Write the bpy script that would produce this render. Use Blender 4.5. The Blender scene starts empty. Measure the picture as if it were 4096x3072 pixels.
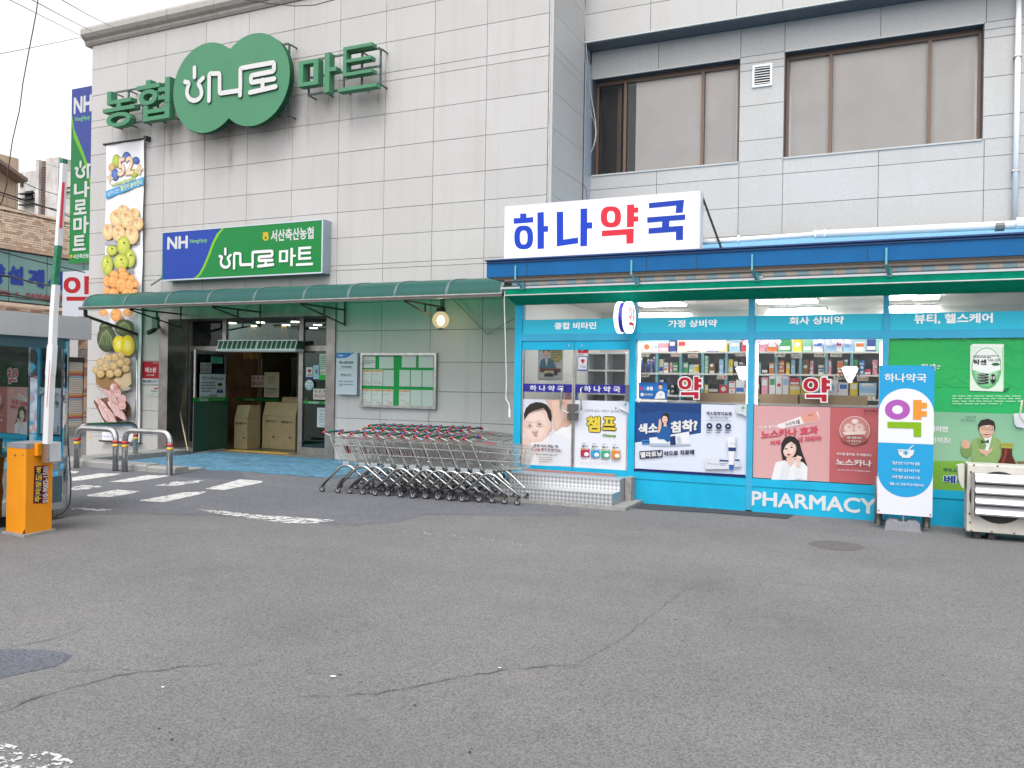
import bpy, math, random
from mathutils import Vector, Matrix
random.seed(7)
S = bpy.context.scene
COL = S.collection
R = math.radians

# ------------------------------------------------------------------ camera
F, YAW, PITCH, ROLL, H = 3315.6, .425656, -.0004067, .0163138, 1.75
_cy, _sy, _cp, _sp, _cr, _sr = math.cos(YAW), math.sin(YAW), math.cos(PITCH), math.sin(PITCH), math.cos(ROLL), math.sin(ROLL)
FWD = Vector((-_sy*_cp, _cy*_cp, _sp)); RT = Vector((_cy, _sy, 0)); UP = RT.cross(FWD)
CR = RT*_cr + UP*_sr; CU = UP*_cr - RT*_sr
cam_d = bpy.data.cameras.new('camera'); cam = bpy.data.objects.new('camera', cam_d); COL.objects.link(cam)
cam_d.sensor_width = 36; cam_d.lens = F/4096*36; cam_d.clip_end = 500; cam_d.clip_start = .05
cam.matrix_world = Matrix(((CR.x, CU.x, -FWD.x, 0), (CR.y, CU.y, -FWD.y, 0), (CR.z, CU.z, -FWD.z, H), (0, 0, 0, 1)))
S.camera = cam
# ------------------------------------------------------------------ world, sun, exposure
W = bpy.data.worlds.new('World'); S.world = W; W.use_nodes = True
wn = W.node_tree.nodes; wl = W.node_tree.links; wn.clear()
sky = wn.new('ShaderNodeTexSky'); sky.sky_type = 'NISHITA'; sky.sun_disc = False
SUN_EL, SUN_ROT = 60, 172
sky.sun_elevation = R(SUN_EL); sky.sun_rotation = R(SUN_ROT); sky.air_density = 1.0; sky.dust_density = 3.0; sky.ozone_density = 1.0
hs = wn.new('ShaderNodeHueSaturation'); hs.inputs['Saturation'].default_value = .035
bg = wn.new('ShaderNodeBackground'); bg.inputs['Strength'].default_value = .15
wo = wn.new('ShaderNodeOutputWorld')
wl.new(sky.outputs[0], hs.inputs['Color']); wl.new(hs.outputs[0], bg.inputs['Color']); wl.new(bg.outputs[0], wo.inputs['Surface'])
sd = bpy.data.lights.new('sun', 'SUN'); sd.energy = .7; sd.angle = R(25); sd.color = (1, .975, .95)
so = bpy.data.objects.new('sun', sd); COL.objects.link(so)
# sky rotation is clockwise from +Y: direction towards the sun
_d = Vector((math.sin(R(SUN_ROT))*math.cos(R(SUN_EL)), math.cos(R(SUN_ROT))*math.cos(R(SUN_EL)), math.sin(R(SUN_EL))))
so.rotation_euler = (-_d).to_track_quat('-Z', 'Y').to_euler(); so.location = (-5, -5, 20)
S.view_settings.view_transform = 'Standard'; S.view_settings.look = 'None'; S.view_settings.gamma = 1
S.view_settings.use_curve_mapping = False; S.view_settings.exposure = 1.13
S.cycles.max_bounces = 8; S.cycles.transparent_max_bounces = 16; S.cycles.caustics_reflective = False; S.cycles.caustics_refractive = False
S.cycles.sample_clamp_indirect = 6

# ------------------------------------------------------------------ a pixel of the photograph as a point on a real plane
CAMP = Vector((0, 0, H))
def ray(x, y): return FWD + CR*((x-2048)/F) - CU*((y-1536)/F)
def at(x, y, Y=None, X=None, Z=None):
    d = ray(x, y)
    t = Y/d.y if Y is not None else (X/d.x if X is not None else (Z-H)/d.z)
    return CAMP + d*t
def crop(ox, oy, s): return lambda x, y: (ox+x/s, oy+y/s)

# ------------------------------------------------------------------ materials
def lin(c):
    if isinstance(c, str):
        c = c.lstrip('#'); c = [int(c[i:i+2], 16)/255 for i in (0, 2, 4)]
    return tuple(v/12.92 if v <= .04045 else ((v+.055)/1.055)**2.4 for v in c)
def pc(c, k=1.42):       # colour of a daylit thing in the photo -> its own colour
    return tuple(min(.86, v/k) for v in lin(c))
MATS = {}
def mat(name, col=(.5, .5, .5), rough=.6, metal=0, spec=.5, noise=None, bump=0, scale=40, rnd=0, coat=0, emit=0, dirt=0):
    if name in MATS: return MATS[name]
    m = bpy.data.materials.new(name); MATS[name] = m; m.use_nodes = True
    n = m.node_tree.nodes; l = m.node_tree.links; b = n['Principled BSDF']
    b.inputs['Base Color'].default_value = (*col, 1); b.inputs['Roughness'].default_value = rough; b.inputs['Metallic'].default_value = metal
    b.inputs['Specular IOR Level'].default_value = spec; b.inputs['Coat Weight'].default_value = coat
    if emit: b.inputs['Emission Color'].default_value = (*col, 1); b.inputs['Emission Strength'].default_value = emit
    if noise or bump or rnd or dirt:
        tc = n.new('ShaderNodeTexCoord'); nz = n.new('ShaderNodeTexNoise'); nz.inputs['Scale'].default_value = scale; nz.inputs['Detail'].default_value = 6
        l.new(tc.outputs['Object'], nz.inputs['Vector'])
        last = None
        if noise:
            mx = n.new('ShaderNodeMix'); mx.data_type = 'RGBA'
            cr = n.new('ShaderNodeValToRGB'); cr.color_ramp.elements[0].position = .35; cr.color_ramp.elements[1].position = .65
            l.new(nz.outputs['Fac'], cr.inputs[0]); l.new(cr.outputs[0], mx.inputs[0])
            mx.inputs[6].default_value = (*[v*(1-noise) for v in col], 1); mx.inputs[7].default_value = (*[min(1, v*(1+noise)) for v in col], 1)
            last = mx.outputs[2]
        if dirt:
            nd = n.new('ShaderNodeTexNoise'); nd.inputs['Scale'].default_value = 2.2; nd.inputs['Detail'].default_value = 8; nd.inputs['Roughness'].default_value = .7
            mp = n.new('ShaderNodeMapping'); mp.inputs['Scale'].default_value = (1, 1, .35); l.new(tc.outputs['Object'], mp.inputs[0]); l.new(mp.outputs[0], nd.inputs['Vector'])
            rr = n.new('ShaderNodeMapRange'); rr.inputs[1].default_value = .45; rr.inputs[2].default_value = .75; rr.inputs[3].default_value = 0; rr.inputs[4].default_value = dirt
            l.new(nd.outputs['Fac'], rr.inputs[0])
            md = n.new('ShaderNodeMix'); md.data_type = 'RGBA'; l.new(rr.outputs[0], md.inputs[0])
            if last: l.new(last, md.inputs[6])
            else: md.inputs[6].default_value = (*col, 1)
            md.inputs[7].default_value = (*[v*f for v, f in zip(col, (.5, .43, .36))], 1); last = md.outputs[2]
        if rnd:
            oi = n.new('ShaderNodeObjectInfo'); mr = n.new('ShaderNodeMapRange'); mr.inputs[3].default_value = 1-rnd; mr.inputs[4].default_value = 1+rnd
            l.new(oi.outputs['Random'], mr.inputs[0]); hv = n.new('ShaderNodeHueSaturation')
            l.new(mr.outputs[0], hv.inputs['Value'])
            if last: l.new(last, hv.inputs['Color'])
            else: hv.inputs['Color'].default_value = (*col, 1)
            last = hv.outputs[0]
        if last: l.new(last, b.inputs['Base Color'])
        if bump:
            bp = n.new('ShaderNodeBump'); bp.inputs['Strength'].default_value = bump; bp.inputs['Distance'].default_value = .01
            l.new(nz.outputs['Fac'], bp.inputs['Height']); l.new(bp.outputs[0], b.inputs['Normal'])
    return m
def mat_print(name, rough=.45, emit=0, coat=0):      # flat print: colours come with the printed shapes
    m = bpy.data.materials.new(name); MATS[name] = m; m.use_nodes = True
    n = m.node_tree.nodes; l = m.node_tree.links; b = n['Principled BSDF']
    a = n.new('ShaderNodeAttribute'); a.attribute_name = 'Col'
    tcp = n.new('ShaderNodeTexCoord'); g1 = n.new('ShaderNodeTexNoise'); g1.inputs['Scale'].default_value = 70; g1.inputs['Detail'].default_value = 7; g1.inputs['Roughness'].default_value = .65; l.new(tcp.outputs['Object'], g1.inputs['Vector'])
    gr = n.new('ShaderNodeMapRange'); gr.inputs[1].default_value = .3; gr.inputs[2].default_value = .7; gr.inputs[3].default_value = .93; gr.inputs[4].default_value = 1.06; l.new(g1.outputs['Fac'], gr.inputs[0])
    gh = n.new('ShaderNodeHueSaturation'); l.new(gr.outputs[0], gh.inputs['Value']); l.new(a.outputs['Color'], gh.inputs['Color']); l.new(gh.outputs[0], b.inputs['Base Color'])
    g2 = n.new('ShaderNodeTexNoise'); g2.inputs['Scale'].default_value = 2.5; l.new(tcp.outputs['Object'], g2.inputs['Vector']); gb_ = n.new('ShaderNodeBump'); gb_.inputs['Strength'].default_value = .12; gb_.inputs['Distance'].default_value = .02; l.new(g2.outputs['Fac'], gb_.inputs['Height']); l.new(gb_.outputs[0], b.inputs['Normal'])
    b.inputs['Roughness'].default_value = rough; b.inputs['Coat Weight'].default_value = coat
    b.inputs['Specular IOR Level'].default_value = .3; m['ink'] = .72
    if emit: l.new(a.outputs['Color'], b.inputs['Emission Color']); b.inputs['Emission Strength'].default_value = emit; m['ink'] = .36
    return m
def mat_glass(name, tint=(.9, .95, .94), refl=.09, rough=.02, dens=1.0):
    m = bpy.data.materials.new(name); MATS[name] = m; m.use_nodes = True
    n = m.node_tree.nodes; l = m.node_tree.links; n.clear()
    o = n.new('ShaderNodeOutputMaterial'); t = n.new('ShaderNodeBsdfTransparent'); t.inputs[0].default_value = (*tint, 1)
    g = n.new('ShaderNodeBsdfGlossy'); g.inputs['Roughness'].default_value = rough; g.inputs[0].default_value = (.9, .95, 1, 1)
    f = n.new('ShaderNodeFresnel'); f.inputs[0].default_value = 1.45
    ad = n.new('ShaderNodeMath'); ad.operation = 'ADD'; ad.inputs[1].default_value = refl; ad.use_clamp = True; l.new(f.outputs[0], ad.inputs[0])
    mx = n.new('ShaderNodeMixShader'); l.new(ad.outputs[0], mx.inputs[0]); l.new(t.outputs[0], mx.inputs[1]); l.new(g.outputs[0], mx.inputs[2]); l.new(mx.outputs[0], o.inputs[0])
    return m
PRINT = mat_print('printed_surface'); PRINT_LIT = mat_print('backlit_film', .35, .7); PRINT_GLOW = mat_print('lightbox_face', .4, .95)
PRINT_NIGHT = mat_print('lit_interior_print', .5, .25)
GLASS = mat_glass('window_glass', (.97, .965, .96), refl=-.015); GLASS_D = mat_glass('shaded_glass', (.62, .72, .66), .0)
def granite(name, base, rnd=.05, stain=.0, speck=1.0):
    m = bpy.data.materials.new(name); MATS[name] = m; m.use_nodes = True
    n = m.node_tree.nodes; l = m.node_tree.links; b = n['Principled BSDF']; b.inputs['Roughness'].default_value = .55
    tc = n.new('ShaderNodeTexCoord')
    def nz(s, d, src=None):
        t = n.new('ShaderNodeTexNoise'); t.inputs['Scale'].default_value = s; t.inputs['Detail'].default_value = d; l.new(src or tc.outputs['Object'], t.inputs['Vector']); return t
    def mixc(f, a, bb):
        x = n.new('ShaderNodeMix'); x.data_type = 'RGBA'
        l.new(f, x.inputs[0])
        for i, v in ((6, a), (7, bb)):
            if isinstance(v, tuple): x.inputs[i].default_value = (*v, 1)
            else: l.new(v, x.inputs[i])
        return x.outputs[2]
    def ramp(f, p0, p1, lo=0, hi=1):
        r_ = n.new('ShaderNodeMapRange'); r_.inputs[1].default_value = p0; r_.inputs[2].default_value = p1; r_.inputs[3].default_value = lo; r_.inputs[4].default_value = hi; l.new(f, r_.inputs[0]); return r_.outputs[0]
    sp = ramp(nz(55, 4).outputs['Fac'], .33, .67); c = mixc(sp, tuple(v*(1-.17*speck) for v in base), tuple(v*(1+.13*speck) for v in base))
    vor = n.new('ShaderNodeTexVoronoi'); vor.inputs['Scale'].default_value = 130; l.new(tc.outputs['Object'], vor.inputs['Vector'])
    c = mixc(ramp(vor.outputs['Distance'], .05, .25, .38*speck, 0), c, tuple(v*.45 for v in base))
    c = mixc(ramp(nz(.9, 5).outputs['Fac'], .42, .72, 0, .5), c, tuple(v*f for v, f in zip(base, (.90, .88, .86))))
    if stain:
        mp = n.new('ShaderNodeMapping'); mp.inputs['Scale'].default_value = (5, 5, .28); l.new(tc.outputs['Object'], mp.inputs[0])
        c = mixc(ramp(nz(1.0, 6, mp.outputs[0]).outputs['Fac'], .52, .74, 0, stain), c, tuple(v*f for v, f in zip(base, (.72, .63, .52))))
    oi = n.new('ShaderNodeObjectInfo'); hv = n.new('ShaderNodeHueSaturation'); l.new(ramp(oi.outputs['Random'], 0, 1, 1-rnd, 1+rnd), hv.inputs['Value']); l.new(c, hv.inputs['Color'])
    l.new(hv.outputs[0], b.inputs['Base Color'])
    bp = n.new('ShaderNodeBump'); bp.inputs['Strength'].default_value = .12; bp.inputs['Distance'].default_value = .004; l.new(sp, bp.inputs['Height']); l.new(bp.outputs[0], b.inputs['Normal'])
    return m
GRAN = granite('granite_panel', (.445, .435, .43), .035, .25, .8); GRAN2 = granite('granite_panel_cool', (.445, .432, .422), .03, .12, .6)
JOINT = mat('joint_mortar', (.36, .355, .35), .9)
STEEL = mat('stainless_steel', (.50, .50, .50), .22, 1, noise=.12, scale=9)
STEEL_B = mat('brushed_steel', (.42, .41, .40), .38, 1, noise=.15, scale=6)
CHROME = mat('zinc_plated_wire', (.42, .43, .42), .4, .7)
DARKM = mat('dark_metal', (.035, .035, .035), .5, .3)
BLACKR = mat('black_rubber', (.02, .02, .02), .7)
WHITE = mat('white_paint', (.75, .75, .75), .45, dirt=.25)
WHITEP = mat('white_plastic', (.78, .78, .79), .4)
CYAN = mat('cyan_paint', (.010, .345, .56), .5, spec=.2, noise=.07, scale=2, dirt=.16)
CYAN_D = mat('blue_frame_paint', (.04, .31, .50), .5, spec=.2, noise=.06, scale=2, dirt=.15)
BLUEF = mat('blue_fascia_metal', (.004, .10, .28), .5, spec=.2, noise=.06, scale=2, dirt=.25)
GREENA = mat('green_awning_fabric', (.003, .30, .18), .85, spec=.1, noise=.08, scale=8)
BROWN = mat('bronze_window_frame', (.15, .095, .07), .4, .3)
RED = mat('red_plastic', (.27, .014, .026), .45); GREENP = mat('green_plastic', (.015, .12, .065), .35); BLUEP = mat('blue_plastic', (.03, .12, .38), .35)
GREYP = mat('grey_plastic', (.30, .33, .35), .45)
ORANGE = mat('orange_enamel', (.74, .27, .012), .5, spec=.25, noise=.03, scale=5, dirt=.12)
CONC = mat('concrete', (.25, .245, .235), .85, noise=.18, scale=14, bump=.25)
BLUEPAINT = mat('blue_ramp_paint', (.065, .175, .27), .75, noise=.3, scale=9, bump=.3, dirt=.85)
LAMP = mat('lamp_panel', (1, .97, .93), .5, emit=11.0)
LAMPW = mat('lamp_white', (1, 1, 1), .5, emit=2.6)

# ------------------------------------------------------------------ mesh building
WLOC = {}
class MB:
    def __init__(s): s.v = []; s.f = []; s.mi = []; s.cur = 0
    def add(s, vs, fs, M=None):
        o = len(s.v)
        for v in vs:
            v = Vector(v); s.v.append(M @ v if M else v)
        for f in fs: s.f.append([i+o for i in f]); s.mi.append(s.cur)
        return s
    def box(s, x0, x1, y0, y1, z0, z1, M=None):
        if x0 > x1: x0, x1 = x1, x0
        if y0 > y1: y0, y1 = y1, y0
        if z0 > z1: z0, z1 = z1, z0
        return s.add([(x, y, z) for z in (z0, z1) for y in (y0, y1) for x in (x0, x1)],
                     [(0, 2, 3, 1), (4, 5, 7, 6), (0, 1, 5, 4), (2, 6, 7, 3), (0, 4, 6, 2), (1, 3, 7, 5)], M)
    def bbox(s, x0, x1, y0, y1, z0, z1, b=.01):        # box with its front (low y) edges chamfered
        ym = y0+b
        s.add([(x0+b, y0, z0+b), (x1-b, y0, z0+b), (x1-b, y0, z1-b), (x0+b, y0, z1-b), (x0, ym, z0), (x1, ym, z0), (x1, ym, z1), (x0, ym, z1), (x0, y1, z0), (x1, y1, z0), (x1, y1, z1), (x0, y1, z1)],
              [(0, 1, 2, 3), (0, 4, 5, 1), (1, 5, 6, 2), (2, 6, 7, 3), (3, 7, 4, 0), (4, 8, 9, 5), (5, 9, 10, 6), (6, 10, 11, 7), (7, 11, 8, 4), (8, 11, 10, 9)])
        return s
    def prism(s, pts, axis, a, b):                     # 2-D outline extruded along an axis
        n = len(pts)
        def p(u, v, w): return {'x': (w, u, v), 'y': (u, w, v), 'z': (u, v, w)}[axis]
        vs = [p(u, v, a) for u, v in pts]+[p(u, v, b) for u, v in pts]
        return s.add(vs, [list(range(n))[::-1], list(range(n, 2*n))]+[(i, (i+1) % n, n+(i+1) % n, n+i) for i in range(n)])
    def tube(s, pts, r, n=6, cap=True):
        pts = [Vector(p) for p in pts]; rs = r if isinstance(r, (list, tuple)) else [r]*len(pts); o = len(s.v); u = None
        for i, p in enumerate(pts):
            t = (pts[min(i+1, len(pts)-1)]-pts[max(i-1, 0)]).normalized()
            if u is None: u = t.orthogonal().normalized()
            else:
                u = u-t*u.dot(t); u = u.normalized() if u.length > 1e-6 else t.orthogonal().normalized()
            w = t.cross(u)
            for k in range(n):
                a = 2*math.pi*k/n+.4; s.v.append(p+(u*math.cos(a)+w*math.sin(a))*rs[i])
        for i in range(len(pts)-1):
            for k in range(n):
                s.f.append([o+i*n+k, o+i*n+(k+1) % n, o+(i+1)*n+(k+1) % n, o+(i+1)*n+k]); s.mi.append(s.cur)
        if cap:
            s.f.append([o+k for k in range(n)][::-1]); s.mi.append(s.cur); s.f.append([o+(len(pts)-1)*n+k for k in range(n)]); s.mi.append(s.cur)
        return s
    def disc(s, c, ax, r, h, n=16): c = Vector(c); ax = Vector(ax).normalized(); return s.tube([c-ax*h/2, c+ax*h/2], r, n)
    def sphere(s, c, r, nu=14, nv=9, sc=(1, 1, 1)):
        vs = []; fs = []
        for j in range(nv+1):
            th = math.pi*j/nv
            for i in range(nu):
                ph = 2*math.pi*i/nu; vs.append((c[0]+r*sc[0]*math.sin(th)*math.cos(ph), c[1]+r*sc[1]*math.sin(th)*math.sin(ph), c[2]+r*sc[2]*math.cos(th)))
        for j in range(nv):
            for i in range(nu): fs.append((j*nu+i, (j+1)*nu+i, (j+1)*nu+(i+1) % nu, j*nu+(i+1) % nu))
        return s.add(vs, fs)
    def mesh(s, name, mats, off=(0, 0, 0), smooth=False):
        me = bpy.data.meshes.new(name); off = Vector(off)
        me.from_pydata([v-off for v in s.v], [], s.f); me.update()
        for m in (mats if isinstance(mats, (list, tuple)) else [mats]): me.materials.append(m)
        me.polygons.foreach_set('material_index', s.mi)
        if smooth: me.polygons.foreach_set('use_smooth', [True]*len(me.polygons))
        return me
    def build(s, name, mats, parent=None, smooth=False, loc=None):
        off = WLOC.get(parent.name, Vector()) if parent else Vector(loc or (0, 0, 0))
        o = bpy.data.objects.new(name, s.mesh(name, mats, off, smooth)); COL.objects.link(o)
        if parent: o.parent = parent; WLOC[o.name] = off.copy()
        else: o.location = off; WLOC[o.name] = off.copy()
        return o
def rounded(pts, r, k=5):                              # round the corners of a 3-D path
    pts = [Vector(p) for p in pts]; out = [pts[0]]
    for i in range(1, len(pts)-1):
        a, b, c = pts[i-1], pts[i], pts[i+1]; d1 = (a-b); d2 = (c-b); rr = min(r, d1.length*.49, d2.length*.49)
        p, q = b+d1.normalized()*rr, b+d2.normalized()*rr
        for j in range(k+1):
            t = j/k; out.append(p*(1-t)**2+b*2*t*(1-t)+q*t*t)
    out.append(pts[-1]); return out
LABELS = set()
def tag(o, label=None, cat=None, group=None, kind=None):
    if label: o['label'] = label
    if cat: o['category'] = cat
    if group: o['group'] = group
    if kind: o['kind'] = kind
    return o
def thing(name, loc, label, cat, group=None, rz=0):
    o = bpy.data.objects.new(name, None); COL.objects.link(o); o.location = loc; o.rotation_euler.z = rz; o.empty_display_size = .2
    WLOC[o.name] = Vector(loc); return tag(o, label, cat, group)
def copy_tree(o, parent=None):
    c = o.copy(); COL.objects.link(c)
    if parent: c.parent = parent
    for ch in list(o.children): copy_tree(ch, c)
    return c

# ------------------------------------------------------------------ lettering and flat print
_tc = bpy.data.curves.new('lettering_source', 'FONT'); _to = bpy.data.objects.new('lettering_source', _tc); _tcache = {}
_ts = bpy.data.scenes.new('lettering'); _ts.collection.objects.link(_to); _tv = _ts.view_layers[0]
def text2d(s, bold=.02, res=3):
    k = (s, bold, res)
    if k not in _tcache:
        _tc.body = s; _tc.offset = bold; _tc.resolution_u = res; _tc.fill_mode = 'FRONT'
        _tv.update(); dg = _tv.depsgraph
        me = bpy.data.meshes.new_from_object(_to.evaluated_get(dg))
        vs = [(v.co.x, v.co.y) for v in me.vertices]; fs = [list(p.vertices) for p in me.polygons]; bpy.data.meshes.remove(me)
        x0 = min(v[0] for v in vs); x1 = max(v[0] for v in vs); y0 = min(v[1] for v in vs); y1 = max(v[1] for v in vs)
        _tcache[k] = ([((x-x0)/(x1-x0), (y-y0)/(y1-y0)) for x, y in vs], fs, (x1-x0)/(y1-y0), x1-x0, y1-y0)
    return _tcache[k]
def text_copies(t, bold, res):
    """a glyph mesh thickened evenly: [(points in 0..1 of the fitted box, faces)]"""
    b0 = bold if bold < .027 else 0; ex = bold-b0; vs, fs, asp, w, h = text2d(t, b0, res)
    if ex < .004: return [(vs, fs)]
    out = []; W_, H_ = w+2*ex, h+2*ex
    for k in range(9):
        dx, dy = (0, 0) if k == 8 else (ex*math.cos(k*math.pi/4), ex*math.sin(k*math.pi/4))
        out.append(([((p*w+ex+dx)/W_, (q*h+ex+dy)/H_) for p, q in vs], fs))
    return out
def strip2d(pts, w, close=False):
    P = [Vector(p) for p in pts]; n = len(P); L = []; Rr = []
    for i, p in enumerate(P):
        a = P[i-1] if (i or close) else None; b = P[(i+1) % n] if (i < n-1 or close) else None
        d1 = (p-a).normalized() if a is not None else None; d2 = (b-p).normalized() if b is not None else None
        d = (d1+d2).normalized() if d1 is not None and d2 is not None and (d1+d2).length > 1e-4 else (d2 if d2 is not None else d1)
        nn = Vector((-d.y, d.x)); k = 1/max(.55, abs(nn.dot(Vector((-d1.y, d1.x))))) if d1 is not None and d2 is not None else 1
        L.append(p+nn*w/2*k); Rr.append(p-nn*w/2*k)
    return L, Rr
class Print:
    """Flat print lying on one plane. o: origin, u: to the right, n: outward normal, z up."""
    def __init__(s, o, u=(1, 0, 0), n=(0, -1, 0), px=None, fit=None):
        s.o = Vector(o); s.u = Vector(u).normalized(); s.n = Vector(n).normalized(); s.up = s.n.cross(s.u)*1
        if s.up.z < 0: s.up = -s.up
        s.v = []; s.f = []; s.c = []; s.k = 0; s.px = px; s.step = .0007
    def P(s, x, y):                                   # photo crop pixel -> (u, v) on the plane
        if s.px is None: return (x, y)
        X, Y_ = s.px(x, y); d = ray(X, Y_); t = (s.o-CAMP).dot(s.n)/d.dot(s.n); p = CAMP+d*t-s.o
        return (p.dot(s.u), p.dot(s.up))
    def raw(s, uv, faces, cols):
        o = len(s.v); s.k += 1; h = s.k*s.step
        for a, b in uv: s.v.append(s.o+s.u*a+s.up*b+s.n*h)
        for f in faces:
            g = [i+o for i in f]
            # orient outward
            a, b, c = (Vector(uv[f[0]]), Vector(uv[f[1]]), Vector(uv[f[2]]))
            s.f.append(g); s.c.append([cols[i] for i in f] if isinstance(cols, list) else [cols]*len(f))
    def poly(s, pts, col): uv = [s.P(*p) for p in pts]; s.raw(uv, [list(range(len(uv)))], col); return s
    def rect(s, x0, y0, x1, y1, col):
        a = s.P(x0, y0); b = s.P(x1, y1); s.raw([(a[0], a[1]), (b[0], a[1]), (b[0], b[1]), (a[0], b[1])], [[0, 3, 2, 1]], col); return s
    def ell(s, cx, cy, rx, ry, col, col2=None, rot=0, n=20, hx=-.25, hy=-.25, a0=0, a1=360):
        pts = []; full = a1-a0 >= 360; m = n if full else n+1
        for i in range(m):
            a = R(a0+(a1-a0)*i/n); x = rx*math.cos(a); y = ry*math.sin(a)
            pts.append(s.P(cx+x*math.cos(rot)-y*math.sin(rot), cy+x*math.sin(rot)+y*math.cos(rot)))
        if col2 is None:
            s.raw(pts, [list(range(m))], col); return s
        c = s.P(cx+rx*hx, cy+ry*hy); uv = [c]+pts
        mid = [((c[0]+p[0]*1.6)/2.6, (c[1]+p[1]*1.6)/2.6) for p in pts]; uv += mid
        cm = tuple(a*.72+b*.28 for a, b in zip(col, col2))
        cols = [col]+[col2]*m+[cm]*m; fs = []
        for i in range(m if full else m-1):
            j = (i+1) % m; fs.append([0, 1+m+i, 1+m+j]); fs.append([1+m+i, 1+i, 1+j, 1+m+j])
        s.raw(uv, fs, cols); return s
    def ring(s, o_, i_, col, p=2.6, n=32):          # square-shouldered ring: outer and inner boxes
        pts = []
        for x0, y0, x1, y1 in (o_, i_):
            for k in range(n):
                a = 2*math.pi*k/n; c, d = math.cos(a), math.sin(a)
                pts.append(s.P((x0+x1)/2+(x1-x0)/2*math.copysign(abs(c)**(2/p), c), (y0+y1)/2+(y1-y0)/2*math.copysign(abs(d)**(2/p), d)))
        s.raw(pts, [[k, (k+1) % n, n+(k+1) % n, n+k] for k in range(n)], col); return s
    def yak(s, x0, y0, x1, y1, col, out=None, ow=0):  # the heavy syllable of the drugstore signs
        f = lambda u, v: (x0+(x1-x0)*u, y0+(y1-y0)*v)
        A = [(.68, 0), (.87, 0), (.87, .10), (1, .10), (1, .24), (.87, .24), (.87, .35), (1, .35), (1, .49), (.87, .49), (.87, .62), (.68, .62)]; B = [(.10, .70), (.87, .70), (.87, 1), (.68, 1), (.68, .84), (.10, .84)]
        if out is not None:
            for q in (A, B): s.poly([f(*p) for p in q], out); s.stroke([f(*p) for p in q]+[f(*q[0])], ow, out); s.stroke([f(*q[-1]), f(*q[0])], ow, out)
            e = ow/(x1-x0)/2; g = ow/abs(y1-y0)/2; s.ring((*f(-e, .03-g), *f(.56+e, .58+g)), (*f(.16+e, .16+g), *f(.40-e, .45-g)), out, 2.2)
        for q in (A, B): s.poly([f(*p) for p in q], col)
        s.ring((*f(0, .03), *f(.56, .58)), (*f(.16, .16), *f(.40, .45)), col, 2.2); return s
    def grad(s, x0, y0, x1, y1, ct, cb, vertical=True):
        a = s.P(x0, y0); b = s.P(x1, y1)
        cols = [ct, ct, cb, cb] if vertical else [ct, cb, cb, ct]
        s.raw([(a[0], a[1]), (b[0], a[1]), (b[0], b[1]), (a[0], b[1])], [[0, 1, 2, 3]], cols); return s
    def text(s, t, x0, y0, x1, y1, col, bold=.02, res=2, out=None, ow=.02, rot=0):
        if out is not None: s.text(t, x0, y0, x1, y1, out, bold+ow, res, rot=rot)
        a = s.P(x0, y0); b = s.P(x1, y1)
        for i, (vs, fs) in enumerate(text_copies(t, bold, res)):
            if i: s.k -= .85
            if rot == 90:                              # reads upwards; the box is the rotated text's own box
                uv = [(b[0]+(a[0]-b[0])*q, b[1]+(a[1]-b[1])*p) for p, q in vs]
            else: uv = [(a[0]+(b[0]-a[0])*p, b[1]+(a[1]-b[1])*q) for p, q in vs]
            s.raw(uv, fs, col)
        return s
    def tquad(s, t, tl, tr, bl, br, col, bold=.02, out=None, ow=.02, res=2):      # lettering on a slant
        if out is not None: s.tquad(t, tl, tr, bl, br, out, bold+ow, res=res)
        A, B, C, D = [Vector(s.P(*p)) for p in (tl, tr, bl, br)]
        for i, (vs, fs) in enumerate(text_copies(t, bold, res)):
            if i: s.k -= .85
            s.raw([tuple((A*(1-p)+B*p)*q+(C*(1-p)+D*p)*(1-q)) for p, q in vs], fs, col)
        return s
    def stroke(s, pts, w, col, cap=True, close=False, rnd=None):
        q = [s.P(*p) for p in pts]; w = abs(s.P(w, 0)[0]-s.P(0, 0)[0]) if s.px and w > 1.5 else w
        if rnd: q = [(p.x, p.y) for p in rounded([(a, b, 0) for a, b in q], rnd, 4)]
        L, Rr = strip2d(q, w, close); n = len(q); uv = [tuple(p) for p in L]+[tuple(p) for p in Rr]
        fs = [[i, i+1, n+i+1, n+i] for i in range(n-1)]+([[n-1, 0, n, 2*n-1]] if close else [])
        s.raw(uv, fs, col)
        if cap and not close:
            for c in (q[0], q[-1]):
                s.raw([(c[0]+w/2*math.cos(2*math.pi*i/12), c[1]+w/2*math.sin(2*math.pi*i/12)) for i in range(12)], [list(range(12))], col); s.k -= 1
            s.k += 1
        return s
    def lines(s, x0, y0, x1, y1, n, col, fill=.42):       # small print too fine to read
        for i in range(n):
            ya = y0+(y1-y0)*(i+.2)/n; yb = ya+(y1-y0)*fill/n; x = x0
            L = x1 if i < n-1 else x0+(x1-x0)*.7
            while x < L:
                w = (x1-x0)*random.uniform(.05, .16); s.rect(x, ya, min(x+w, L), yb, col); s.k -= 1; x += w+(x1-x0)*.025
        s.k += 1; return s
    def build(s, name, m=None, parent=None, thick=None):
        m = m or PRINT; kc = m.get('ink', .6); me = bpy.data.meshes.new(name); off = WLOC.get(parent.name, Vector()) if parent else s.o
        me.from_pydata([v-off for v in s.v], [], s.f); me.update()
        at_ = me.color_attributes.new('Col', 'FLOAT_COLOR', 'CORNER'); i = 0; buf = []
        for c in s.c:
            for q in c: buf += [q[0]*kc, q[1]*kc, q[2]*kc, 1.0]
        at_.data.foreach_set('color', buf); me.materials.append(m or PRINT)
        o = bpy.data.objects.new(name, me); COL.objects.link(o)
        if parent: o.parent = parent
        else: o.location = off
        WLOC[o.name] = Vector(off); return o
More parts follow.
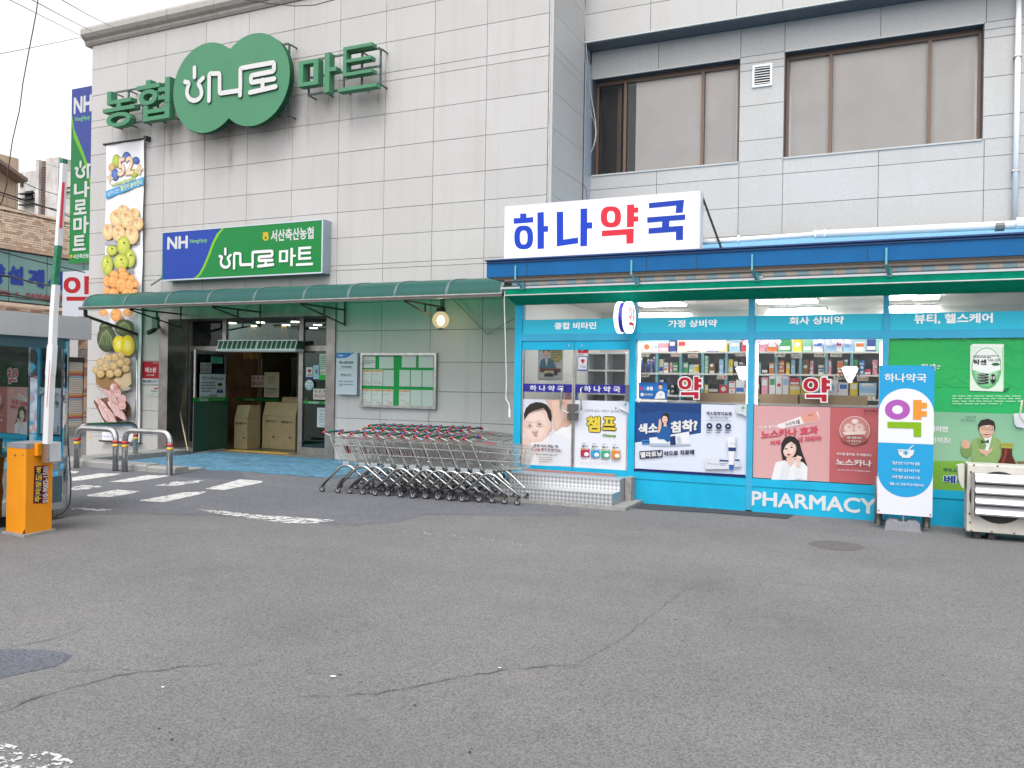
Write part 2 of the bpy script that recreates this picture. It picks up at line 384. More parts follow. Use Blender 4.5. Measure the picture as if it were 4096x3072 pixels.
def ext_text(mb, t, x0, z0, x1, z1, yf, yb, bold=.03, dx=0):           # solid letters: front at yf, back at yb
    for c, (vs, fs) in enumerate(text_copies(t, bold, 3)):
        n = len(vs); P = [(x0+(x1-x0)*p, z0+(z1-z0)*q) for p, q in vs]; ed = {}; y_ = yf-c*.0006
        for f in fs:
            for i in range(len(f)):
                e = (f[i], f[(i+1) % len(f)]); ed[e] = ed.get(e, 0)+1
        side = [e for e in ed if (e[1], e[0]) not in ed]
        mb.add([(x, y_, z) for x, z in P]+[(x, yb+c*.0006, z) for x, z in P], [list(f) for f in fs]+[[i+n for i in f][::-1] for f in fs]+[[a_, b_, b_+n, a_+n] for a_, b_ in side])
BLK = (.02, .02, .02); WHT = (.8, .8, .81)

# ================================================================== GROUND
YM, XL, XC, YU, YW, YP = 14.7, -18.5, -5.91, 16.45, 16.9, 12.06
def gz(x, y):                                          # fall of the ground: drops towards the left street, rises to the market wall
    z = 0.0
    if x < -14.2: z -= .085*min(-14.2-x, 4.8)
    if y > 10.5 and x < -5.4: z += .014*min(y-10.5, 4.0)*(min(1, (-5.4-x)/1.2) if x > -14.2 else max(0, 1-(-14.2-x)/1.2))
    return z
def asphalt(name, base, coarse=1.0):
    m = bpy.data.materials.new(name); MATS[name] = m; m.use_nodes = True
    n = m.node_tree.nodes; l = m.node_tree.links; b = n['Principled BSDF']; b.inputs['Roughness'].default_value = .88; b.inputs['Specular IOR Level'].default_value = .3
    tc = n.new('ShaderNodeTexCoord')
    def nz(s, d, r_=.5):
        t = n.new('ShaderNodeTexNoise'); t.inputs['Scale'].default_value = s; t.inputs['Detail'].default_value = d; t.inputs['Roughness'].default_value = r_; l.new(tc.outputs['Object'], t.inputs['Vector']); return t.outputs['Fac']
    def ramp(f, p0, p1, lo=0, hi=1):
        q = n.new('ShaderNodeMapRange'); q.inputs[1].default_value = p0; q.inputs[2].default_value = p1; q.inputs[3].default_value = lo; q.inputs[4].default_value = hi; l.new(f, q.inputs[0]); return q.outputs[0]
    def mixc(f, a, bb):
        x = n.new('ShaderNodeMix'); x.data_type = 'RGBA'; l.new(f, x.inputs[0])
        for i, v in ((6, a), (7, bb)):
            if isinstance(v, tuple): x.inputs[i].default_value = (*v, 1)
            else: l.new(v, x.inputs[i])
        return x.outputs[2]
    vor = n.new('ShaderNodeTexVoronoi'); vor.inputs['Scale'].default_value = 85/coarse; l.new(tc.outputs['Object'], vor.inputs['Vector'])
    sep = n.new('ShaderNodeSeparateColor'); l.new(vor.outputs['Color'], sep.inputs[0])
    c = mixc(ramp(sep.outputs[0], .15, .95), tuple(v*.80 for v in base), tuple(v*1.20 for v in base))   # stones
    c = mixc(ramp(vor.outputs['Distance'], .45, .8), c, tuple(v*.5 for v in base))                       # bitumen between them
    c = mixc(ramp(nz(180/coarse, 3), .4, .62), mixc(ramp(nz(40, 2), .3, .7, .2, .6), c, tuple(v*.8 for v in base)), c)
    big = ramp(nz(.45, 8, .68), .36, .68); c2 = mixc(big, tuple(v*.90 for v in base), tuple(v*1.12 for v in base))
    mu = n.new('ShaderNodeMix'); mu.data_type = 'RGBA'; mu.blend_type = 'MULTIPLY'; mu.inputs[0].default_value = 1
    sc = n.new('ShaderNodeVectorMath'); sc.operation = 'SCALE'; sc.inputs[3].default_value = 1/base[0]; l.new(c2, sc.inputs[0])
    l.new(c, mu.inputs[6]); l.new(sc.outputs[0], mu.inputs[7]); c = mu.outputs[2]
    c = mixc(ramp(nz(2.1, 9, .75), .56, .72, 0, .38), c, (base[0]*.62, base[1]*.60, base[2]*.58))         # oily and worn blotches
    c = mixc(ramp(nz(.8, 6, .7), .60, .75, 0, .3), c, (base[0]*1.25, base[1]*1.17, base[2]*1.05))         # dusty areas
    mt = n.new('ShaderNodeMapping'); mt.inputs['Rotation'].default_value = (0, 0, .35); mt.inputs['Scale'].default_value = (.16, 1.3, 1); l.new(tc.outputs['Object'], mt.inputs[0]); t2_ = n.new('ShaderNodeTexNoise'); t2_.inputs['Scale'].default_value = .9; t2_.inputs['Detail'].default_value = 5; l.new(mt.outputs[0], t2_.inputs['Vector'])
    c = mixc(ramp(t2_.outputs['Fac'], .48, .70, 0, .30), c, (base[0]*.66, base[1]*.65, base[2]*.66))      # tyre-worn bands
    c = mixc(ramp(nz(11, 5, .8), .66, .74, 0, .45), c, (base[0]*.5, base[1]*.5, base[2]*.5))
    l.new(c, b.inputs['Base Color'])
    bp = n.new('ShaderNodeBump'); bp.inputs['Strength'].default_value = .75; bp.inputs['Distance'].default_value = .004*coarse
    l.new(vor.outputs['Distance'], bp.inputs['Height']); bp.invert = True; l.new(bp.outputs[0], b.inputs['Normal'])
    return m
ASPH = asphalt('worn_asphalt', (.174, .172, .173)); ASPH_D = asphalt('coarse_dark_asphalt', (.145, .147, .155), 1.5); ASPH_P = asphalt('patch_asphalt', (.11, .114, .126), 1.2)
xs = [-90, -60, -40, -30, -25]+[-22.2+.4*i for i in range(49)]+[-2.4, 0, 3, 8, 20, 60]; ys = [-40, -15, -4, 0, 4, 8]+[8.9+.4*i for i in range(24)]+[19, 25, 40, 90]
mb = MB(); nx = len(xs)
mb.v = [Vector((x, y, gz(x, y)-(.0 if y < 14.9 or x < XL else .25))) for y in ys for x in xs]
for j in range(len(ys)-1):
    for i in range(nx-1): mb.f.append([j*nx+i, j*nx+i+1, (j+1)*nx+i+1, (j+1)*nx+i]); mb.mi.append(0)
tag(mb.build('ground', ASPH), kind='structure', label='worn grey asphalt of the forecourt')
def sheet(name, pts, m, h=.004, sub=.45, kind='structure', label=None, jag=0):
    """pts: ground outline in metres; laid on the ground as a thin grid-cut sheet"""
    import bmesh
    from mathutils.geometry import tessellate_polygon
    if jag:
        q = []
        for i, p in enumerate(pts):
            a = Vector(p); b = Vector(pts[(i+1) % len(pts)]); L = (b-a).length; k = max(1, int(L/.09)); nn = Vector((-(b-a).y, (b-a).x)).normalized()
            for j in range(k): c = a.lerp(b, j/k)+nn*random.uniform(-jag, jag); q.append((c.x, c.y))
        pts = q
    bm = bmesh.new(); vs = [bm.verts.new((p[0], p[1], 0)) for p in pts]; bm.faces.new(vs)
    bmesh.ops.triangulate(bm, faces=bm.faces[:])
    for ax, o_, k_ in ((0, -22.2, 49), (1, 8.9, 24)):
        lo, hi = min(p[ax] for p in pts), max(p[ax] for p in pts)
        for q in range(k_):
            c = o_+.4*q
            if not lo < c < hi: continue
            co = [0, 0, 0]; no = [0, 0, 0]; co[ax] = c; no[ax] = 1
            bmesh.ops.bisect_plane(bm, geom=bm.verts[:]+bm.edges[:]+bm.faces[:], plane_co=co, plane_no=no)
    for v in bm.verts: v.co.z = gz(v.co.x, v.co.y)+h*.5+.0005
    me = bpy.data.meshes.new(name); bm.to_mesh(me); bm.free(); me.materials.append(m); o = bpy.data.objects.new(name, me); COL.objects.link(o)
    return tag(o, kind=kind, label=label)
def gp(pts, f=None, z=0):
    out = []
    for x, y in pts:
        if f: x, y = f(x, y)
        p = at(x, y, Z=z)
        for _ in range(4): p = at(x, y, Z=gz(p.x, p.y))
        out.append((p.x, p.y))
    return out
CF = crop(0, 1800, 1.00545)
# darker, coarser asphalt laid in front of the market and shopping carts
sheet('asphalt_patch', gp([(-40, 258), (285, 262), (560, 258), (820, 262), (1000, 272), (1200, 292), (1420, 305), (1600, 290), (1700, 262), (1900, 262), (2212, 265), (2330, 262), (2330, 225), (2000, 130), (1400, 60), (900, 60), (500, 60), (200, 80), (-40, 110)], CF), ASPH_D, .004, label='darker coarse asphalt in front of the market', jag=.02)
sheet('asphalt_patch', gp([(-60, 940), (0, 917), (120, 893), (215, 872), (262, 850), (285, 828), (250, 812), (170, 803), (60, 800), (-60, 806)], CF), ASPH_P, .004, label='dark oval asphalt repair at the left edge of the forecourt', jag=.012)
sheet('asphalt_patch', gp([(680, 100), (760, 112), (900, 120), (985, 115), (975, 95), (880, 82), (740, 78)], CF), ASPH_P, .008, label='dark tarmac wedge filling the end of the kerb', jag=.01)
CM = crop(2500, 1500, 2.1067)
c = at(3345, 2182, Z=0)
sheet('manhole_cover', [(c.x+.29*math.cos(i*.3142), c.y+.29*math.sin(i*.3142)) for i in range(20)], mat('old_iron_cover', (.10, .095, .09), .85, .1, noise=.25, scale=40), .004, label='dark round patch in the asphalt before the banner')
# road paint
def paint(name, wear, scale=9):
    m = bpy.data.materials.new(name); m.use_nodes = True; n = m.node_tree.nodes; l = m.node_tree.links; b = n['Principled BSDF']
    b.inputs['Base Color'].default_value = (.50, .50, .49, 1); b.inputs['Roughness'].default_value = .75
    tc = n.new('ShaderNodeTexCoord'); t = n.new('ShaderNodeTexNoise'); t.inputs['Scale'].default_value = scale; t.inputs['Detail'].default_value = 9; t.inputs['Roughness'].default_value = .75; l.new(tc.outputs['Object'], t.inputs['Vector'])
    q = n.new('ShaderNodeMapRange'); q.inputs[1].default_value = wear-.012; q.inputs[2].default_value = wear+.012; l.new(t.outputs['Fac'], q.inputs[0]); l.new(q.outputs[0], b.inputs['Alpha'])
    return m
PNT, PNT_W, PNT_V, PNT_X = paint('road_paint', .43), paint('worn_road_paint', .485, 8), paint('flaking_road_paint', .54, 14), paint('ghost_road_paint', .60, 11)
for i, (pts, m_, lb) in enumerate([
    ([(290, 111), (400, 95), (490, 96), (440, 106), (330, 122), (290, 125)], PNT, 'crossing stripe nearest the kiosk, upper row'),
    ([(437, 129), (590, 102), (690, 103), (640, 113), (520, 130)], PNT, 'crossing stripe between the two steel rails'),
    ([(620, 146), (700, 128), (820, 122), (800, 132), (700, 146)], PNT_W, 'worn crossing stripe below the tarmac wedge'),
    ([(825, 157), (965, 119), (1058, 126), (1050, 132), (900, 162)], PNT, 'last crossing stripe on the right, toward the carts'),
    ([(284, 150), (340, 142), (415, 147), (370, 156), (284, 165)], PNT_W, 'short crossing stripe beside the kiosk cable'),
    ([(352, 182), (470, 160), (560, 167), (530, 177), (440, 190), (352, 187)], PNT, 'lower crossing stripe left of the centre'),
    ([(562, 203), (740, 172), (830, 168), (800, 180), (660, 211), (562, 206)], PNT, 'longest lower crossing stripe'),
    ([(285, 236), (330, 234), (465, 240), (400, 247), (290, 240)], PNT_W, 'thin white stripe at the foot of the kiosk'),
    ([(785, 240), (860, 243), (1000, 258), (1130, 268), (1345, 283), (1290, 296), (1180, 298), (1000, 276), (870, 256)], PNT_W, 'flaking white bar in front of the crossing'),
    ([(280, 84), (320, 88), (300, 95), (280, 94)], PNT, 'short bit of white paint behind the kiosk'),
    ([(-30, 1165), (60, 1190), (240, 1225), (300, 1260), (280, 1300), (-30, 1300)], PNT_V, 'broken white paint in the near left corner'),
    ([(1500, 312), (1700, 330), (1900, 352), (2100, 372), (2175, 380), (2170, 390), (2000, 378), (1800, 352), (1500, 316)], PNT_X, 'faint remains of a white line on the forecourt')]):
    sheet('road_marking', gp(pts, CF), m_, .009, .6, label=lb, jag=.008)
# cracks
def crack(pts, w, lb):
    P = [Vector((*p, 0)) for p in gp(pts, CF)]; q = []
    for a, b in zip(P, P[1:]):
        k = max(2, int((b-a).length/.05)); nn = Vector((-(b-a).y, (b-a).x, 0)).normalized()
        for j in range(k): q.append(a.lerp(b, j/k)+nn*random.uniform(-.018, .018))
    q.append(P[-1]); mb = MB(); n = len(q)
    for i, p in enumerate(q):
        t = (q[min(i+1, n-1)]-q[max(i-1, 0)]).normalized(); nn = Vector((-t.y, t.x, 0)); ww = w*random.uniform(.25, 1.1)*min(1, (i+1)/4, (n-i)/4)
        for s_ in (-.5, .5): v = p+nn*ww*s_; mb.v.append(Vector((v.x, v.y, gz(v.x, v.y)+.0062)))
    for i in range(n-1): mb.f.append([2*i, 2*i+1, 2*i+3, 2*i+2]); mb.mi.append(0)
    tag(mb.build('asphalt_crack', mat('crack_shadow', (.045, .043, .04), .95)), kind='structure', label=lb)
crack([(-20, 1065), (90, 1020), (190, 985), (330, 945), (470, 912), (600, 893), (760, 872), (910, 858)], .011, 'long crack running in from the left')
crack([(910, 878), (1020, 862), (1100, 838), (1160, 820)], .006, 'thin continuation of the left crack')
crack([(1180, 1000), (1300, 995), (1480, 985), (1650, 958), (1760, 930), (1860, 915), (2050, 885), (2212, 870), (2380, 868)], .009, 'long crack crossing toward the right')
crack([(-20, 808), (130, 780), (230, 755), (330, 722), (390, 700)], .006, 'crack above the oval repair')
crack([(-20, 1045), (100, 1010), (180, 982)], .007, 'short crack joining the left crack')
crack([(180, 895), (330, 888), (430, 880), (590, 892)], .004, 'hairline crack near the oval repair')
crack([(2300, 880), (2500, 760), (2650, 640), (2760, 560), (2960, 520)], .004, 'hairline crack rising to the right')
crack([(3000, 520), (3400, 560), (3800, 600), (4100, 640)], .003, 'hairline crack on the right of the forecourt')
crack([(2000, 262), (2200, 300), (2700, 330)], .005, 'edge crack in front of the carts')
mb = MB(); 
for i in range(70):
    x, y = random.uniform(0, 4096), random.uniform(2150, 3060); p = at(x, y, Z=0); r_ = random.uniform(.004, .012); a = random.uniform(0, 6)
    mb.add([(p.x+r_*math.cos(a+k*1.57)*random.uniform(.5, 1.3), p.y+r_*math.sin(a+k*1.57)*random.uniform(.5, 1.3), .006) for k in range(4)], [(0, 1, 2, 3)])
tag(mb.build('litter_specks', mat('dark_speck', (.03, .028, .026), .9)), kind='stuff', label='small dark bits trodden into the asphalt')
mb = MB()
for x, y, r_ in ((1340, 915, .02), (655, 958, .012), (2010, 880, .012)):
    p = at(*CF(x, y), Z=0); mb.add([(p.x+r_*math.cos(k), p.y+r_*.7*math.sin(k), .008) for k in range(6)], [tuple(range(6))])
tag(mb.build('paper_scraps', mat('paper_scrap', (.7, .7, .68), .8)), kind='stuff', label='scraps of white paper on the asphalt')
def stain_mat(name, col, lo, hi, sc, st=(1, 1, 1)):
    m = bpy.data.materials.new(name); m.use_nodes = True; n = m.node_tree.nodes; l = m.node_tree.links; b = n['Principled BSDF']; b.inputs['Base Color'].default_value = (*col, 1); b.inputs['Roughness'].default_value = .7
    tc = n.new('ShaderNodeTexCoord'); mp = n.new('ShaderNodeMapping'); mp.inputs['Scale'].default_value = st; l.new(tc.outputs['Object'], mp.inputs[0]); t = n.new('ShaderNodeTexNoise'); t.inputs['Scale'].default_value = sc; t.inputs['Detail'].default_value = 7; t.inputs['Roughness'].default_value = .6; l.new(mp.outputs[0], t.inputs['Vector'])
    a = n.new('ShaderNodeAttribute'); a.attribute_name = 'Col'; sp_ = n.new('ShaderNodeSeparateColor'); l.new(a.outputs['Color'], sp_.inputs[0]); q = n.new('ShaderNodeMapRange'); q.inputs[1].default_value = lo; q.inputs[2].default_value = hi; l.new(t.outputs['Fac'], q.inputs[0])
    mu = n.new('ShaderNodeMath'); mu.operation = 'MULTIPLY'; l.new(q.outputs[0], mu.inputs[0]); l.new(sp_.outputs[0], mu.inputs[1]); l.new(mu.outputs[0], b.inputs['Alpha']); return m
OIL = stain_mat('oil_stain_film', (.05, .048, .045), .38, .68, 2.6)
def oil(x, y, rx, ry, k, lb):
    k *= .28
    c = at(x, y, Z=0); me = bpy.data.meshes.new('oil_stain'); n_ = 28; vs = [(c.x, c.y, .0035)]+[(c.x+rx*.5*math.cos(i*2*math.pi/n_), c.y+ry*.5*math.sin(i*2*math.pi/n_), .0035) for i in range(n_)]+[(c.x+rx*math.cos(i*2*math.pi/n_)*random.uniform(.85, 1.1), c.y+ry*math.sin(i*2*math.pi/n_)*random.uniform(.85, 1.1), .0035) for i in range(n_)]
    fs = [[0, 1+i, 1+(i+1) % n_] for i in range(n_)]+[[1+i, 1+n_+i, 1+n_+(i+1) % n_, 1+(i+1) % n_] for i in range(n_)]; me.from_pydata(vs, [], fs); at_ = me.color_attributes.new('Col', 'FLOAT_COLOR', 'POINT')
    for i in range(len(vs)): v = k if i == 0 else (k*.8 if i <= n_ else 0); at_.data[i].color = (v, v, v, 1)
    me.materials.append(OIL); o = bpy.data.objects.new('oil_stain', me); COL.objects.link(o); tag(o, lb, kind='structure')
oil(2700, 2330, .9, .5, .40, 'faint oil stain on the right half of the forecourt'); oil(1300, 2520, .5, .5, .45, 'faint oil stain left of the middle of the forecourt'); oil(3500, 2700, .45, .35, .4, 'faint oil stain near the lower right corner'); oil(2050, 2900, .35, .25, .4, 'faint oil stain at the bottom middle'); oil(700, 2300, 1.1, .6, .35, 'faint oil stain before the crossing'); oil(3100, 2500, .6, .5, .35, 'faint dark smudge below the manhole')
# blue ramp and kerb before the market door
sheet('entrance_ramp', [(-15.2, 12.0), (-14.4, 11.48), (-13.2, 11.52), (-12.35, 11.75), (-11.0, 12.05), (-9.8, 12.0), (-8.4, 12.15), (-6.0, 12.3), (-6.0, 14.69), (-15.6, 14.69)], BLUEPAINT, .012, .4, label='blue painted ramp before the market entrance', jag=.02)
kb = thing('kerb', (-13.2, 11.3, 0), 'grey granite kerb stones edging the blue ramp', 'kerb'); KST = mat('kerb_stone', (.27, .265, .26), .75, noise=.15, scale=40, rnd=.08)
for i, (x0, x1) in enumerate(((-14.95, -14.13), (-14.12, -13.3), (-13.29, -12.47), (-12.46, -11.75))):
    h0 = .135 if i < 3 else .12; mb = MB(); mb.prism([(11.18, -.2), (11.5, -.2), (11.5, h0), (11.21, h0), (11.18, h0-.03)], 'x', x0, x1); mb.build('stone', KST, kb)
mb = MB(); mb.box(-15.6, -14.95, 11.25, 14.65, -.3, .07); mb.box(-14.94, -11.75, 11.5, 11.9, -.3, .06)
tag(mb.build('pavement', CONC), kind='structure', label='concrete edge beside the blue ramp')

# ================================================================== MARKET BUILDING
ROWS = [-.6, .35, .951, 1.564, 2.162, 2.82, 3.42, 4.12, 4.225, 4.82, 5.375, 5.955, 6.658, 7.357, 8.042, 8.22, 8.86, 9.52, 10.14]
COLS = [-18.5, -17.24, -15.97, -14.68, -13.39, -12.11, -10.86, -9.69, -8.515, -7.325, -6.0]
mk = thing('market_building', (-12.2, YM, 0), 'grey granite market building with coping, open glass entrance and green letters above', 'building')
DX0, DX1, DZ = -15.98, -10.84, 3.3       # door opening with its steel surround
mb = MB(); YB = YM+.035
mb.box(XL+.03, DX0, YB, 26, -.6, 10.15); mb.box(DX1, XC-.03, YB, 20.5, -.6, 10.15); mb.box(DX0, DX1, YB, 20.5, DZ, 10.15); mb.box(XL+.03, -13, 20.51, 26, -.6, 10.15)
mb.box(DX0, DX1, 20.0, 20.5, -.6, DZ-.003)
mb.build('wall_core', JOINT, mk)
G = .0038
def panel(x0, x1, z0, z1, parent, m=GRAN, y=YM, axis='y', t=.032):
    if x1-x0 < .03 or z1-z0 < .02: return
    mb = MB(); dy = random.uniform(0, .002)
    if axis == 'y': mb.bbox(x0+G, x1-G, y-dy, y+t, z0+G, z1-G, .004)
    else: mb.box(y-t, y+dy, x0+G, x1-G, z0+G, z1-G)
    mb.build('panel', m, parent)
for i in range(len(COLS)-1):
    for j in range(len(ROWS)-1):
        x0, x1, z0, z1 = COLS[i], COLS[i+1], ROWS[j], ROWS[j+1]
        if z0 < DZ-.02 and x1 > DX0+.02 and x0 < DX1-.02:
            if z1 <= DZ: 
                if x0 < DX0-.02: panel(x0, DX0, z0, z1, mk)
                if x1 > DX1+.02: panel(DX1, x1, z0, z1, mk)
                continue
            z0 = max(z0, DZ)
        panel(x0, x1, z0, z1, mk)
panel(XL, DX0, .0, .001, mk)
for j in range(len(ROWS)-1):                           # return face to the recessed wing
    panel(YM+.06, YU, ROWS[j], ROWS[j+1], mk, GRAN2, XC, 'x')
    panel(XL, XL, 0, 0, mk)
for j in range(1, len(ROWS)-1):                        # street side of the building
    for k in range(8): 
        mb = MB(); mb.box(XL-.0, XL+.03, YM+.06+k*1.4+G, YM+.06+(k+1)*1.4-G, ROWS[j]+G, ROWS[j+1]-G); mb.build('panel', GRAN, mk)
mb = MB(); mb.box(XL+.0, XL+.03, YM+.035, YM+.058, -.5, 10.1)
mb.box(XC-.078, XC-.052, YM-.004, YM+.03, -.1, 10.1)
mb.build('corner_bead', STEEL_B, mk)
mb = MB(); mb.box(XC-.05, XC, YM, YM+.055, -.1, 10.14); mb.build('corner_strip', GRAN, mk)
# coping
prof = [(YM+.3, 10.14), (YM-.03, 10.142), (YM-.07, 10.2), (YM-.075, 10.25), (YM-.15, 10.30), (YM-.2, 10.38), (YM-.2, 10.5), (YM-.17, 10.56), (YM+.3, 10.6)]
COP = granite('coping_stone', (.36, .345, .325), .05, .6)
x = XL-.2; k = 0
while x < XC+.1:
    x2 = min(x+1.47, XC+.12); mb = MB(); mb.prism(prof, 'x', x+.004, x2-.004); mb.build('coping_stone', COP, mk); x = x2
mb = MB(); mb.prism([(XL+.3, 10.14), (XL+.03, 10.142), (XL-.07, 10.2), (XL-.15, 10.30), (XL-.195, 10.38), (XL-.195, 10.5), (XL+.3, 10.6)][::-1], 'y', YM+.31, 26); mb.build('coping_side', COP, mk)
mb = MB(); mb.prism([(XC-.3, 10.14), (XC, 10.142), (XC+.07, 10.2), (XC+.12, 10.38), (XC+.12, 10.55), (XC-.3, 10.6)], 'y', YM+.31, YU-.01); mb.build('coping_side', COP, mk)
mb = MB(); mb.box(XL+.31, XC-.31, YM+.31, 25.9, 10.15, 10.2); mb.build('roof', CONC, mk)
# steel door surround
mb = MB()
mb.box(-15.98, -15.70, YM-.045, 15.28, .0, 3.15); mb.box(-11.07, -10.84, YM-.045, 15.28, .0, 3.15); mb.box(-15.98, -10.84, YM-.045, 15.28, 3.152, 3.42)
mb.build('door_surround', mat('dull_steel', (.30, .28, .27), .38, 1, noise=.2, scale=3), mk)
# glazed entrance
GY = 15.3; FRM = mat('frame_steel', (.33, .31, .30), .35, 1, noise=.15, scale=4)
mb = MB()
for x0, x1 in ((-15.70, -15.64), (-14.62, -14.5), (-12.32, -12.2), (-11.13, -11.07)): mb.box(x0, x1, GY, GY+.08, .0, 3.15)
for x0, x1 in ((-15.64, -14.62), (-14.5, -12.32), (-12.2, -11.13)): mb.box(x0, x1, GY, GY+.08, 2.42, 2.54)
mb.box(-15.64, -14.62, GY, GY+.08, .05, .2); mb.box(-12.2, -11.13, GY, GY+.08, .05, .22)
mb.build('entrance_frame', FRM, mk)
for x0, x1, z0, z1 in ((-15.64, -14.62, .2, 2.42), (-12.2, -11.13, .22, 2.42), (-15.64, -14.62, 2.54, 3.15), (-14.5, -12.32, 2.54, 3.15), (-12.2, -11.13, 2.54, 3.15)):
    mb = MB(); mb.box(x0, x1, GY+.035, GY+.045, z0, z1); mb.build('pane', GLASS_D, mk)
# vestibule and shop interior
FLR = mat('brown_floor_tile', (.10, .075, .055), .35, noise=.15, scale=5)
mb = MB(); mb.box(-15.98, -10.84, GY-.02, 20, -.1, .066); mb.build('interior_floor', FLR, mk)
mb = MB(); mb.box(-15.7, -11.07, YM+.0, GY-.021, -.1, .064); mb.build('threshold', mat('grey_floor_tile', (.17, .16, .15), .5, noise=.2, scale=8, dirt=.3), mk)
mb = MB(); mb.box(-14.2, -12.4, GY-.25, GY-.022, .064, .074)
mb.build('tactile_strip', mat('yellow_tactile', (.55, .33, .03), .6, bump=.6, scale=60), mk)
WD = mat('dark_wood_wall', (.11, .06, .03), .5, noise=.3, scale=3); OLV = mat('olive_wall', (.20, .18, .085), .7, noise=.1, scale=2)
mb = MB(); mb.box(-15.975, -15.9, GY+.1, 19.95, .066, 3.3); mb.build('interior_side_wall', WD, mk)
mb = MB(); mb.box(-15.9, -10.9, 19.8, 19.95, .066, 3.3); mb.build('interior_back_wall', OLV, mk)
mb = MB(); mb.box(-15.9, -10.9, GY+.09, 19.79, 3.2, 3.3); mb.build('interior_ceiling', mat('dark_ceiling', (.09, .085, .08), .6), mk)
mb = MB()
for k in range(7): mb.box(-15.88+k*.22, -15.70+k*.22, 17.4, 17.44, 2.3, 3.19)
mb.build('wood_panelling', mat('warm_wood', (.27, .14, .04), .45, noise=.35, scale=6), mk)
mb = MB()                                              # inner glass screen of the vestibule
for x in (-15.2, -13.9, -12.75, -11.6): mb.box(x, x+.09, 17.2, 17.28, .066, 2.5)
mb.box(-15.2, -11.5, 17.2, 17.28, 2.5, 2.62); mb.build('inner_frame', mat('brown_frame', (.16, .09, .05), .4, .4), mk)
mb = MB(); mb.box(-15.1, -12.76, 17.23, 17.24, .066, 2.5); mb.build('inner_pane', GLASS_D, mk)
mb = MB(); mb.box(-13.8, -12.76, 17.9, 18.0, .066, 2.5); mb.build('inner_green_wall', mat('deep_green', (.012, .045, .025), .4), mk)
mb = MB()
for i in range(4): mb.box(-12.45, -11.3, 18.4, 18.8, .4+i*.38, .44+i*.38)
mb.box(-12.5, -12.45, 18.4, 18.8, .066, 2.0); mb.build('display_rack', DARKM, mk)
mb = MB(); mb.box(-12.75, -12.5, 18.2, 18.6, .066, 1.3); mb.build('green_crate_stack', mat('crate_green', (.02, .16, .04), .5, bump=.5, scale=12), mk)
random.seed(5)
for i in range(4):
    for k in range(6):
        mb = MB(); c0 = random.choice([(.4, .08, .04), (.45, .3, .05), (.1, .25, .06), (.4, .38, .3)]); mb.box(-12.42+k*.18, -12.28+k*.18, 18.42, 18.7, .44+i*.38, .60+i*.38)
        tag(mb.build('goods_packet', mat('goods%d' % (k+6*i), c0, .6)), 'market goods packet number %s on rack shelf %s inside the market' % (['one', 'two', 'three', 'four', 'five', 'six'][k], ['one', 'two', 'three', 'four'][i]), 'packet', 'goods on the rack inside the market')
# ceiling downlights seen through the entrance
CD = crop(600, 1200, 2.37)
for i, (x, y) in enumerate([(800, 184), (778, 220), (1047, 214), (1375, 208), (995, 246), (1290, 241), (1590, 238), (1550, 266), (495, 190), (300, 205)]):
    p = at(*CD(x, y), Z=3.19)
    if p.y > 19.5 or p.y < GY+.15: p = at(*CD(x, y), Y=19.0); p.z = 3.19
    t = thing('downlight', (p.x, p.y, 3.185), 'round downlight, %s in the market entrance ceiling' % ['nearest pair upper', 'nearest pair lower', 'small centre', 'large right', 'centre rear', 'right rear', 'far right', 'far right rear', 'left front', 'left corner'][i], 'ceiling light', 'downlights inside the market entrance')
    mb = MB(); mb.disc(p, (0, 0, 1), .10, .02, 16); mb.build('lens', mat('downlight_lens', (1, .93, .8), .5, emit=9), t)
    mb = MB(); 
    for k in range(16):
        a, b = 2*math.pi*k/16, 2*math.pi*(k+1)/16
        mb.add([(p.x+r_*math.cos(q), p.y+r_*math.sin(q), 3.17) for r_ in (.10, .125) for q in (a, b)], [(0, 1, 3, 2)])
    mb.build('trim_ring', WHITEP, t)
# open door leaf
def leaf_dir(): a = Vector((-14.50, 15.28, 0)); b = Vector((-14.22, 14.02, 0)); return a, b
a, b = leaf_dir(); u = (b-a).normalized(); L = (b-a).length; nrm = Vector((u.y, -u.x, 0))
Md = Matrix(((u.x, -u.y, 0, a.x), (u.y, u.x, 0, a.y), (0, 0, 1, 0), (0, 0, 0, 1)))
dl = thing('door_leaf', (a.x, a.y, .07), 'glass door leaf of the market standing open toward the forecourt with notices on it', 'door')
mb = MB(); mb.box(0, .05, 0, .045, .09, 2.4, Md); mb.box(L-.06, L, 0, .045, .09, 2.4, Md); mb.box(.05, L-.06, 0, .045, .09, .24, Md); mb.box(.05, L-.06, 0, .045, 2.3, 2.4, Md); mb.build('leaf_frame', FRM, dl)
mb = MB(); mb.box(.05, L-.06, .018, .027, .24, 2.3, Md); mb.build('pane', mat_glass('green_tinted_glass', (.02, .12, .085), .02), dl)
mb = MB(); mb.tube([Md @ Vector((L-.16, -.05, .45)), Md @ Vector((L-.16, -.05, 2.15))], .017, 8)
for z in (.62, 1.3, 2.0): mb.tube([Md @ Vector((L-.16, -.05, z)), Md @ Vector((L-.16, .02, z))], .009, 6)
mb.build('pull_handle', STEEL, dl, True)
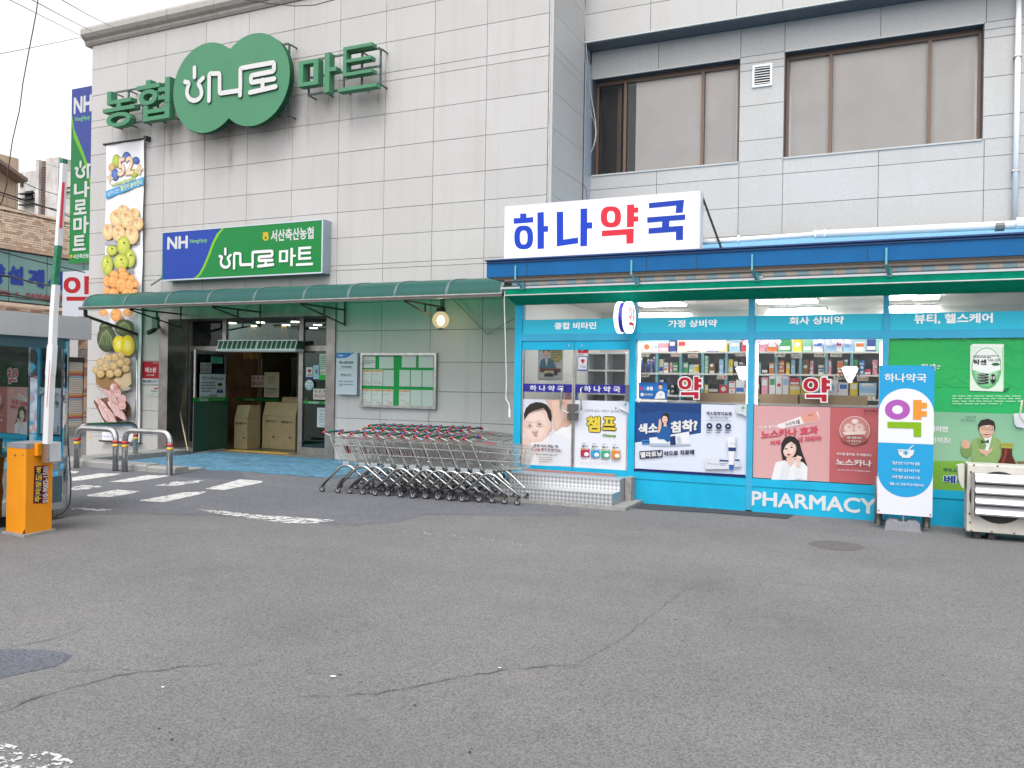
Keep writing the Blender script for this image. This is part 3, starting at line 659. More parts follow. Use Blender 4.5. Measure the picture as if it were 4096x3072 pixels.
# notices on and behind the entrance glass ----------------------------------------------------
C6 = crop(600, 1200, 2.37)
def wdark(k): return tuple(v*k for v in (1, 1, 1))
GRN = pc('#11a53f'); PAPER = (.62, .63, .62); DGN = pc('#0c5a36')
O_leaf = Md @ Vector((0, -.012, 0)); NL = Vector((u.y, -u.x, 0))
if NL.dot(CAMP-O_leaf) < 0: NL = -NL
O_leaf = a+NL*.06; UL = Vector((-u.x, -u.y, 0))
def leafp(): return Print((O_leaf.x, O_leaf.y, 0), (-u.x, -u.y, 0), NL, C6)
MdI = Md
if (Md @ Vector((0, 1, 0))-Md @ Vector((0, 0, 0))).dot(NL) > 0: O_leaf = a+NL*.055
P = leafp(); P.rect(412, 964, 732, 1405, (.010, .085, .062)); P.build('green_film', mat_print('leaf_film', .2), dl)
P = leafp(); P.rect(405, 925, 735, 962, GRN); P.text('하나로마트', 470, 936, 555, 960, WHT, .02); P.text('www.nonghyup.com', 590, 938, 698, 953, (.5, .7, .5), .0); P.build('green_band', PRINT, dl)
P = leafp(); P.rect(472, 698, 714, 926, (.60, .66, .70)); P.text('마스크 의무', 497, 722, 605, 758, (.12, .02, .03), .03); P.text('착용 안내문', 610, 735, 692, 758, (.03, .03, .06), .03)
P.lines(486, 772, 620, 880, 4, (.1, .1, .14)); P.ell(661, 810, 22, 26, (.62, .5, .42)); P.ell(661, 800, 22, 14, (.02, .02, .02)); P.poly([(628, 880), (640, 845), (685, 845), (694, 880)], (.03, .06, .16)); P.poly([(655, 845), (668, 845), (661, 868)], WHT)
P.text('서산축산농협', 555, 896, 634, 914, (.05, .06, .05), .02); P.poly([(478, 905), (530, 912), (714, 922), (714, 926), (474, 926)], (.2, .4, .15)); tag(P.build('notice'), 'blue white mask notice with a figure in a suit, on the open door leaf', 'notice')
P = leafp(); P.rect(478, 592, 582, 692, (.45, .42, .42)); P.text('마스크 미착용시', 483, 606, 578, 638, (.12, .06, .08), .02); P.text('출입을 금합니다', 483, 645, 578, 680, (.12, .06, .08), .02); tag(P.build('notice'), 'small grey mask notice above the suited figure notice on the door leaf', 'notice')
P = leafp(); P.rect(576, 536, 690, 604, (.13, .42, .30)); P.lines(586, 548, 672, 598, 3, (.02, .12, .08)); tag(P.build('notice'), 'small mint green notice at the top of the open door leaf', 'notice')
# band and posters of the inner screen and side panel
P = Print((0, 17.19, 0), px=C6); P.rect(800, 925, 1222, 962, tuple(v*.6 for v in GRN)); P.text('하나로마트', 897, 934, 985, 955, (.4, .5, .4), .02); tag(P.build('green_band', PRINT, mk))
P = Print((0, 17.18, 0), px=C6); P.rect(965, 715, 1083, 826, (.55, .5, .45)); P.text('애 완 견', 972, 725, 1078, 762, (.4, .03, .03), .03); P.text('출입금지', 970, 770, 1078, 812, (.4, .03, .03), .03); tag(P.build('notice'), 'no pets notice behind the entrance on the inner glass', 'notice')
P = Print((0, 17.17, 0), px=C6); P.rect(1085, 684, 1222, 925, (.55, .50, .36)); P.ell(1152, 758, 32, 38, (.25, .2, .12)); P.ell(1152, 758, 28, 33, (.55, .50, .36)); P.lines(1132, 738, 1172, 775, 3, (.2, .16, .1)); P.rect(1095, 835, 1205, 850, (.05, .2, .25)); P.lines(1095, 860, 1205, 900, 3, (.2, .2, .2)); tag(P.build('notice'), 'cream poster with a round emblem on the inner glass', 'notice')
P = Print((0, GY-.012, 0), px=C6); P.rect(1452, 955, 1680, 988, GRN); P.text('하나로마트', 1502, 960, 1602, 985, WHT, .02); P.text('ww', 1650, 966, 1668, 982, WHT, 0); P.build('green_band', PRINT, mk)
P = Print((0, GY+.10, 0), px=C6); P.rect(1448, 990, 1680, 1448, (.006, .045, .03)); P.build('tinted_film', mat_print('tinted_film', .3), mk)
P = Print((0, GY+.10, 0), px=C6); P.rect(240, 960, 395, 1400, (.006, .03, .02)); P.build('tinted_film', MATS['tinted_film'], mk)
N = [((1481, 637, 1541, 735), 'white card with a red heart on the narrow side pane', lambda P: (P.rect(1481, 637, 1541, 735, (.7, .72, .75)), P.ell(1505, 668, 11, 13, (.45, .02, .05)), P.ell(1520, 668, 11, 13, (.45, .02, .05)), P.poly([(1495, 674), (1530, 674), (1512, 695)], (.45, .02, .05)), P.text('가맹점', 1490, 702, 1532, 722, (.2, .05, .1), .02), P.rect(1481, 728, 1541, 748, (.02, .04, .25)))),
     ((1549, 620, 1610, 748), 'pale blue leaflet on the narrow side pane', lambda P: (P.rect(1549, 618, 1610, 750, (.45, .68, .78)), P.lines(1556, 640, 1602, 735, 6, (.3, .45, .55)), P.rect(1570, 660, 1588, 695, (.1, .15, .2)))),
     ((1607, 510, 1680, 758), 'tall white and green leaflet at the edge of the side pane', lambda P: (P.rect(1607, 510, 1680, 758, (.66, .74, .66)), P.rect(1607, 708, 1680, 758, (.02, .5, .08)), P.lines(1615, 530, 1675, 660, 7, (.05, .35, .15)), P.lines(1615, 680, 1660, 700, 2, (.05, .08, .06)))),
     ((1470, 757, 1551, 855), 'round white sticker with a blue wave on the side pane', lambda P: (P.ell(1510, 806, 41, 49, (.7, .78, .8)), P.ell(1510, 806, 37, 44, (.10, .36, .48)), P.ell(1510, 800, 35, 38, (.7, .78, .8)), P.stroke([(1490, 780), (1505, 788), (1520, 782), (1533, 795)], 5, (.1, .4, .5)), P.text('원산지표시', 1484, 806, 1537, 822, (.05, .2, .3), .02))),
     ((1548, 840, 1680, 945), 'white no pets notice with red letters on the side pane', lambda P: (P.rect(1548, 840, 1672, 945, (.7, .68, .68)), P.text('애 완 견', 1560, 852, 1662, 885, (.42, .08, .08), .02), P.text('출입금지', 1560, 892, 1662, 928, (.42, .08, .08), .02))),
     ((1585, 1020, 1680, 1210), 'white opening hours sheet low on the side pane', lambda P: (P.rect(1585, 1020, 1685, 1210, (.6, .66, .75)), P.rect(1589, 1026, 1685, 1204, (.7, .74, .78)), P.text('영업시간', 1606, 1036, 1684, 1058, (.05, .05, .2), .01), P.text('평일', 1606, 1075, 1640, 1088, (.05, .05, .2), .02), P.text('08:30~20:30', 1606, 1097, 1684, 1110, (.05, .05, .2), .02), P.text('주말(일요일)', 1606, 1125, 1684, 1140, (.05, .05, .2), .02), P.text('08:30~20:30', 1606, 1148, 1684, 1161, (.05, .05, .2), .02), P.text('연중무휴', 1615, 1184, 1675, 1196, (.05, .05, .2), .0)))]
for _, lb, fn in N:
    P = Print((0, GY-.014, 0), px=C6); fn(P); tag(P.build('notice'), lb, 'notice')
# air curtains over the entrance
for i, (x0, x1) in enumerate(((632, 1008), (1004, 1385))):
    p0 = at(*C6(x0, 388), Y=15.0); p1 = at(*C6(x1, 490), Y=15.0)
    t = thing('air_curtain', (p0.x, 15.1, p1.z), 'white ribbed air curtain over the market entrance, %s of the two' % ('left', 'right')[i], 'air curtain', 'air curtains over the entrance')
    mb = MB(); zt, zb = p0.z, p1.z; mb.prism([(15.28, zt), (15.08, zt), (15.0, zb+.07), (15.28, zb+.07)], 'x', p0.x+.01, p1.x-.01); mb.build('grille_back', mat('curtain_dark_green', (.05, .10, .08), .5), t)
    mb = MB(); mb.prism([(15.28, zb+.068), (14.985, zb+.068), (14.97, zb+.03), (15.0, zb), (15.28, zb)], 'x', p0.x, p1.x); mb.build('air_outlet', WHITEP, t)
    for k in range(9):
        x = p0.x+.015+(p1.x-p0.x-.05)*k/8; mb = MB(); mb.prism([(15.075, zt+.01), (15.055, zt+.01), (14.975, zb+.06), (14.995, zb+.06)], 'x', x, x+.02); mb.build('rib', WHITEP, t)
    mb = MB(); mb.box(p0.x, p1.x, 15.03, 15.08, zt, zt+.022); mb.build('top_rail', WHITEP, t)
# beige collection boxes in the entrance
def bin_box(x0, x1, y0, y1, h, lb, word, lean=0):
    t = thing('collection_box', ((x0+x1)/2, (y0+y1)/2, .07), lb, 'collection box', 'beige collection boxes in the entrance'); BG = mat('beige_board', (.32, .24, .135), .6, noise=.08, scale=6)
    mb = MB(); mb.box(x0, x1, y0, y1, .07, h*.72); mb.build('cabinet', BG, t)
    mb = MB(); mb.prism([(y0+.01, h*.72+.004), (y1, h*.72+.004), (y1, h), (y0+.10, h), (y0+.01, h*.74)], 'x', x0+.005, x1-.005); mb.build('sloped_lid', BG, t)
    mb = MB(); mb.disc(((x0+x1)/2+.1, y0-.01, h*.3), (0, 1, 0), .02, .02, 8); mb.build('knob', DARKM, t)
    P = Print(((x0+x1)/2, y0-.003, 0)); P.text(word, -.17, h*.6+.04, .17, h*.6-.02, (.04, .03, .02), .02); P.build('printed_word', PRINT, t)
bin_box(-14.43, -14.03, 15.55, 16.0, 1.12, 'narrow beige collection box just behind the open door leaf', '의약품수거')
bin_box(-14.0, -13.5, 16.05, 16.5, 1.2, 'beige collection box in the middle behind the entrance', '건전지수거')
bin_box(-13.48, -12.95, 16.0, 16.5, 1.2, 'right hand beige collection box behind the entrance', '폐형광등수거')
bin_box(-13.9, -13.1, 16.55, 16.95, 1.32, 'wide rear beige box standing behind the other two', '수거함')
# broom leaning on the left side pane
t = thing('broom', (-14.9, 14.6, .065), 'twig broom standing bristles up in the left corner of the entrance', 'broom')
p0 = at(*C6(360, 1435), Z=.07); p1 = at(*C6(285, 1060), Y=15.1); p2 = at(*C6(300, 800), Y=15.2)
mb = MB(); mb.tube([p0, p1], .016, 7); mb.build('broom_stick', mat('bamboo', (.45, .36, .22), .6), t, True)
mb = MB(); ax = (p2-p1)
for k in range(110):
    a0 = random.uniform(0, 6.28); r0 = random.uniform(.0, .04); r1 = random.uniform(.02, .22)*(1 if k % 3 else .6); f = random.uniform(.75, 1.12)
    q1 = p1+ax*.45+Vector((math.cos(a0)*r1*.8, math.sin(a0)*r1*.25, 0)); q2 = p1+ax*f+Vector((math.cos(a0)*r1*.75, math.sin(a0)*r1*.25, 0))
    mb.tube([p1+Vector((math.cos(a0)*r0, math.sin(a0)*r0, -.05)), q1, q2], .0045, 3, False)
tag(mb.build('bristles', mat('brown_twigs', (.24, .19, .13), .9), t), kind='stuff')
mb = MB(); mb.disc(p1, ax, .045, .12, 8); mb.build('binding', mat('grey_twine', (.25, .25, .25), .8), t)

# ================================================================== SIGNS OF THE MARKET
CA = crop(350, 100, 1.7696)
YF, YB2 = 14.22, 14.40
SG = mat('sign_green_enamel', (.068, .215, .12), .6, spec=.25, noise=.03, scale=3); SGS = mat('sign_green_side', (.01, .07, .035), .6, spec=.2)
t = thing('letter_sign', (-15.9, YM, 7), 'raised green metal letters with a white word on a double disc across the market facade', 'sign')
def X_(x, y, Y=YF): return at(*CA(x, y), Y=Y)
# the double disc
c1 = X_(858, 440); c2 = X_(1205, 383); r1 = (X_(888, 118).z-X_(830, 762).z)/2; r2 = (X_(1215, 52).z-X_(1160, 716).z)/2; rr = (r1+r2)/2
xl = X_(607, 470).x; xr = X_(1432, 330).x; cz = (X_(888, 118).z+X_(830, 762).z+X_(1215, 52).z+X_(1160, 716).z)/4; cx1 = xl+rr; cx2 = xr-rr
ha = math.acos(min(1, ((cx2-cx1)/2)/rr)); out = []
for i in range(41): a_ = ha+(2*math.pi-2*ha)*i/40; out.append((cx1+rr*math.cos(a_), cz+rr*math.sin(a_)))
for i in range(1, 40): a_ = math.pi+ha+(2*math.pi-2*ha)*i/40; out.append((cx2+rr*math.cos(a_), cz+rr*math.sin(a_)))
mb = MB(); mb.prism(out, 'y', YF, YF+.006); mb.build('disc_face', SG, t)
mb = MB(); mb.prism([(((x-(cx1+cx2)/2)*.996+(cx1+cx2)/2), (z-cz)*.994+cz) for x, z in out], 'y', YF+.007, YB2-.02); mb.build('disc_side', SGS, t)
def hanaro(P, f, w, col):                              # the joined white word mark; f maps its own grid to the print
    P.stroke([f(757, 302), f(757, 368)], w, col)
    P.stroke([f(690, 402), f(722, 410), f(706, 450), f(703, 492), f(722, 524), f(757, 537), f(790, 524), f(810, 490), f(802, 445), f(781, 415), f(818, 375)], w, col, rnd=w*.6)
    P.stroke([f(860, 535), f(862, 345), f(935, 342), f(935, 484), f(1082, 462), f(1082, 306), f(1320, 264), f(1320, 326), f(1157, 358), f(1157, 408), f(1322, 381)], w, col, rnd=w*.5)
    P.stroke([f(1080, 450), f(1080, 497)], w, col)
    P.stroke([f(1240, 390), f(1240, 455)], w, col); P.stroke([f(1150, 478), f(1332, 436)], w, col)
wA = X_(800, 400).z-X_(800, 433).z
P = Print((0, YF-.014, 0), px=CA); P.step = .0004
P2 = Print((0, YF-.03, 0), px=CA); P2.step = .0004
hanaro(P, lambda x, y: (x+2, y+2), wA*1.28, (.015, .12, .06)); P.build('white_word_edge', mat_print('dark_green_edge', .5), t)
hanaro(P2, lambda x, y: (x, y), wA, (.78, .78, .78)); P2.build('white_word', PRINT, t)
mb = MB()
for tx, (xa, ya), (xb, yb), bo in (('농', (110, 480), (330, 700), .014), ('협', (348, 405), (578, 655), .014), ('마', (1494, 232), (1758, 465), .012), ('트', (1775, 165), (2045, 432), -.008)):
    pa = X_(xa, ya); pb = X_(xb, yb); ml = MB(); ext_text(ml, tx, pa.x, pb.z, pb.x, pa.z, YF, YB2, bo)
    o = ml.build('raised_letter', SG, t)
mb = MB(); B = .02
for x0, x1, zt, zb in ((X_(180, 480, YB2).x, X_(600, 400, YB2).x, X_(180, 480, YB2).z, X_(180, 715, YB2).z), (X_(1560, 250, YB2).x, X_(2068, 170, YB2).x, X_(1640, 240, YB2).z, X_(1560, 495, YB2).z), (X_(720, 740, YB2).x, X_(1420, 130, YB2).x, X_(1420, 130, YB2).z, X_(1420, 635, YB2).z)):
    for z in (zt, (zt+zb)/2, zb): mb.box(x0, x1, YB2, YB2+.03, z-B, z+B)
    n_ = 4
    for k in range(n_+1):
        x = x0+(x1-x0)*k/n_; mb.box(x-B, x+B, YB2+.031, YB2+.06, zb, zt)
        for z in (zb, zt): mb.box(x-B*.7, x+B*.7, YB2+.06, YM, z-B*.7, z+B*.7)
mb.build('support_frame', mat('greenish_steel', (.09, .12, .11), .5, .5, noise=.3, scale=12), t)

RST = stain_mat('rust_streak_film', (.24, .16, .10), .40, .66, 3.0, (6, 6, .5)); random.seed(4)
rs = thing('rust_streaks', (-14, YM, 5), 'faint brown rust streaks running down the wall under the raised green letters', 'stain')
for (xx, yy) in ((180, 725), (360, 715), (590, 680), (740, 760), (830, 770), (1010, 700), (1420, 640), (1560, 500), (1700, 480), (1860, 460), (2060, 430)):
    p = at(*CA(xx, yy), Y=YM-.006); w_ = random.uniform(.05, .16); L_ = random.uniform(.5, 1.5); k = random.uniform(.3, .6)
    me = bpy.data.meshes.new('streak'); vs = [(p.x+a_*w_-rs.location.x, -.006, p.z-b_*L_-rs.location.z) for b_ in (0, .35, 1) for a_ in (-1, 0, 1)]; me.from_pydata(vs, [], [(0, 1, 4, 3), (1, 2, 5, 4), (3, 4, 7, 6), (4, 5, 8, 7)]); at_ = me.color_attributes.new('Col', 'FLOAT_COLOR', 'POINT')
    for i, v in enumerate((0, k, 0, 0, k*.8, 0, 0, 0, 0)): at_.data[i].color = (v, v, v, 1)
    me.materials.append(RST); o = bpy.data.objects.new('streak', me); COL.objects.link(o); o.parent = rs
# lit box sign over the canopy
CB = crop(600, 850, 2.765)
t = thing('lightbox_sign', (-13.6, YM, 4.1), 'long blue and green lit market sign above the canopy', 'sign')
SY = 14.42
pa = at(*CB(142, 220), Y=SY); pb = at(*CB(1895, 690), Y=SY); x0, x1, z0, z1 = pa.x, pb.x, at(*CB(140, 745), Y=SY).z, at(*CB(1895, 85), Y=SY).z
mb = MB(); mb.box(x0+.03, x1+.03, SY+.004, YM, z0-.02, z1+.02); mb.build('sign_case', mat('aluminium_case', (.34, .42, .50), .35, .6), t)
mb = MB(); mb.box(x0+.02, x1+.03, SY-.01, SY+.003, z0-.03, z0); mb.box(x0, x1+.03, SY-.01, SY+.003, z1, z1+.02); mb.box(x1, x1+.03, SY-.01, SY+.003, z0, z1); mb.build('sign_trim', mat('aluminium_trim', (.5, .55, .6), .3, .7), t)
BL = lin('#1f4fc4'); GR = lin('#08a04a')
P = Print((0, SY-.002, 0), px=CB)
P.o.y = SY-.002
A_ = lambda x, z: (x, z)
Pw = Print((0, SY-.002, 0)); Pw.px = None
Pw.raw([(x0, z1), (x1, z1), (x1, z0), (x0, z0)], [[0, 1, 2, 3]], tuple(v*.8 for v in GR))
cxg = (x0+x1)/2+.4
def glow(cx, cz_, rx, rz, c_in, c_out, x0c, x1c):
    n = 24; pts = [(cx+rx*math.cos(2*math.pi*i/n), cz_+rz*math.sin(2*math.pi*i/n)) for i in range(n)]; pts = [(min(max(a_, x0c), x1c), min(max(b_, z0), z1)) for a_, b_ in pts]
    Pw.raw([(cx, cz_)]+pts, [[0, 1+i, 1+(i+1) % n] for i in range(n)], [c_in]+[c_out]*n)
Pw.build('green_film', mat_print('green_film', .3, .5), t)
P.step = .0008
blue = [(142, 218), (800, 168), (740, 235), (690, 330), (640, 470), (590, 590), (540, 680), (475, 735), (140, 750)]
P.poly(blue[:], tuple(v*.85 for v in BL))
P.poly([(800, 168), (828, 166), (770, 235), (715, 335), (665, 470), (612, 600), (560, 690), (510, 732), (475, 735), (540, 680), (590, 590), (640, 470), (690, 330), (740, 235)], lin('#8ed41a'))
P.text('NH', 193, 272, 418, 396, WHT, .035, 3); P.text('NongHyup', 445, 295, 633, 340, lin('#9be07a'), .008)
P.text('서산축산농협', 1340, 192, 1810, 292, WHT, .03)
for w_, c_ in ((1, lin('#f3c21a')),):
    P.ell(1282, 275, 34, 38, c_); P.ell(1282, 280, 13, 17, tuple(v*.8 for v in GR)); P.poly([(1248, 218), (1262, 225), (1282, 214), (1302, 225), (1316, 216), (1306, 250), (1258, 252)], c_)
fx = lambda x, y: (755+(x-675)*(1385-755)/(1350-675), 385+(y+(x-757)*.172*0-285)*.0+0)
def fB(x, y):
    # logo grid (slanted with the facade there) -> level sign grid, then the sign's own slant
    X0, Y0 = CA(x, y); q = at(X0, Y0, Y=YF-.03)
    a0, a1 = X_(675, 400).x, X_(1350, 400).x; b0, b1 = X_(757, 285).z, X_(757, 555).z
    u_ = (q.x-a0)/(a1-a0); v_ = (q.z-b1)/(b0-b1)
    L0 = at(*CB(757, 500), Y=SY).x; L1 = at(*CB(1382, 500), Y=SY).x; Z0 = at(*CB(850, 622), Y=SY).z; Z1 = at(*CB(835, 385), Y=SY).z
    return (L0+(L1-L0)*u_, Z0+(Z1-Z0)*v_)
P.build('printed_emblems', mat_print('sign_film', .3, .5), t)
P = Print((0, SY-.012, 0)); P.step = .0008; wB = at(*CB(1000, 400), Y=SY).z-at(*CB(1000, 432), Y=SY).z; P.step = .0003; hanaro(P, fB, wB*1.35, (.02, .10, .06)); P.build('word_outline', mat_print('word_outline', .4), t)
P = Print((0, SY-.022, 0)); P.step = .0003; hanaro(P, fB, wB, WHT); P.px = CB; P.text('마', 1430, 402, 1612, 590, WHT, .02); P.text('트', 1620, 385, 1803, 582, WHT, .015); P.build('white_word', mat_print('white_word_film', .3, .9), t)
t2 = thing('roof_strut', (-16.4, YM-.3, 4.2), 'thin sloping steel strut left of the lit market sign', 'bracket')
mb = MB(); mb.tube([at(604, 1139, Y=14.5), at(648, 1110, Y=14.5)], .03, 5); mb.build('strut', STEEL_B, t2)

# vertical signs projecting from the street side
CV = crop(0, 600, 2.0743)
def boxsign(name, x0, x1, z0, z1, y, th, lb, mcase):
    t = thing(name, ((x0+x1)/2, y, z0), lb, 'sign'); mb = MB(); mb.box(x0, x1, y+.004, y+th, z0, z1); mb.build('sign_case', mcase, t); return t
t = boxsign('blade_sign', -19.27, -18.51, 4.66, 9.15, YM+.03, .25, 'tall green and blue vertical sign on the left edge of the market', mat('sign_case_grey', (.3, .32, .33), .4, .5))
P = Print((0, YM+.03, 0)); x0, x1, z0, z1 = -19.27, -18.51, 4.66, 9.15; GR2 = lin('#1fae52')
P.raw([(x0, z1), (x1, z1), (x1, z0), (x0, z0)], [[0, 1, 2, 3]], [tuple(v*.6 for v in lin('#2c9c62'))]*2+[tuple(v*.7 for v in GR2)]*2)
P.poly([(x0, z1), (x1, z1), (x1, 6.75), (x1-.12, 7.15), (x1-.35, 7.6), (x0+.12, 8.1), (x0+.02, 8.5)], tuple(v*.8 for v in lin('#4358b6')))
P.poly([(x0+.02, 8.5), (x0+.12, 8.1), (x1-.35, 7.6), (x1-.12, 7.15), (x1, 6.75), (x1, 6.5), (x1-.1, 6.85), (x1-.32, 7.35), (x0+.1, 7.9), (x0+.0, 8.4)], tuple(v*.8 for v in lin('#86d92a')))
P.text('NH', x0+.08, 8.93, x1-.02, 8.50, WHT, .035); P.text('NongHyup', x0+.14, 8.42, x1-.08, 8.27, lin('#8be08a'), .01)
P.px = CV
for ch, a_, b_ in (('나', (617, 270), (745, 388)), ('로', (615, 418), (722, 530)), ('마', (613, 556), (740, 690)), ('트', (608, 712), (716, 832))): P.text(ch, *a_, *b_, (.02, .22, .08), .05); P.text(ch, *a_, *b_, WHT, .03)
def fV(x, y):
    q = at(*CA(x, y), Y=YF-.03); a0, a1 = X_(675, 400).x, X_(885, 400).x; b0, b1 = X_(757, 285).z, X_(757, 555).z; u_ = (q.x-a0)/(a1-a0); v_ = (q.z-b1)/(b0-b1)
    L0 = at(*CV(620, 150), Y=YM+.03).x; L1 = at(*CV(745, 150), Y=YM+.03).x; Z0 = at(*CV(680, 232), Y=YM+.03).z; Z1 = at(*CV(660, 92), Y=YM+.03).z
    return (L0+(L1-L0)*u_, Z0+(Z1-Z0)*v_)
P.px = None; f = fV; w = .075
P.stroke([f(757, 302), f(757, 368)], w, WHT); P.stroke([f(690, 402), f(722, 410), f(706, 450), f(703, 492), f(722, 524), f(757, 537), f(790, 524), f(810, 490), f(802, 445), f(781, 415), f(818, 375)], w, WHT, rnd=w*.6)
P.stroke([f(860, 535), f(862, 345), f(885, 342)], w, WHT)
P.px = CV; P.text('서산축산농협', 612, 866, 770, 895, WHT, .03); P.ell(597, 884, 11, 15, lin('#f3d21a')); P.ell(597, 886, 4, 6, tuple(v*.8 for v in GR2)); P.build('sign_face', mat_print('blade_film', .4, .45), t)
t = boxsign('blade_sign', -19.54, -18.51, 3.29, 4.46, YM+.06, .2, 'square white sign with one red Korean syllable beside the market corner', mat('sign_case_white', (.6, .6, .62), .4))
P = Print((0, YM+.06, 0)); P.raw([(-19.54, 4.46), (-18.51, 4.46), (-18.51, 3.29), (-19.54, 3.29)], [[0, 1, 2, 3]], (.62, .63, .70)); P.px = CV
P.yak(528, 1047, 780, 1290, lin('#b01a22')); P.build('sign_face', PRINT, t)

# fruit banner hanging on the facade
t = thing('hanging_banner', (-17.9, YM-.05, 2.0), 'long white banner with balloons, fruit, potatoes and pork hanging left of the entrance', 'banner')
CN = crop(0, 600, 2.0743); C2 = crop(300, 1100, 2.074)
zt = at(425, 580, Y=14.6).z; zb = at(405, 1760, Y=14.6).z; x0 = at(418, 1000, Y=14.6).x; x1 = at(568, 1000, Y=14.6).x
mb = MB(); n = 30
for i in range(n+1):
    z = zb+(zt-zb)*i/n
    for k in range(7): mb.v.append(Vector((x0+(x1-x0)*k/6, 14.615+.012*math.sin(k*2+i*.8), z)))
for i in range(n):
    for k in range(6): mb.f.append([i*7+k, i*7+k+1, (i+1)*7+k+1, (i+1)*7+k]); mb.mi.append(0)
mb.build('banner_cloth', mat('banner_vinyl', (.72, .72, .76), .5), t, True)
P = Print((0, 14.60, 0), px=CN); P.step = .0006
P.ell(965, 90, 34, 55, lin('#cfe05a'), lin('#8aa52a')); P.ell(1050, 55, 34, 40, lin('#5f86d8'), lin('#23408f')); P.ell(1128, 85, 28, 30, lin('#5f7fd0'), lin('#22418f')); P.ell(928, 145, 28, 36, lin('#e9c48c'), lin('#c79a62')); P.ell(955, 205, 30, 50, lin('#6f90d8'), lin('#1c3a8a')); P.ell(1110, 190, 38, 34, lin('#c8dc50'), lin('#90a828'))
P.poly([(1160, 100), (1168, 140), (1192, 150), (1170, 175), (1165, 215), (1140, 190), (1110, 180), (1135, 150)], lin('#e6cfae')); P.poly([(880, 220), (905, 215), (915, 180), (925, 220), (945, 235), (920, 250), (908, 285), (902, 245)], lin('#e0cba8'))
P.text('52', 975, 62, 1112, 208, lin('#c9966a'), .05); P.text('52', 982, 66, 1106, 202, lin('#f6e2c8'), .02)
P.tquad('하나로마트 창립 52주년', (920, 282), (1120, 218), (925, 308), (1128, 248), lin('#a8c83a'), .12); P.tquad('하나로마트 창립 52주년', (925, 284), (1118, 224), (928, 304), (1122, 245), (.75, .8, .7), .02)
P.poly([(882, 342), (1196, 222), (1196, 285), (882, 408)], lin('#3fa4dc')); P.tquad('살맛나는!', (890, 350), (990, 312), (895, 385), (995, 350), WHT, .01); P.tquad('할인이 쏟아진다', (1000, 300), (1180, 238), (1005, 345), (1185, 285), lin('#e8f0a8'), .03)
for i in range(12): P.ell(random.uniform(890, 1190), random.uniform(10, 300), 4, 3, random.choice([lin('#d8b84a'), lin('#8f8f8f'), lin('#c9c060')]))
def fruit(x, y, rx, ry, c1, c2, rot=0):
    a_, b_ = lin(c1), lin(c2); rim = tuple(v*.8 for v in b_); P.ell(x+rx*.03, y+ry*.04, rx*1.02, ry*1.02, b_, rim, rot, 18); P.ell(x, y, rx, ry, tuple(min(1, v*1.05) for v in a_), tuple(u*.35+v*.65 for u, v in zip(a_, b_)), rot, 18)
    for _ in range(7):
        q = random.uniform(0, 6.28); r__ = random.uniform(.1, .75); k_ = random.uniform(.8, 1.08); P.ell(x+rx*r__*math.cos(q), y+ry*r__*math.sin(q), rx*random.uniform(.05, .2), ry*random.uniform(.05, .2), tuple((u*.55+w*.45)*k_ for u, w in zip(a_, b_))); P.k -= .8
    P.ell(x-rx*.33, y-ry*.38, rx*.24, ry*.18, tuple(min(1, v*1.12+.06) for v in a_), a_)
P.ell(1010, 770, 150, 22, lin('#b9bcc4')); 
for x, y, rx, ry in ((1025, 490, 42, 36), (1115, 530, 48, 48), (975, 565, 58, 72), (1145, 610, 50, 60), (1060, 575, 60, 76), (905, 680, 45, 68), (995, 695, 56, 68), (1105, 705, 55, 78)): fruit(x, y, rx, ry, '#f8e3b0', '#d9a666'); P.ell(x-4, y-ry*.45, rx*.42, ry*.28, lin('#e0a078'), lin('#f0cf98'))
P.ell(1000, 1010, 130, 20, lin('#9a9c9a'))
for x, y, rx, ry in ((940, 835, 45, 42), (1038, 795, 54, 78), (1095, 900, 40, 75), (905, 955, 46, 84), (1020, 930, 62, 66)): fruit(x, y, rx, ry, '#dfe36a', '#8d9a24'); P.ell(x+4, y-ry*.3, 9, 6, lin('#4c4418'))
for x, y, rx, ry in ((1030, 1000, 34, 28), (965, 1040, 40, 38), (1045, 1045, 44, 40), (1110, 1070, 28, 34), (905, 1090, 30, 50), (962, 1095, 46, 50), (1030, 1120, 50, 60), (1100, 1120, 36, 50), (1150, 1115, 24, 30), (910, 1170, 30, 30), (965, 1190, 44, 42), (1085, 1190, 50, 42), (1145, 1185, 26, 30), (885, 1350, 34, 26), (990, 1370, 46, 52), (1090, 1350, 40, 32)): fruit(x, y, rx, ry, '#fbc07a', '#dd7f2c')
P.px = C2
for x, y, rx, ry in ((285, 450, 55, 62), (440, 440, 80, 70), (295, 530, 78, 105)):
    fruit(x, y, rx, ry, '#5a6a48', '#232f1c')
    for k in range(9):
        a_ = k*.7; P.stroke([(x, y-ry*.7), (x+rx*.5*math.sin(a_), y-ry*.2), (x+rx*.8*math.sin(a_), y+ry*.5)], 4, lin('#8d9a6a'), cap=False)
for x, y, rx, ry in ((400, 575, 50, 72), (475, 585, 56, 85)): fruit(x, y, rx, ry, '#e8d428', '#c4a80e'); P.ell(x+2, y+5, rx*.62, ry*.62, lin('#f1e884'), lin('#e0cf3a'))
P.ell(360, 940, 140, 30, lin('#b8b4ae')); P.poly([(205, 800), (500, 790), (510, 900), (300, 965), (215, 900)], lin('#a98456')); P.poly([(360, 870), (500, 800), (505, 905), (440, 955)], lin('#d8c09c'))
for k in range(8): P.stroke([(212, 810+k*16), (360, 860+k*13)], 3, lin('#7d5f3a'), cap=False)
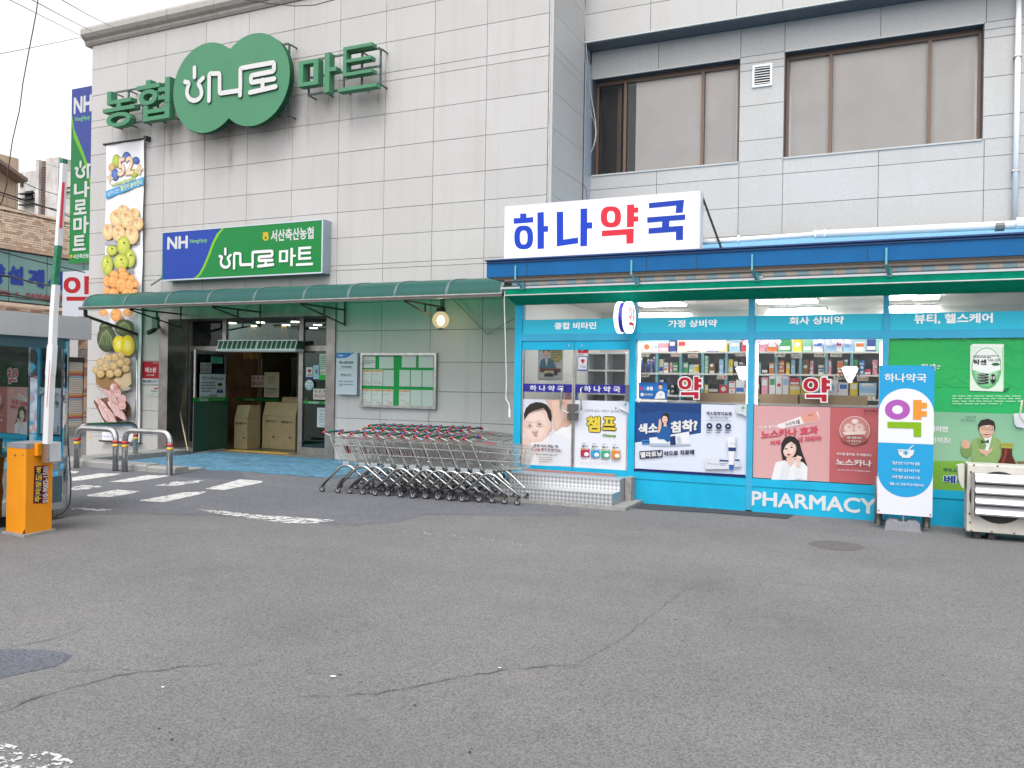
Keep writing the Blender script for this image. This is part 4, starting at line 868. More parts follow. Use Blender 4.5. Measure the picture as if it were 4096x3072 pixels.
for x, y in ((420, 670), (315, 690), (375, 685), (255, 725), (470, 720), (300, 765), (365, 755), (425, 730), (225, 790), (470, 775), (260, 820), (340, 820), (405, 810)): fruit(x, y, 34, 34, '#dcc08a', '#8f6c38')
P.poly([(205, 1050), (430, 1000), (515, 1100), (515, 1170), (320, 1272)], lin('#5f4a3c')); P.poly([(205, 1040), (430, 985), (515, 1090), (320, 1250)], lin('#7b604c'))
random.seed(11)
for (ox, oy, L_, dx, dy, nn_) in ((300, 962, 120, .55, .84, 6), (232, 1030, 150, .62, .78, 4), (350, 1060, 110, .5, .86, 5), (275, 1085, 125, .45, .89, 5)):
    for k in range(nn_):
        bx, by = ox+k*24*dy, oy+k*9; wv = [(bx+dx*L_*t_+random.uniform(-5, 5), by+dy*L_*t_+random.uniform(-4, 4)) for t_ in (0, .33, .66, 1)]
        for wd, cc_ in ((24, '#c98a88'), (17, '#efdcd6'), (9, random.choice(['#cf8f8e', '#e6bcb6', '#b86a6c'])), (3, '#f4e8e2')): P.stroke([(x_+random.uniform(-2, 2), y_) for x_, y_ in wv], wd, lin(cc_))
for x, y, r_ in ((400, 930, 32), (430, 980, 34), (470, 1030, 36), (472, 1080, 34)):
    for q_, cc_ in ((1, '#c47478'), (.85, '#f0d4d0'), (.68, '#cc8084'), (.5, '#f2dcd8'), (.32, '#c06a70'), (.16, '#f0d8d4')): P.ell(x+random.uniform(-2, 2), y+random.uniform(-2, 2), r_*q_, r_*q_*1.08, lin(cc_))
P.ell(208, 1340, 9, 11, lin('#f0b81a')); P.text('서산축산농협 하나로마트', 225, 1322, 500, 1352, lin('#8096c0'), .01); P.build('printed_fruit', PRINT, t)
mb = MB(); mb.tube([(x0-.08, 14.6, zt+.02), (x1+.1, 14.6, zt+.02)], .025, 7); mb.tube([(x0-.08, 14.6, zb-.02), (x1+.1, 14.6, zb-.02)], .02, 7); mb.box(x1+.06, x1+.13, 14.55, YM, zt-.04, zt+.07); mb.box(x0-.1, x0-.05, 14.58, YM, zt, zt+.04); mb.build('hanging_rod', DARKM, t)
# small plates on the left pillar
t = thing('wall_plate', (-16.4, YM, 2), 'red security company plate with white Korean letters beside the entrance', 'plate')
P = Print((0, YM-.02, 0), px=C2); P.rect(560, 716, 702, 907, (.62, .63, .68)); P.rect(560, 716, 700, 860, lin('#b0102c')); P.text('에스원', 582, 765, 672, 810, WHT, .03); P.text('CCTV 작동중', 594, 822, 658, 838, WHT, .01); P.text('안전/나 만업', 648, 724, 692, 736, WHT, .0); P.text('SECOM', 562, 870, 634, 895, lin('#234a5a'), .03); P.lines(640, 870, 695, 895, 3, (.2, .25, .3)); P.build('plate_face', PRINT, t)
pa = at(*C2(560, 716), Y=YM-.02); pb = at(*C2(702, 907), Y=YM-.02); mb = MB(); mb.box(pa.x, pb.x, YM-.0195, YM, pb.z, pa.z); mb.build('plate_back', WHITEP, t)
t = thing('wall_plate', (-16.3, YM, 1.7), 'small white plate under the red security plate', 'plate')
P = Print((0, YM-.012, 0), px=C2); P.rect(580, 915, 698, 1008, (.62, .63, .6)); P.rect(658, 935, 692, 948, lin('#b03040')); P.text('운영매장', 632, 955, 682, 972, (.1, .08, .08), .02); P.lines(600, 985, 690, 1000, 1, (.3, .45, .4)); P.build('plate_face', PRINT, t)
# camera on the pillar
t = thing('security_camera', (-16.3, YM-.05, 2.7), 'small black security camera under the canopy left of the entrance', 'camera')
pa = at(*C2(665, 395), Y=YM-.06); mb = MB(); mb.box(pa.x-.09, pa.x+.09, YM-.08, YM, pa.z-.14, pa.z+.14); mb.build('junction_box', mat('grey_green_box', (.12, .18, .15), .5), t)
pb = at(*C2(685, 445), Y=YM-.1); pcn = at(*C2(605, 480), Y=YM-.35); mb = MB(); mb.tube([pb+Vector((0, .1, .12)), pb, pcn.lerp(pb, .5)], .02, 6); mb.build('arm', DARKM, t); mb = MB(); mb.tube([pb.lerp(pcn, .25), pcn], .055, 10); mb.build('camera_body', DARKM, t, True)

# opening hours sign and notice board
C3 = crop(1300, 1380, 4.424)
t = thing('hours_sign', (-10.5, YM, 1.5), 'white opening hours box sign with a blue corner right of the entrance', 'sign')
pa = at(*C3(205, 138), Y=YM-.12); pb = at(*C3(560, 882), Y=YM-.12); mb = MB(); mb.box(pa.x, pb.x, YM-.117, YM, pb.z, pa.z); mb.build('sign_case', mat('pale_blue_case', (.42, .46, .58), .4), t)
P = Print((0, YM-.12, 0), px=C3); P.rect(205, 138, 560, 882, (.62, .68, .75)); P.poly([(205, 138), (530, 138), (470, 165), (430, 200), (370, 228), (200, 230)], lin('#1f7fd0')); P.text('NH', 235, 168, 318, 202, WHT, .035); P.rect(326, 183, 382, 187, WHT)
P.text('하나로마트', 250, 286, 508, 336, (.03, .1, .07), .035); P.text('서산축산농협', 283, 368, 468, 402, (.04, .06, .07), .02); P.rect(262, 422, 498, 427, (.05, .06, .08)); P.text('영업시간', 278, 508, 470, 555, (.05, .07, .12), .005)
P.text('평일 : 08:30~20:30', 250, 628, 502, 656, (.08, .12, .3), .02); P.text('주말 : 08:30~20:30', 250, 684, 502, 712, (.08, .12, .3), .02); P.text('(연중무휴)', 250, 720, 305, 736, (.08, .12, .3), .02); P.build('sign_face', PRINT, t)
t = thing('notice_board', (-9.3, YM, 1.2), 'steel framed green notice board with price cards right of the entrance', 'notice board')
x0, x1 = at(*C3(618, 600), Y=YM-.08).x, at(*C3(1960, 600), Y=YM-.08).x; zt_ = at(*C3(618, 140), Y=YM-.08).z; zb_ = at(*C3(618, 1095), Y=YM-.08).z
mb = MB(); mb.box(x0, x1, YM-.03, YM, zb_, zt_); mb.build('green_felt', mat('green_felt', lin('#0a8a3c'), .8), t)
mb = MB(); w_ = .05
mb.box(x0, x1, YM-.08, YM-.031, zt_-w_, zt_); mb.box(x0, x1, YM-.08, YM-.031, zb_, zb_+w_); mb.box(x0, x0+w_, YM-.08, YM-.031, zb_+w_, zt_-w_); mb.box(x1-w_, x1, YM-.08, YM-.031, zb_+w_, zt_-w_); mb.build('board_frame', STEEL, t)
cards = [((645, 202, 890, 408), 't'), ((962, 205, 1214, 418), ''), ((1362, 188, 1612, 400), ''), ((1660, 190, 1916, 404), ''),
         ((642, 432, 822, 718), '7,000'), ((834, 432, 1018, 724), '8,000'), ((1032, 440, 1216, 732), ''), ((1318, 442, 1502, 734), ''), ((1520, 445, 1708, 740), ''), ((1726, 448, 1912, 744), ''),
         ((635, 775, 815, 1062), '21,900'), ((826, 778, 1006, 1068), '690'), ((1022, 782, 1206, 1072), '690'), ((1312, 790, 1498, 1078), '290'), ((1512, 792, 1706, 1085), ''), ((1718, 796, 1910, 1092), '')]
rown = ['top', 'middle', 'bottom']
for i, ((a0, b0, a1, b1), k) in enumerate(cards):
    P = Print((0, YM-.04, 0), px=C3); P.rect(a0, b0, a1, b1, (.58, .68, .62) if not k else (.68, .72, .68))
    if k == 't': P.lines(a0+8, b0+30, a1-10, b0+50, 1, (.5, .5, .5)); P.lines(a0+8, b0+68, a1-15, b0+150, 3, (.1, .12, .1))
    elif k:
        P.rect(a0, b0+6, a1, b0+42, lin('#d9b48a')); P.ell((a0+a1)/2+10, b0+28, 30, 12, lin('#e08a3a')); P.lines(a0+12, b0+75, a1-30, b0+105, 1, (.4, .45, .45)); P.lines(a0+30, b0+190, a1-30, b0+205, 1, (.25, .28, .25)); P.text(k, a1-20-25*len(k), b0+222, a1-15, b0+262, lin('#c89090'), .0)
    row = 0 if i < 4 else (1 if i < 10 else 2); idx = i-(0, 4, 10)[row]
    P.build('price_card' if k else 'blank_card', PRINT, t)
# globe lamp under the canopy
t = thing('globe_lamp', (-8.5, 13.9, 2.7), 'lit glass globe lamp hanging under the right end of the canopy', 'lamp')
g = at(1763, 1280, Y=14.2); rg = (at(1793, 1280, Y=14.2).x-g.x)
gm = bpy.data.materials.new('frosted_globe'); gm.use_nodes = True; gn = gm.node_tree.nodes; gl_ = gm.node_tree.links; gn.clear(); go = gn.new('ShaderNodeOutputMaterial'); ga = gn.new('ShaderNodeBsdfTransparent'); ga.inputs[0].default_value = (.9, .85, .7, 1); gb = gn.new('ShaderNodeEmission'); gb.inputs[0].default_value = (.62, .52, .30, 1); gb.inputs[1].default_value = .55; gx = gn.new('ShaderNodeAddShader'); gs_ = gn.new('ShaderNodeMixShader'); gs_.inputs[0].default_value = .65; gl_.new(ga.outputs[0], gs_.inputs[1]); gl_.new(gb.outputs[0], gs_.inputs[2]); gl_.new(gs_.outputs[0], go.inputs['Surface'])
mb = MB(); mb.sphere(g, rg, 20, 14); gl = mb.build('globe', gm, t, True)
mb = MB(); mb.sphere(g+Vector((0, 0, -.01)), rg*.42, 12, 9, (1, 1, 1.35)); mb.build('bulb', mat('lamp_bulb', (1, .86, .55), .5, emit=14), t, True)
mb = MB(); mb.disc(g+Vector((0, 0, rg+.03)), (0, 0, 1), .09, .07, 12); mb.tube([g+Vector((0, 0, rg+.06)), g+Vector((0, 0, rg+.35))], .012, 6); mb.disc(g+Vector((0, 0, -rg-.005)), (0, 0, 1), .05, .02, 10); mb.build('lamp_cap', DARKM, t)

# ================================================================== CANOPY
cy = thing('canopy', (-11.4, YM, 3.3), 'curved green plastic canopy on dark brackets over the market entrance', 'canopy')
m = bpy.data.materials.new('green_polycarbonate'); m.use_nodes = True; n = m.node_tree.nodes; l = m.node_tree.links; n.clear()
o_ = n.new('ShaderNodeOutputMaterial'); d1 = n.new('ShaderNodeBsdfPrincipled'); d1.inputs['Base Color'].default_value = (.022, .10, .10, 1); d1.inputs['Roughness'].default_value = .3
tr = n.new('ShaderNodeBsdfTranslucent'); tr.inputs[0].default_value = (.01, .50, .22, 1); tp = n.new('ShaderNodeBsdfTransparent'); tp.inputs[0].default_value = (.02, .60, .30, 1)
m1 = n.new('ShaderNodeMixShader'); m1.inputs[0].default_value = .45; m2 = n.new('ShaderNodeMixShader'); m2.inputs[0].default_value = .35
l.new(tr.outputs[0], m1.inputs[1]); l.new(tp.outputs[0], m1.inputs[2]); l.new(d1.outputs[0], m2.inputs[2]); l.new(m1.outputs[0], m2.inputs[1]); m2.inputs[0].default_value = .62; l.new(m2.outputs[0], o_.inputs[0])
POLY = m
arc = [(13.15, 3.33), (13.155, 3.385), (13.18, 3.45), (13.23, 3.53), (13.33, 3.60), (13.5, 3.655), (13.8, 3.70), (14.2, 3.73), (14.69, 3.745)]
CX = [-16.72, -15.44, -14.18, -13.0, -11.76, -10.51, -9.45, -8.4, -7.3, -6.2]
for i in range(len(CX)-1):
    mb = MB(); q = [(CX[i]+.012, y, z) for y, z in arc]+[(CX[i+1]-.012, y, z) for y, z in arc]; k = len(arc)
    q += [(x, y+.006, z-.006) for x, y, z in q]
    mb.add(q[:2*k], [(j, j+1, k+j+1, k+j) for j in range(k-1)]); mb.build('canopy_sheet', POLY, cy, True)
for i, x in enumerate(CX):
    mb = MB(); w_ = .028
    pts_o = [(y-.012*0, z+.012) for y, z in arc]; 
    for j in range(len(arc)-1):
        (ya, za), (yb, zb2) = arc[j], arc[j+1]; mb.add([(x-w_, ya, za+.01), (x+w_, ya, za+.01), (x+w_, yb, zb2+.01), (x-w_, yb, zb2+.01), (x-w_, ya+.02, za-.02), (x+w_, ya+.02, za-.02), (x+w_, yb+.02, zb2-.02), (x-w_, yb+.02, zb2-.02)], [(0, 1, 2, 3), (4, 7, 6, 5), (0, 3, 7, 4), (1, 5, 6, 2)])
    mb.build('rib', mat('canopy_rib', (.10, .15, .15), .4, .4), cy)
mb = MB(); mb.box(-16.78, -6.15, 13.08, 13.16, 3.27, 3.33); mb.build('gutter', mat('bronze_gutter', (.14, .13, .12), .35, .7), cy)
mb = MB(); mb.box(-16.78, -6.15, 13.06, 13.079, 3.315, 3.335); mb.build('gutter_lip', STEEL_B, cy)
mb = MB(); mb.box(-16.74, -6.18, 13.17, 13.21, 3.28, 3.31); mb.box(-16.74, -6.18, 14.64, 14.695, 3.69, 3.74); mb.build('edge_beam', DARKM, cy)
for i, x in enumerate((-15.3, -12.9, -10.6, -8.2)):    # triangular brackets
    mb = MB(); 
    for p_, q_ in (((13.2, 3.27), (14.68, 3.27)), ((13.2, 3.25), (14.68, 2.95)), ((14.66, 2.93), (14.66, 3.7)), ((13.95, 3.1), (13.95, 3.27))): mb.tube([(x, *p_), (x, *q_)], .022, 4)
    mb.build('bracket', DARKM, cy)
p1 = at(565, 1345, Y=YM-.1)
mb = MB(); mb.tube([(-16.7, 13.2, 3.27), (-16.7, 13.2, 3.14)], .05, 6); mb.tube([(-16.7, 13.2, 3.14), (-16.66, 14.62, 2.80)], .035, 6)
mb.build('brace', DARKM, cy, True)
mb = MB(); mb.tube(rounded([(-16.66, 14.62, 2.82), (-16.66, 14.62, .35), (-16.7, 14.5, .1)], .1), .04, 8); mb.build('downpipe', STEEL_B, cy, True)
mb = MB(); mb.tube([at(1815, 1200, Y=14.6), at(1943, 1335, Y=14.62)], .015, 5); mb.tube([at(1943, 1335, Y=14.62), at(2060, 1272, Y=14.3)], .015, 5)
tag(mb.build('stay_wire', mat('grey_steel', (.3, .3, .3), .5, .5)), 'two thin grey struts meeting in a V on the wall right of the globe lamp', 'bracket')

# ================================================================== RIGHT WING ABOVE THE PHARMACY
an = thing('wing_building', (-1, YU, 3), 'recessed granite wing with two long bronze framed windows above the pharmacy', 'building')
XR = 4.2; WZ0, WZ1 = 6.24, 8.31
W1 = (-5.86, -2.78); W2 = (-1.93, 1.47)
C8 = crop(2200, 0, 1.1667)
mb = MB()
mb.box(XC+.01, XR, YW+.035, 24, 3.0, WZ0-.02); mb.box(XC+.01, XR, YW+.035, 24, WZ1+.02, 8.9); mb.box(W1[1], W2[0], YW+.035, 24, WZ0-.019, WZ1+.019); mb.box(W2[1], XR, YW+.035, 24, WZ0-.019, WZ1+.019)
mb.box(XC+.01, XR, YU+.035, 24, 8.93, 12.6); mb.box(XC+.01, XR, YW+1.2, 24, WZ0-.018, WZ1+.018)
mb.build('wall_core', JOINT, an)
rw = [3.2, 3.6, 4.2, 4.76, 5.33, 5.93, 6.24]; jr = [6.24, 6.6, 7.30, 7.99, 8.17, 8.31]
cw = [XC, -4.44, -2.77, -1.93, -.22, 1.5, 2.9, XR]
for i in range(len(cw)-1):
    for j in range(len(rw)-1): panel(cw[i], cw[i+1], rw[j], rw[j+1], an, GRAN2, YW)
    panel(cw[i], cw[i+1], WZ1+.015, 8.9, an, GRAN2, YW)
for x0, x1 in ((W1[1], W2[0]), (W2[1], 2.9), (2.9, XR)):
    for z0, z1 in zip((6.24, 6.65, 7.34, 8.04, 8.19), (6.65, 7.34, 8.04, 8.19, 8.325)): panel(x0, x1, z0, z1, an, GRAN2, YW)
cu = [XC, -4.5, -2.79, -1.93, -.2, 1.5, 2.9, XR]
for i in range(len(cu)-1):
    for z0, z1 in ((8.965, 9.52), (9.52, 10.2), (10.2, 10.9), (10.9, 11.6), (11.6, 12.3)): panel(cu[i], cu[i+1], z0, z1, an, GRAN2, YU)
mb = MB(); mb.box(XC, XR, YU-.02, YU+.03, 8.925, 8.96); mb.build('drip_strip', mat('drip_white', (.5, .5, .48), .5), an)
for i in range(len(cu)-1): mb = MB(); mb.box(cu[i]+G, cu[i+1]-G, YU+.032, YW+.03, 8.90, 8.925); mb.build('soffit_panel', mat('soffit_grey', (.085, .09, .10), .7, noise=.12, scale=20), an)
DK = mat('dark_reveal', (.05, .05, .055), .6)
def window(x0, x1, mull, lb, dark=None):
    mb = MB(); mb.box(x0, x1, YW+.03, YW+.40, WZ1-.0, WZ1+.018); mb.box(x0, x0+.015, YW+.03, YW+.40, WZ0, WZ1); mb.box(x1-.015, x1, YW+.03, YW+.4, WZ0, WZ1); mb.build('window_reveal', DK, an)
    mb = MB(); mb.box(x0-.0, x1+.0, YW-.02, YW+.38, WZ0-.02, WZ0+.012); mb.build('window_sill', mat('sill_white', (.45, .45, .44), .5), an)
    mb = MB(); mb.box(x0-.0, x1+.0, YW-.012, YW+.02, WZ1+.0, WZ1+.02); mb.build('lintel_trim', MATS['drip_white'], an)
    YF_ = YW+.20; fr = MB(); w_ = .06
    fr.box(x0+.015, x1-.015, YF_, YF_+.09, WZ1-.09, WZ1); fr.box(x0+.015, x1-.015, YF_, YF_+.09, WZ0+.013, WZ0+.07); fr.box(x0+.016, x0+.07, YF_, YF_+.09, WZ0+.071, WZ1-.091); fr.box(x1-.07, x1-.016, YF_, YF_+.09, WZ0+.071, WZ1-.091)
    f = fr.build('window_frame', BROWN, an)
    e = [x0+.07]+list(mull)+[x1-.07]
    for x in mull: mb = MB(); mb.box(x-.03, x+.03, YF_-.01, YF_+.1, WZ0+.071, WZ1-.091); mb.build('mullion', BROWN, f)
    for a0, b0 in zip(e, e[1:]): mb = MB(); mb.box(a0+.03, b0-.03, YF_+.04, YF_+.046, WZ0+.071, WZ1-.091); mb.build('pane', GLASS, f)
    if dark: 
        mb = MB(); mb.box(dark, x1-.02, YF_+.10, YF_+.105, WZ0+.05, WZ1-.05); mb.build('frosted_film', mat('frosted_film', (.85, .80, .77), .8, noise=.04, scale=2), f)
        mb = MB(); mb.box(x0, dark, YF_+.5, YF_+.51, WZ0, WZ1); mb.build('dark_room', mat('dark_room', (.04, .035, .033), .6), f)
        mb = MB(); mb.box(-5.45, -5.36, YF_+.25, YF_+.3, WZ0, WZ1); mb.build('inner_post', BROWN, f)
    else: mb = MB(); mb.box(x0+.02, x1-.02, YF_+.10, YF_+.105, WZ0+.05, WZ1-.05); mb.build('frosted_film', mat('frosted_film2', (.85, .80, .765), .8, noise=.05, scale=1.5), f)
    return f
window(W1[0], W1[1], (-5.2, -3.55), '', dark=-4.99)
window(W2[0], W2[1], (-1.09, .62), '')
mb = MB(); mb.box(XC+.004, XC+.02, YU+.05, YW+.2, 4.6, 8.6); mb.build('metal_cladding_strip', mat('pale_blue_metal', (.38, .42, .50), .4, .2), an)
# extract grille
t = thing('vent_grille', (-2.33, YW, 7.9), 'small square louvred vent between the two upper windows', 'vent')
va = at(3010, 262, Y=YW-.03); vb = at(3088, 340, Y=YW-.03); mb = MB(); w_ = .04
mb.box(va.x, vb.x, YW-.03, YW, va.z-w_, va.z); mb.box(va.x, vb.x, YW-.03, YW, vb.z, vb.z+w_); mb.box(va.x, va.x+w_, YW-.03, YW, vb.z+w_, va.z-w_); mb.box(vb.x-w_, vb.x, YW-.03, YW, vb.z+w_, va.z-w_); mb.build('grille_frame', WHITEP, t)
mb = MB(); mb.box(va.x+w_, vb.x-w_, YW-.004, YW-.001, vb.z+w_, va.z-w_); mb.build('grille_back', DARKM, t)
for k in range(7): z = vb.z+w_+.02+(va.z-vb.z-2*w_-.03)*k/6.6; mb = MB(); mb.add([(va.x+w_, YW-.028, z), (vb.x-w_, YW-.028, z), (vb.x-w_, YW-.006, z+.022), (va.x+w_, YW-.006, z+.022)], [(0, 1, 2, 3)]); mb.build('slat', WHITEP, t)
# white downpipe at the far right and the horizontal pipe over the roof
t = thing('drain_pipe', (1.97, YW-.08, 4.7), 'white vertical downpipe at the right edge of the upper wall', 'pipe')
mb = MB(); mb.tube([(1.975, YW-.1, 4.5), (1.985, YW-.1, 8.86)], .045, 10); mb.build('pipe', WHITEP, t, True)
for z in (5.6, 7.6): mb = MB(); mb.box(1.92, 2.04, YW-.15, YW, z, z+.03); mb.build('pipe_clamp', STEEL_B, t)
t = thing('drain_pipe', (0, 11.9, 3.7), 'long white horizontal pipe lying along the edge of the pharmacy roof', 'pipe')
q0, q1 = at(2795, 970, Y=11.8), at(3262, 938, Y=11.8); q2 = at(4010, 905, Y=11.8); q3 = at(4130, 900, Y=11.8)
mb = MB(); mb.tube([q0, q1], .038, 10); mb.build('pipe', WHITE, t, True)
mb = MB(); mb.tube([q1, Vector((q3.x+1.2, 11.8, q2.z))], .052, 10); mb.build('pipe', WHITE, t, True)
for q in (q1, q1+Vector((.12, 0, 0)), at(2955, 958, Y=11.8)): mb = MB(); mb.disc(q, (1, 0, 0), .058, .03, 10); mb.build('pipe_collar', WHITEP, t)
mb = MB(); mb.disc(q2+Vector((-.03, 0, 0)), (1, 0, 0), .06, .10, 10); mb.build('tape_band', mat('grey_tape', (.15, .15, .14), .6), t)
mb = MB(); mb.disc(at(4088, 893, Y=11.75)+Vector((0, 0, .0)), (1, 0, 0), .07, .12, 10); mb.build('pipe_elbow', WHITEP, t)
# loose cables at the corner
def cable(pts, r, lb, m=None, px=True, n=4, cat='cable', name='cable', sag=0):
    mb = MB(); P = [Vector(p) for p in pts]
    if sag:
        q = []
        for a, b in zip(P, P[1:]):
            for j in range(8): t_ = j/8; v = a.lerp(b, t_); v.z -= sag*4*t_*(1-t_); q.append(v)
        q.append(P[-1]); P = q
    mb.tube(P, r, n); return tag(mb.build(name, m or DARKM, None, True), lb, cat)
WIREW = mat('white_cable', (.5, .5, .48), .5)
CJ = crop(2100, 0, 4.1475); CK = crop(2100, 400, 4.1475)
cable(rounded([at(*CJ(985, -100), Y=YU-.02), at(*CJ(1005, 700), Y=YU-.02), at(*CJ(1045, 1100), Y=YU+.1), at(*CJ(1075, 1480), Y=YW-.1), at(*CK(1165, 300), Y=YW-.1), at(*CK(1185, 600), Y=YW-.1), at(*CK(1140, 780), Y=YW-.1), at(*CK(1062, 920), Y=YW-.1)], .3), .010, 'pale cable running down the inner corner and looping over the dark window', WIREW)
cable(rounded([at(*CK(1065, 130), Y=YW-.1), at(*CK(1155, 380), Y=YW-.1), at(*CK(1175, 560), Y=YW-.1), at(*CK(1130, 800), Y=YW-.1), at(*CK(1080, 890), Y=YW-.1)], .3), .006, 'second thinner pale cable loop beside the dark window', WIREW)
cable(rounded([at(*CK(945, 1405), Y=YU+.03), at(*CK(990, 1420), Y=YU+.03), at(*CK(1020, 1500), Y=YU+.03), at(*CK(1030, 1650), Y=YU+.03)], .1), .006, 'short black cable curving round the grey cladding strip', DARKM)
cable([at(980, 0, Y=14.2), at(1080, 14, Y=14.2), at(1180, 24, Y=14.2), at(1260, 20, Y=14.2), at(1350, -5, Y=14.2)], .012, 'black cable hanging across the top of the market wall')

# ================================================================== PHARMACY
ph = thing('pharmacy', (-1.7, YP, 0), 'cyan framed glass pharmacy with a blue fascia built against the granite wing', 'shop')
PX0, PX1, T = -5.43, 3.2, .10
ZB0, ZB1, ZG = 2.54, 2.765, 3.02                 # word band, top of upper glass
y0, y1 = YP, YP+T
mb = MB(); mb.box(PX0, PX0+.12, y0-.002, y1+.04, .0, 3.25); mb.build('post', CYAN, ph)
for x0, x1 in ((-3.545, -3.445), (-1.81, -1.725), (-.07, .0), (1.75, 1.83)): mb = MB(); mb.box(x0, x1, y0-.002, y1+.02, .02, 3.25); mb.build('post', CYAN_D if x0 > -3 else CYAN, ph)
bays = [(-5.31, -3.545), (-3.445, -1.81), (-1.725, -.07), (0, 1.75), (1.83, PX1)]
words = ['종합 비타민', '가정 상비약', '회사 상비약', '뷰티, 헬스케어', '']
BCOL = mat('band_film', (.03, .42, .58), .5, spec=.2)
for i, (x0, x1) in enumerate(bays):
    mb = MB(); mb.box(x0, x1, y0+.02, y1-.02, ZB0, ZB1); mb.build('word_band', BCOL, ph)
    mb = MB(); mb.box(x0, x1, y0, y1, 2.43, ZB0-.002); mb.build('transom', CYAN_D, ph)
    mb = MB(); mb.box(x0, x1, y0+.04, y0+.048, ZB1+.002, ZG+.2); mb.build('pane', GLASS, ph)
CL = crop(2500, 1150, 2.1067); CQ = crop(1900, 1050, 3.16); C5 = crop(3400, 1150, 1.5801)
for f_, w_, a_, b_ in ((CQ, '종합 비타민', (1005, 758), (1532, 840)), (CL, '가정 상비약', (365, 275), (776, 332)), (CL, '회사 상비약', (1385, 248), (1845, 308)), (C5, '뷰티, 헬스케어', (405, 168), (902, 226))):
    P = Print((0, YP+.018, 0), px=f_); P.text(w_, *a_, *b_, (1.15, 1.2, 1.22), .034); P.build('band_lettering', PRINT, ph)
# windows: clear above, posters below
for x0, x1 in bays[1:]:
    mb = MB(); mb.box(x0, x1, y0+.04, y0+.048, .47, 2.43); mb.build('pane', GLASS, ph)
for i, (x0, x1) in enumerate(bays[1:]):
    mb = MB(); mb.box(x0, x1, y0, y1, .36, .468); mb.build('window_sill', CYAN, ph)
    mb = MB(); mb.box(x0-.0, x1+.0, y0+.01, y1, .0, .358); mb.build('base_panel', CYAN, ph)
mb = MB(); mb.box(PX0+.12, -3.545, y0+.01, y1, .0, .33); mb.build('door_sill_wall', CONC, ph)
# doors
for i, (x0, x1) in enumerate(((-5.305, -4.432), (-4.424, -3.55))):
    f = MB(); f.box(x0, x1, y0+.015, y0+.07, 2.29, 2.425); d = f.build('door', CYAN, ph)
    f = MB(); f.box(x0, x1, y0+.015, y0+.07, .345, .47); f.build('bottom_rail', CYAN, d)
    mb = MB()
    for a0, b0 in ((x0, x0+.022), (x1-.022, x1)): mb.box(a0, b0, y0+.017, y0+.068, .472, 2.288)
    mb.build('door_edge', STEEL_B, d)
    mb = MB(); mb.box(x0+.022, x1-.022, y0+.035, y0+.045, .47, 2.29); mb.build('door_glass', GLASS, d)
    xa = x1-.13 if i == 0 else x0+.13; s_ = 1 if i == 0 else -1
    mb = MB(); mb.tube(rounded([(xa-.02*s_, y0+.03, 1.72), (xa-.02*s_, y0-.09, 1.69), (xa-.04*s_, y0-.09, 1.36), (xa+.09*s_, y0-.06, 1.31), (xa+.1*s_, y0+.02, 1.31)], .04), .014, 8); mb.build('handle', STEEL, d, True)
mb = MB(); mb.box(-4.51, -4.435, y0-.03, y0+.014, 1.21, 1.45); mb.box(-4.43, -4.34, y0-.045, y0+.014, 1.21, 1.45); mb.build('door_lock', mat('lock_grey', (.12, .12, .12), .35, .6), ph)
mb = MB(); mb.box(-3.585, -3.53, y0-.03, y0-.004, 1.52, 1.76); mb.build('card_reader', mat('reader_grey', (.10, .10, .11), .35), ph)
for x in (-4.51, -4.3): mb = MB(); mb.disc((x, y0+.01, 2.35), (0, 1, 0), .014, .012, 8); mb.build('lock_cylinder', STEEL, ph)
# navy name strips on the doors
CP = crop(2000, 1150, 2.0737)
for x0, x1, a_, b_, in ((-5.283, -4.454, (248, 810), (530, 862)), (-4.402, -3.572, (696, 815), (998, 872))):
    P = Print((0, YP+.033, 0)); zt = at(*CP(400, 800), Y=YP).z; zb = at(*CP(400, 868), Y=YP).z
    P.raw([(x0, zt), (x1, zt), (x1, zb), (x0, zb)], [[0, 1, 2, 3]], lin('#2b2a96')); P.px = CP; P.text('하 나 약 국', *a_, *b_, WHT, .025); P.build('name_strip', PRINT, ph)

# ---- posters (flat prints on the glass, outside)
def poster(lb, ys=YP+.031, f=CM, cat='poster', name='poster'):
    return Print((0, ys, 0), px=f)
SK = lin('#efd5c6'); SK2 = lin('#d9b09c'); HAIR = lin('#2e2622')
# baby poster, left door
P = poster('', f=CP); x0, x1 = -5.283, -4.454; zt = at(*CP(400, 930), Y=YP).z; zb = .472
P.px = None; P.raw([(x0, zt), (x1, zt), (x1, zb), (x0, zb)], [[0, 1, 2, 3]], [lin('#d7dff0'), lin('#d3d3dc'), lin('#e3ddde'), lin('#eceaf0')]); P.px = CP
P.poly([(372, 930), (596, 930), (596, 1140), (548, 1165), (500, 1190), (455, 1190), (440, 1120), (430, 1060), (400, 975)], lin('#dcb6a4')); P.poly([(430, 940), (520, 930), (545, 1000), (520, 1100), (470, 1190), (445, 1120)], lin('#e6c5b4'))
P.poly([(488, 945), (500, 932), (524, 948), (532, 975), (510, 970)], lin('#c9967f'))
P.poly([(596, 1130), (560, 1160), (515, 1158), (460, 1200), (420, 1240), (372, 1290), (330, 1400), (300, 1480), (596, 1480)], lin('#f3f3f6')); P.poly([(372, 1290), (460, 1210), (596, 1260), (596, 1480), (400, 1480)], lin('#e9ebf2'))
P.poly([(166, 1300), (205, 1240), (236, 1225), (270, 1330), (250, 1480), (166, 1480)], lin('#eccfc1')); P.poly([(200, 1480), (222, 1350), (262, 1280), (330, 1262), (400, 1240), (425, 1225), (380, 1300), (320, 1480)], lin('#f4eeee'))
P.ell(418, 1150, 17, 42, lin('#ecc8b8'), lin('#d8a48f'))
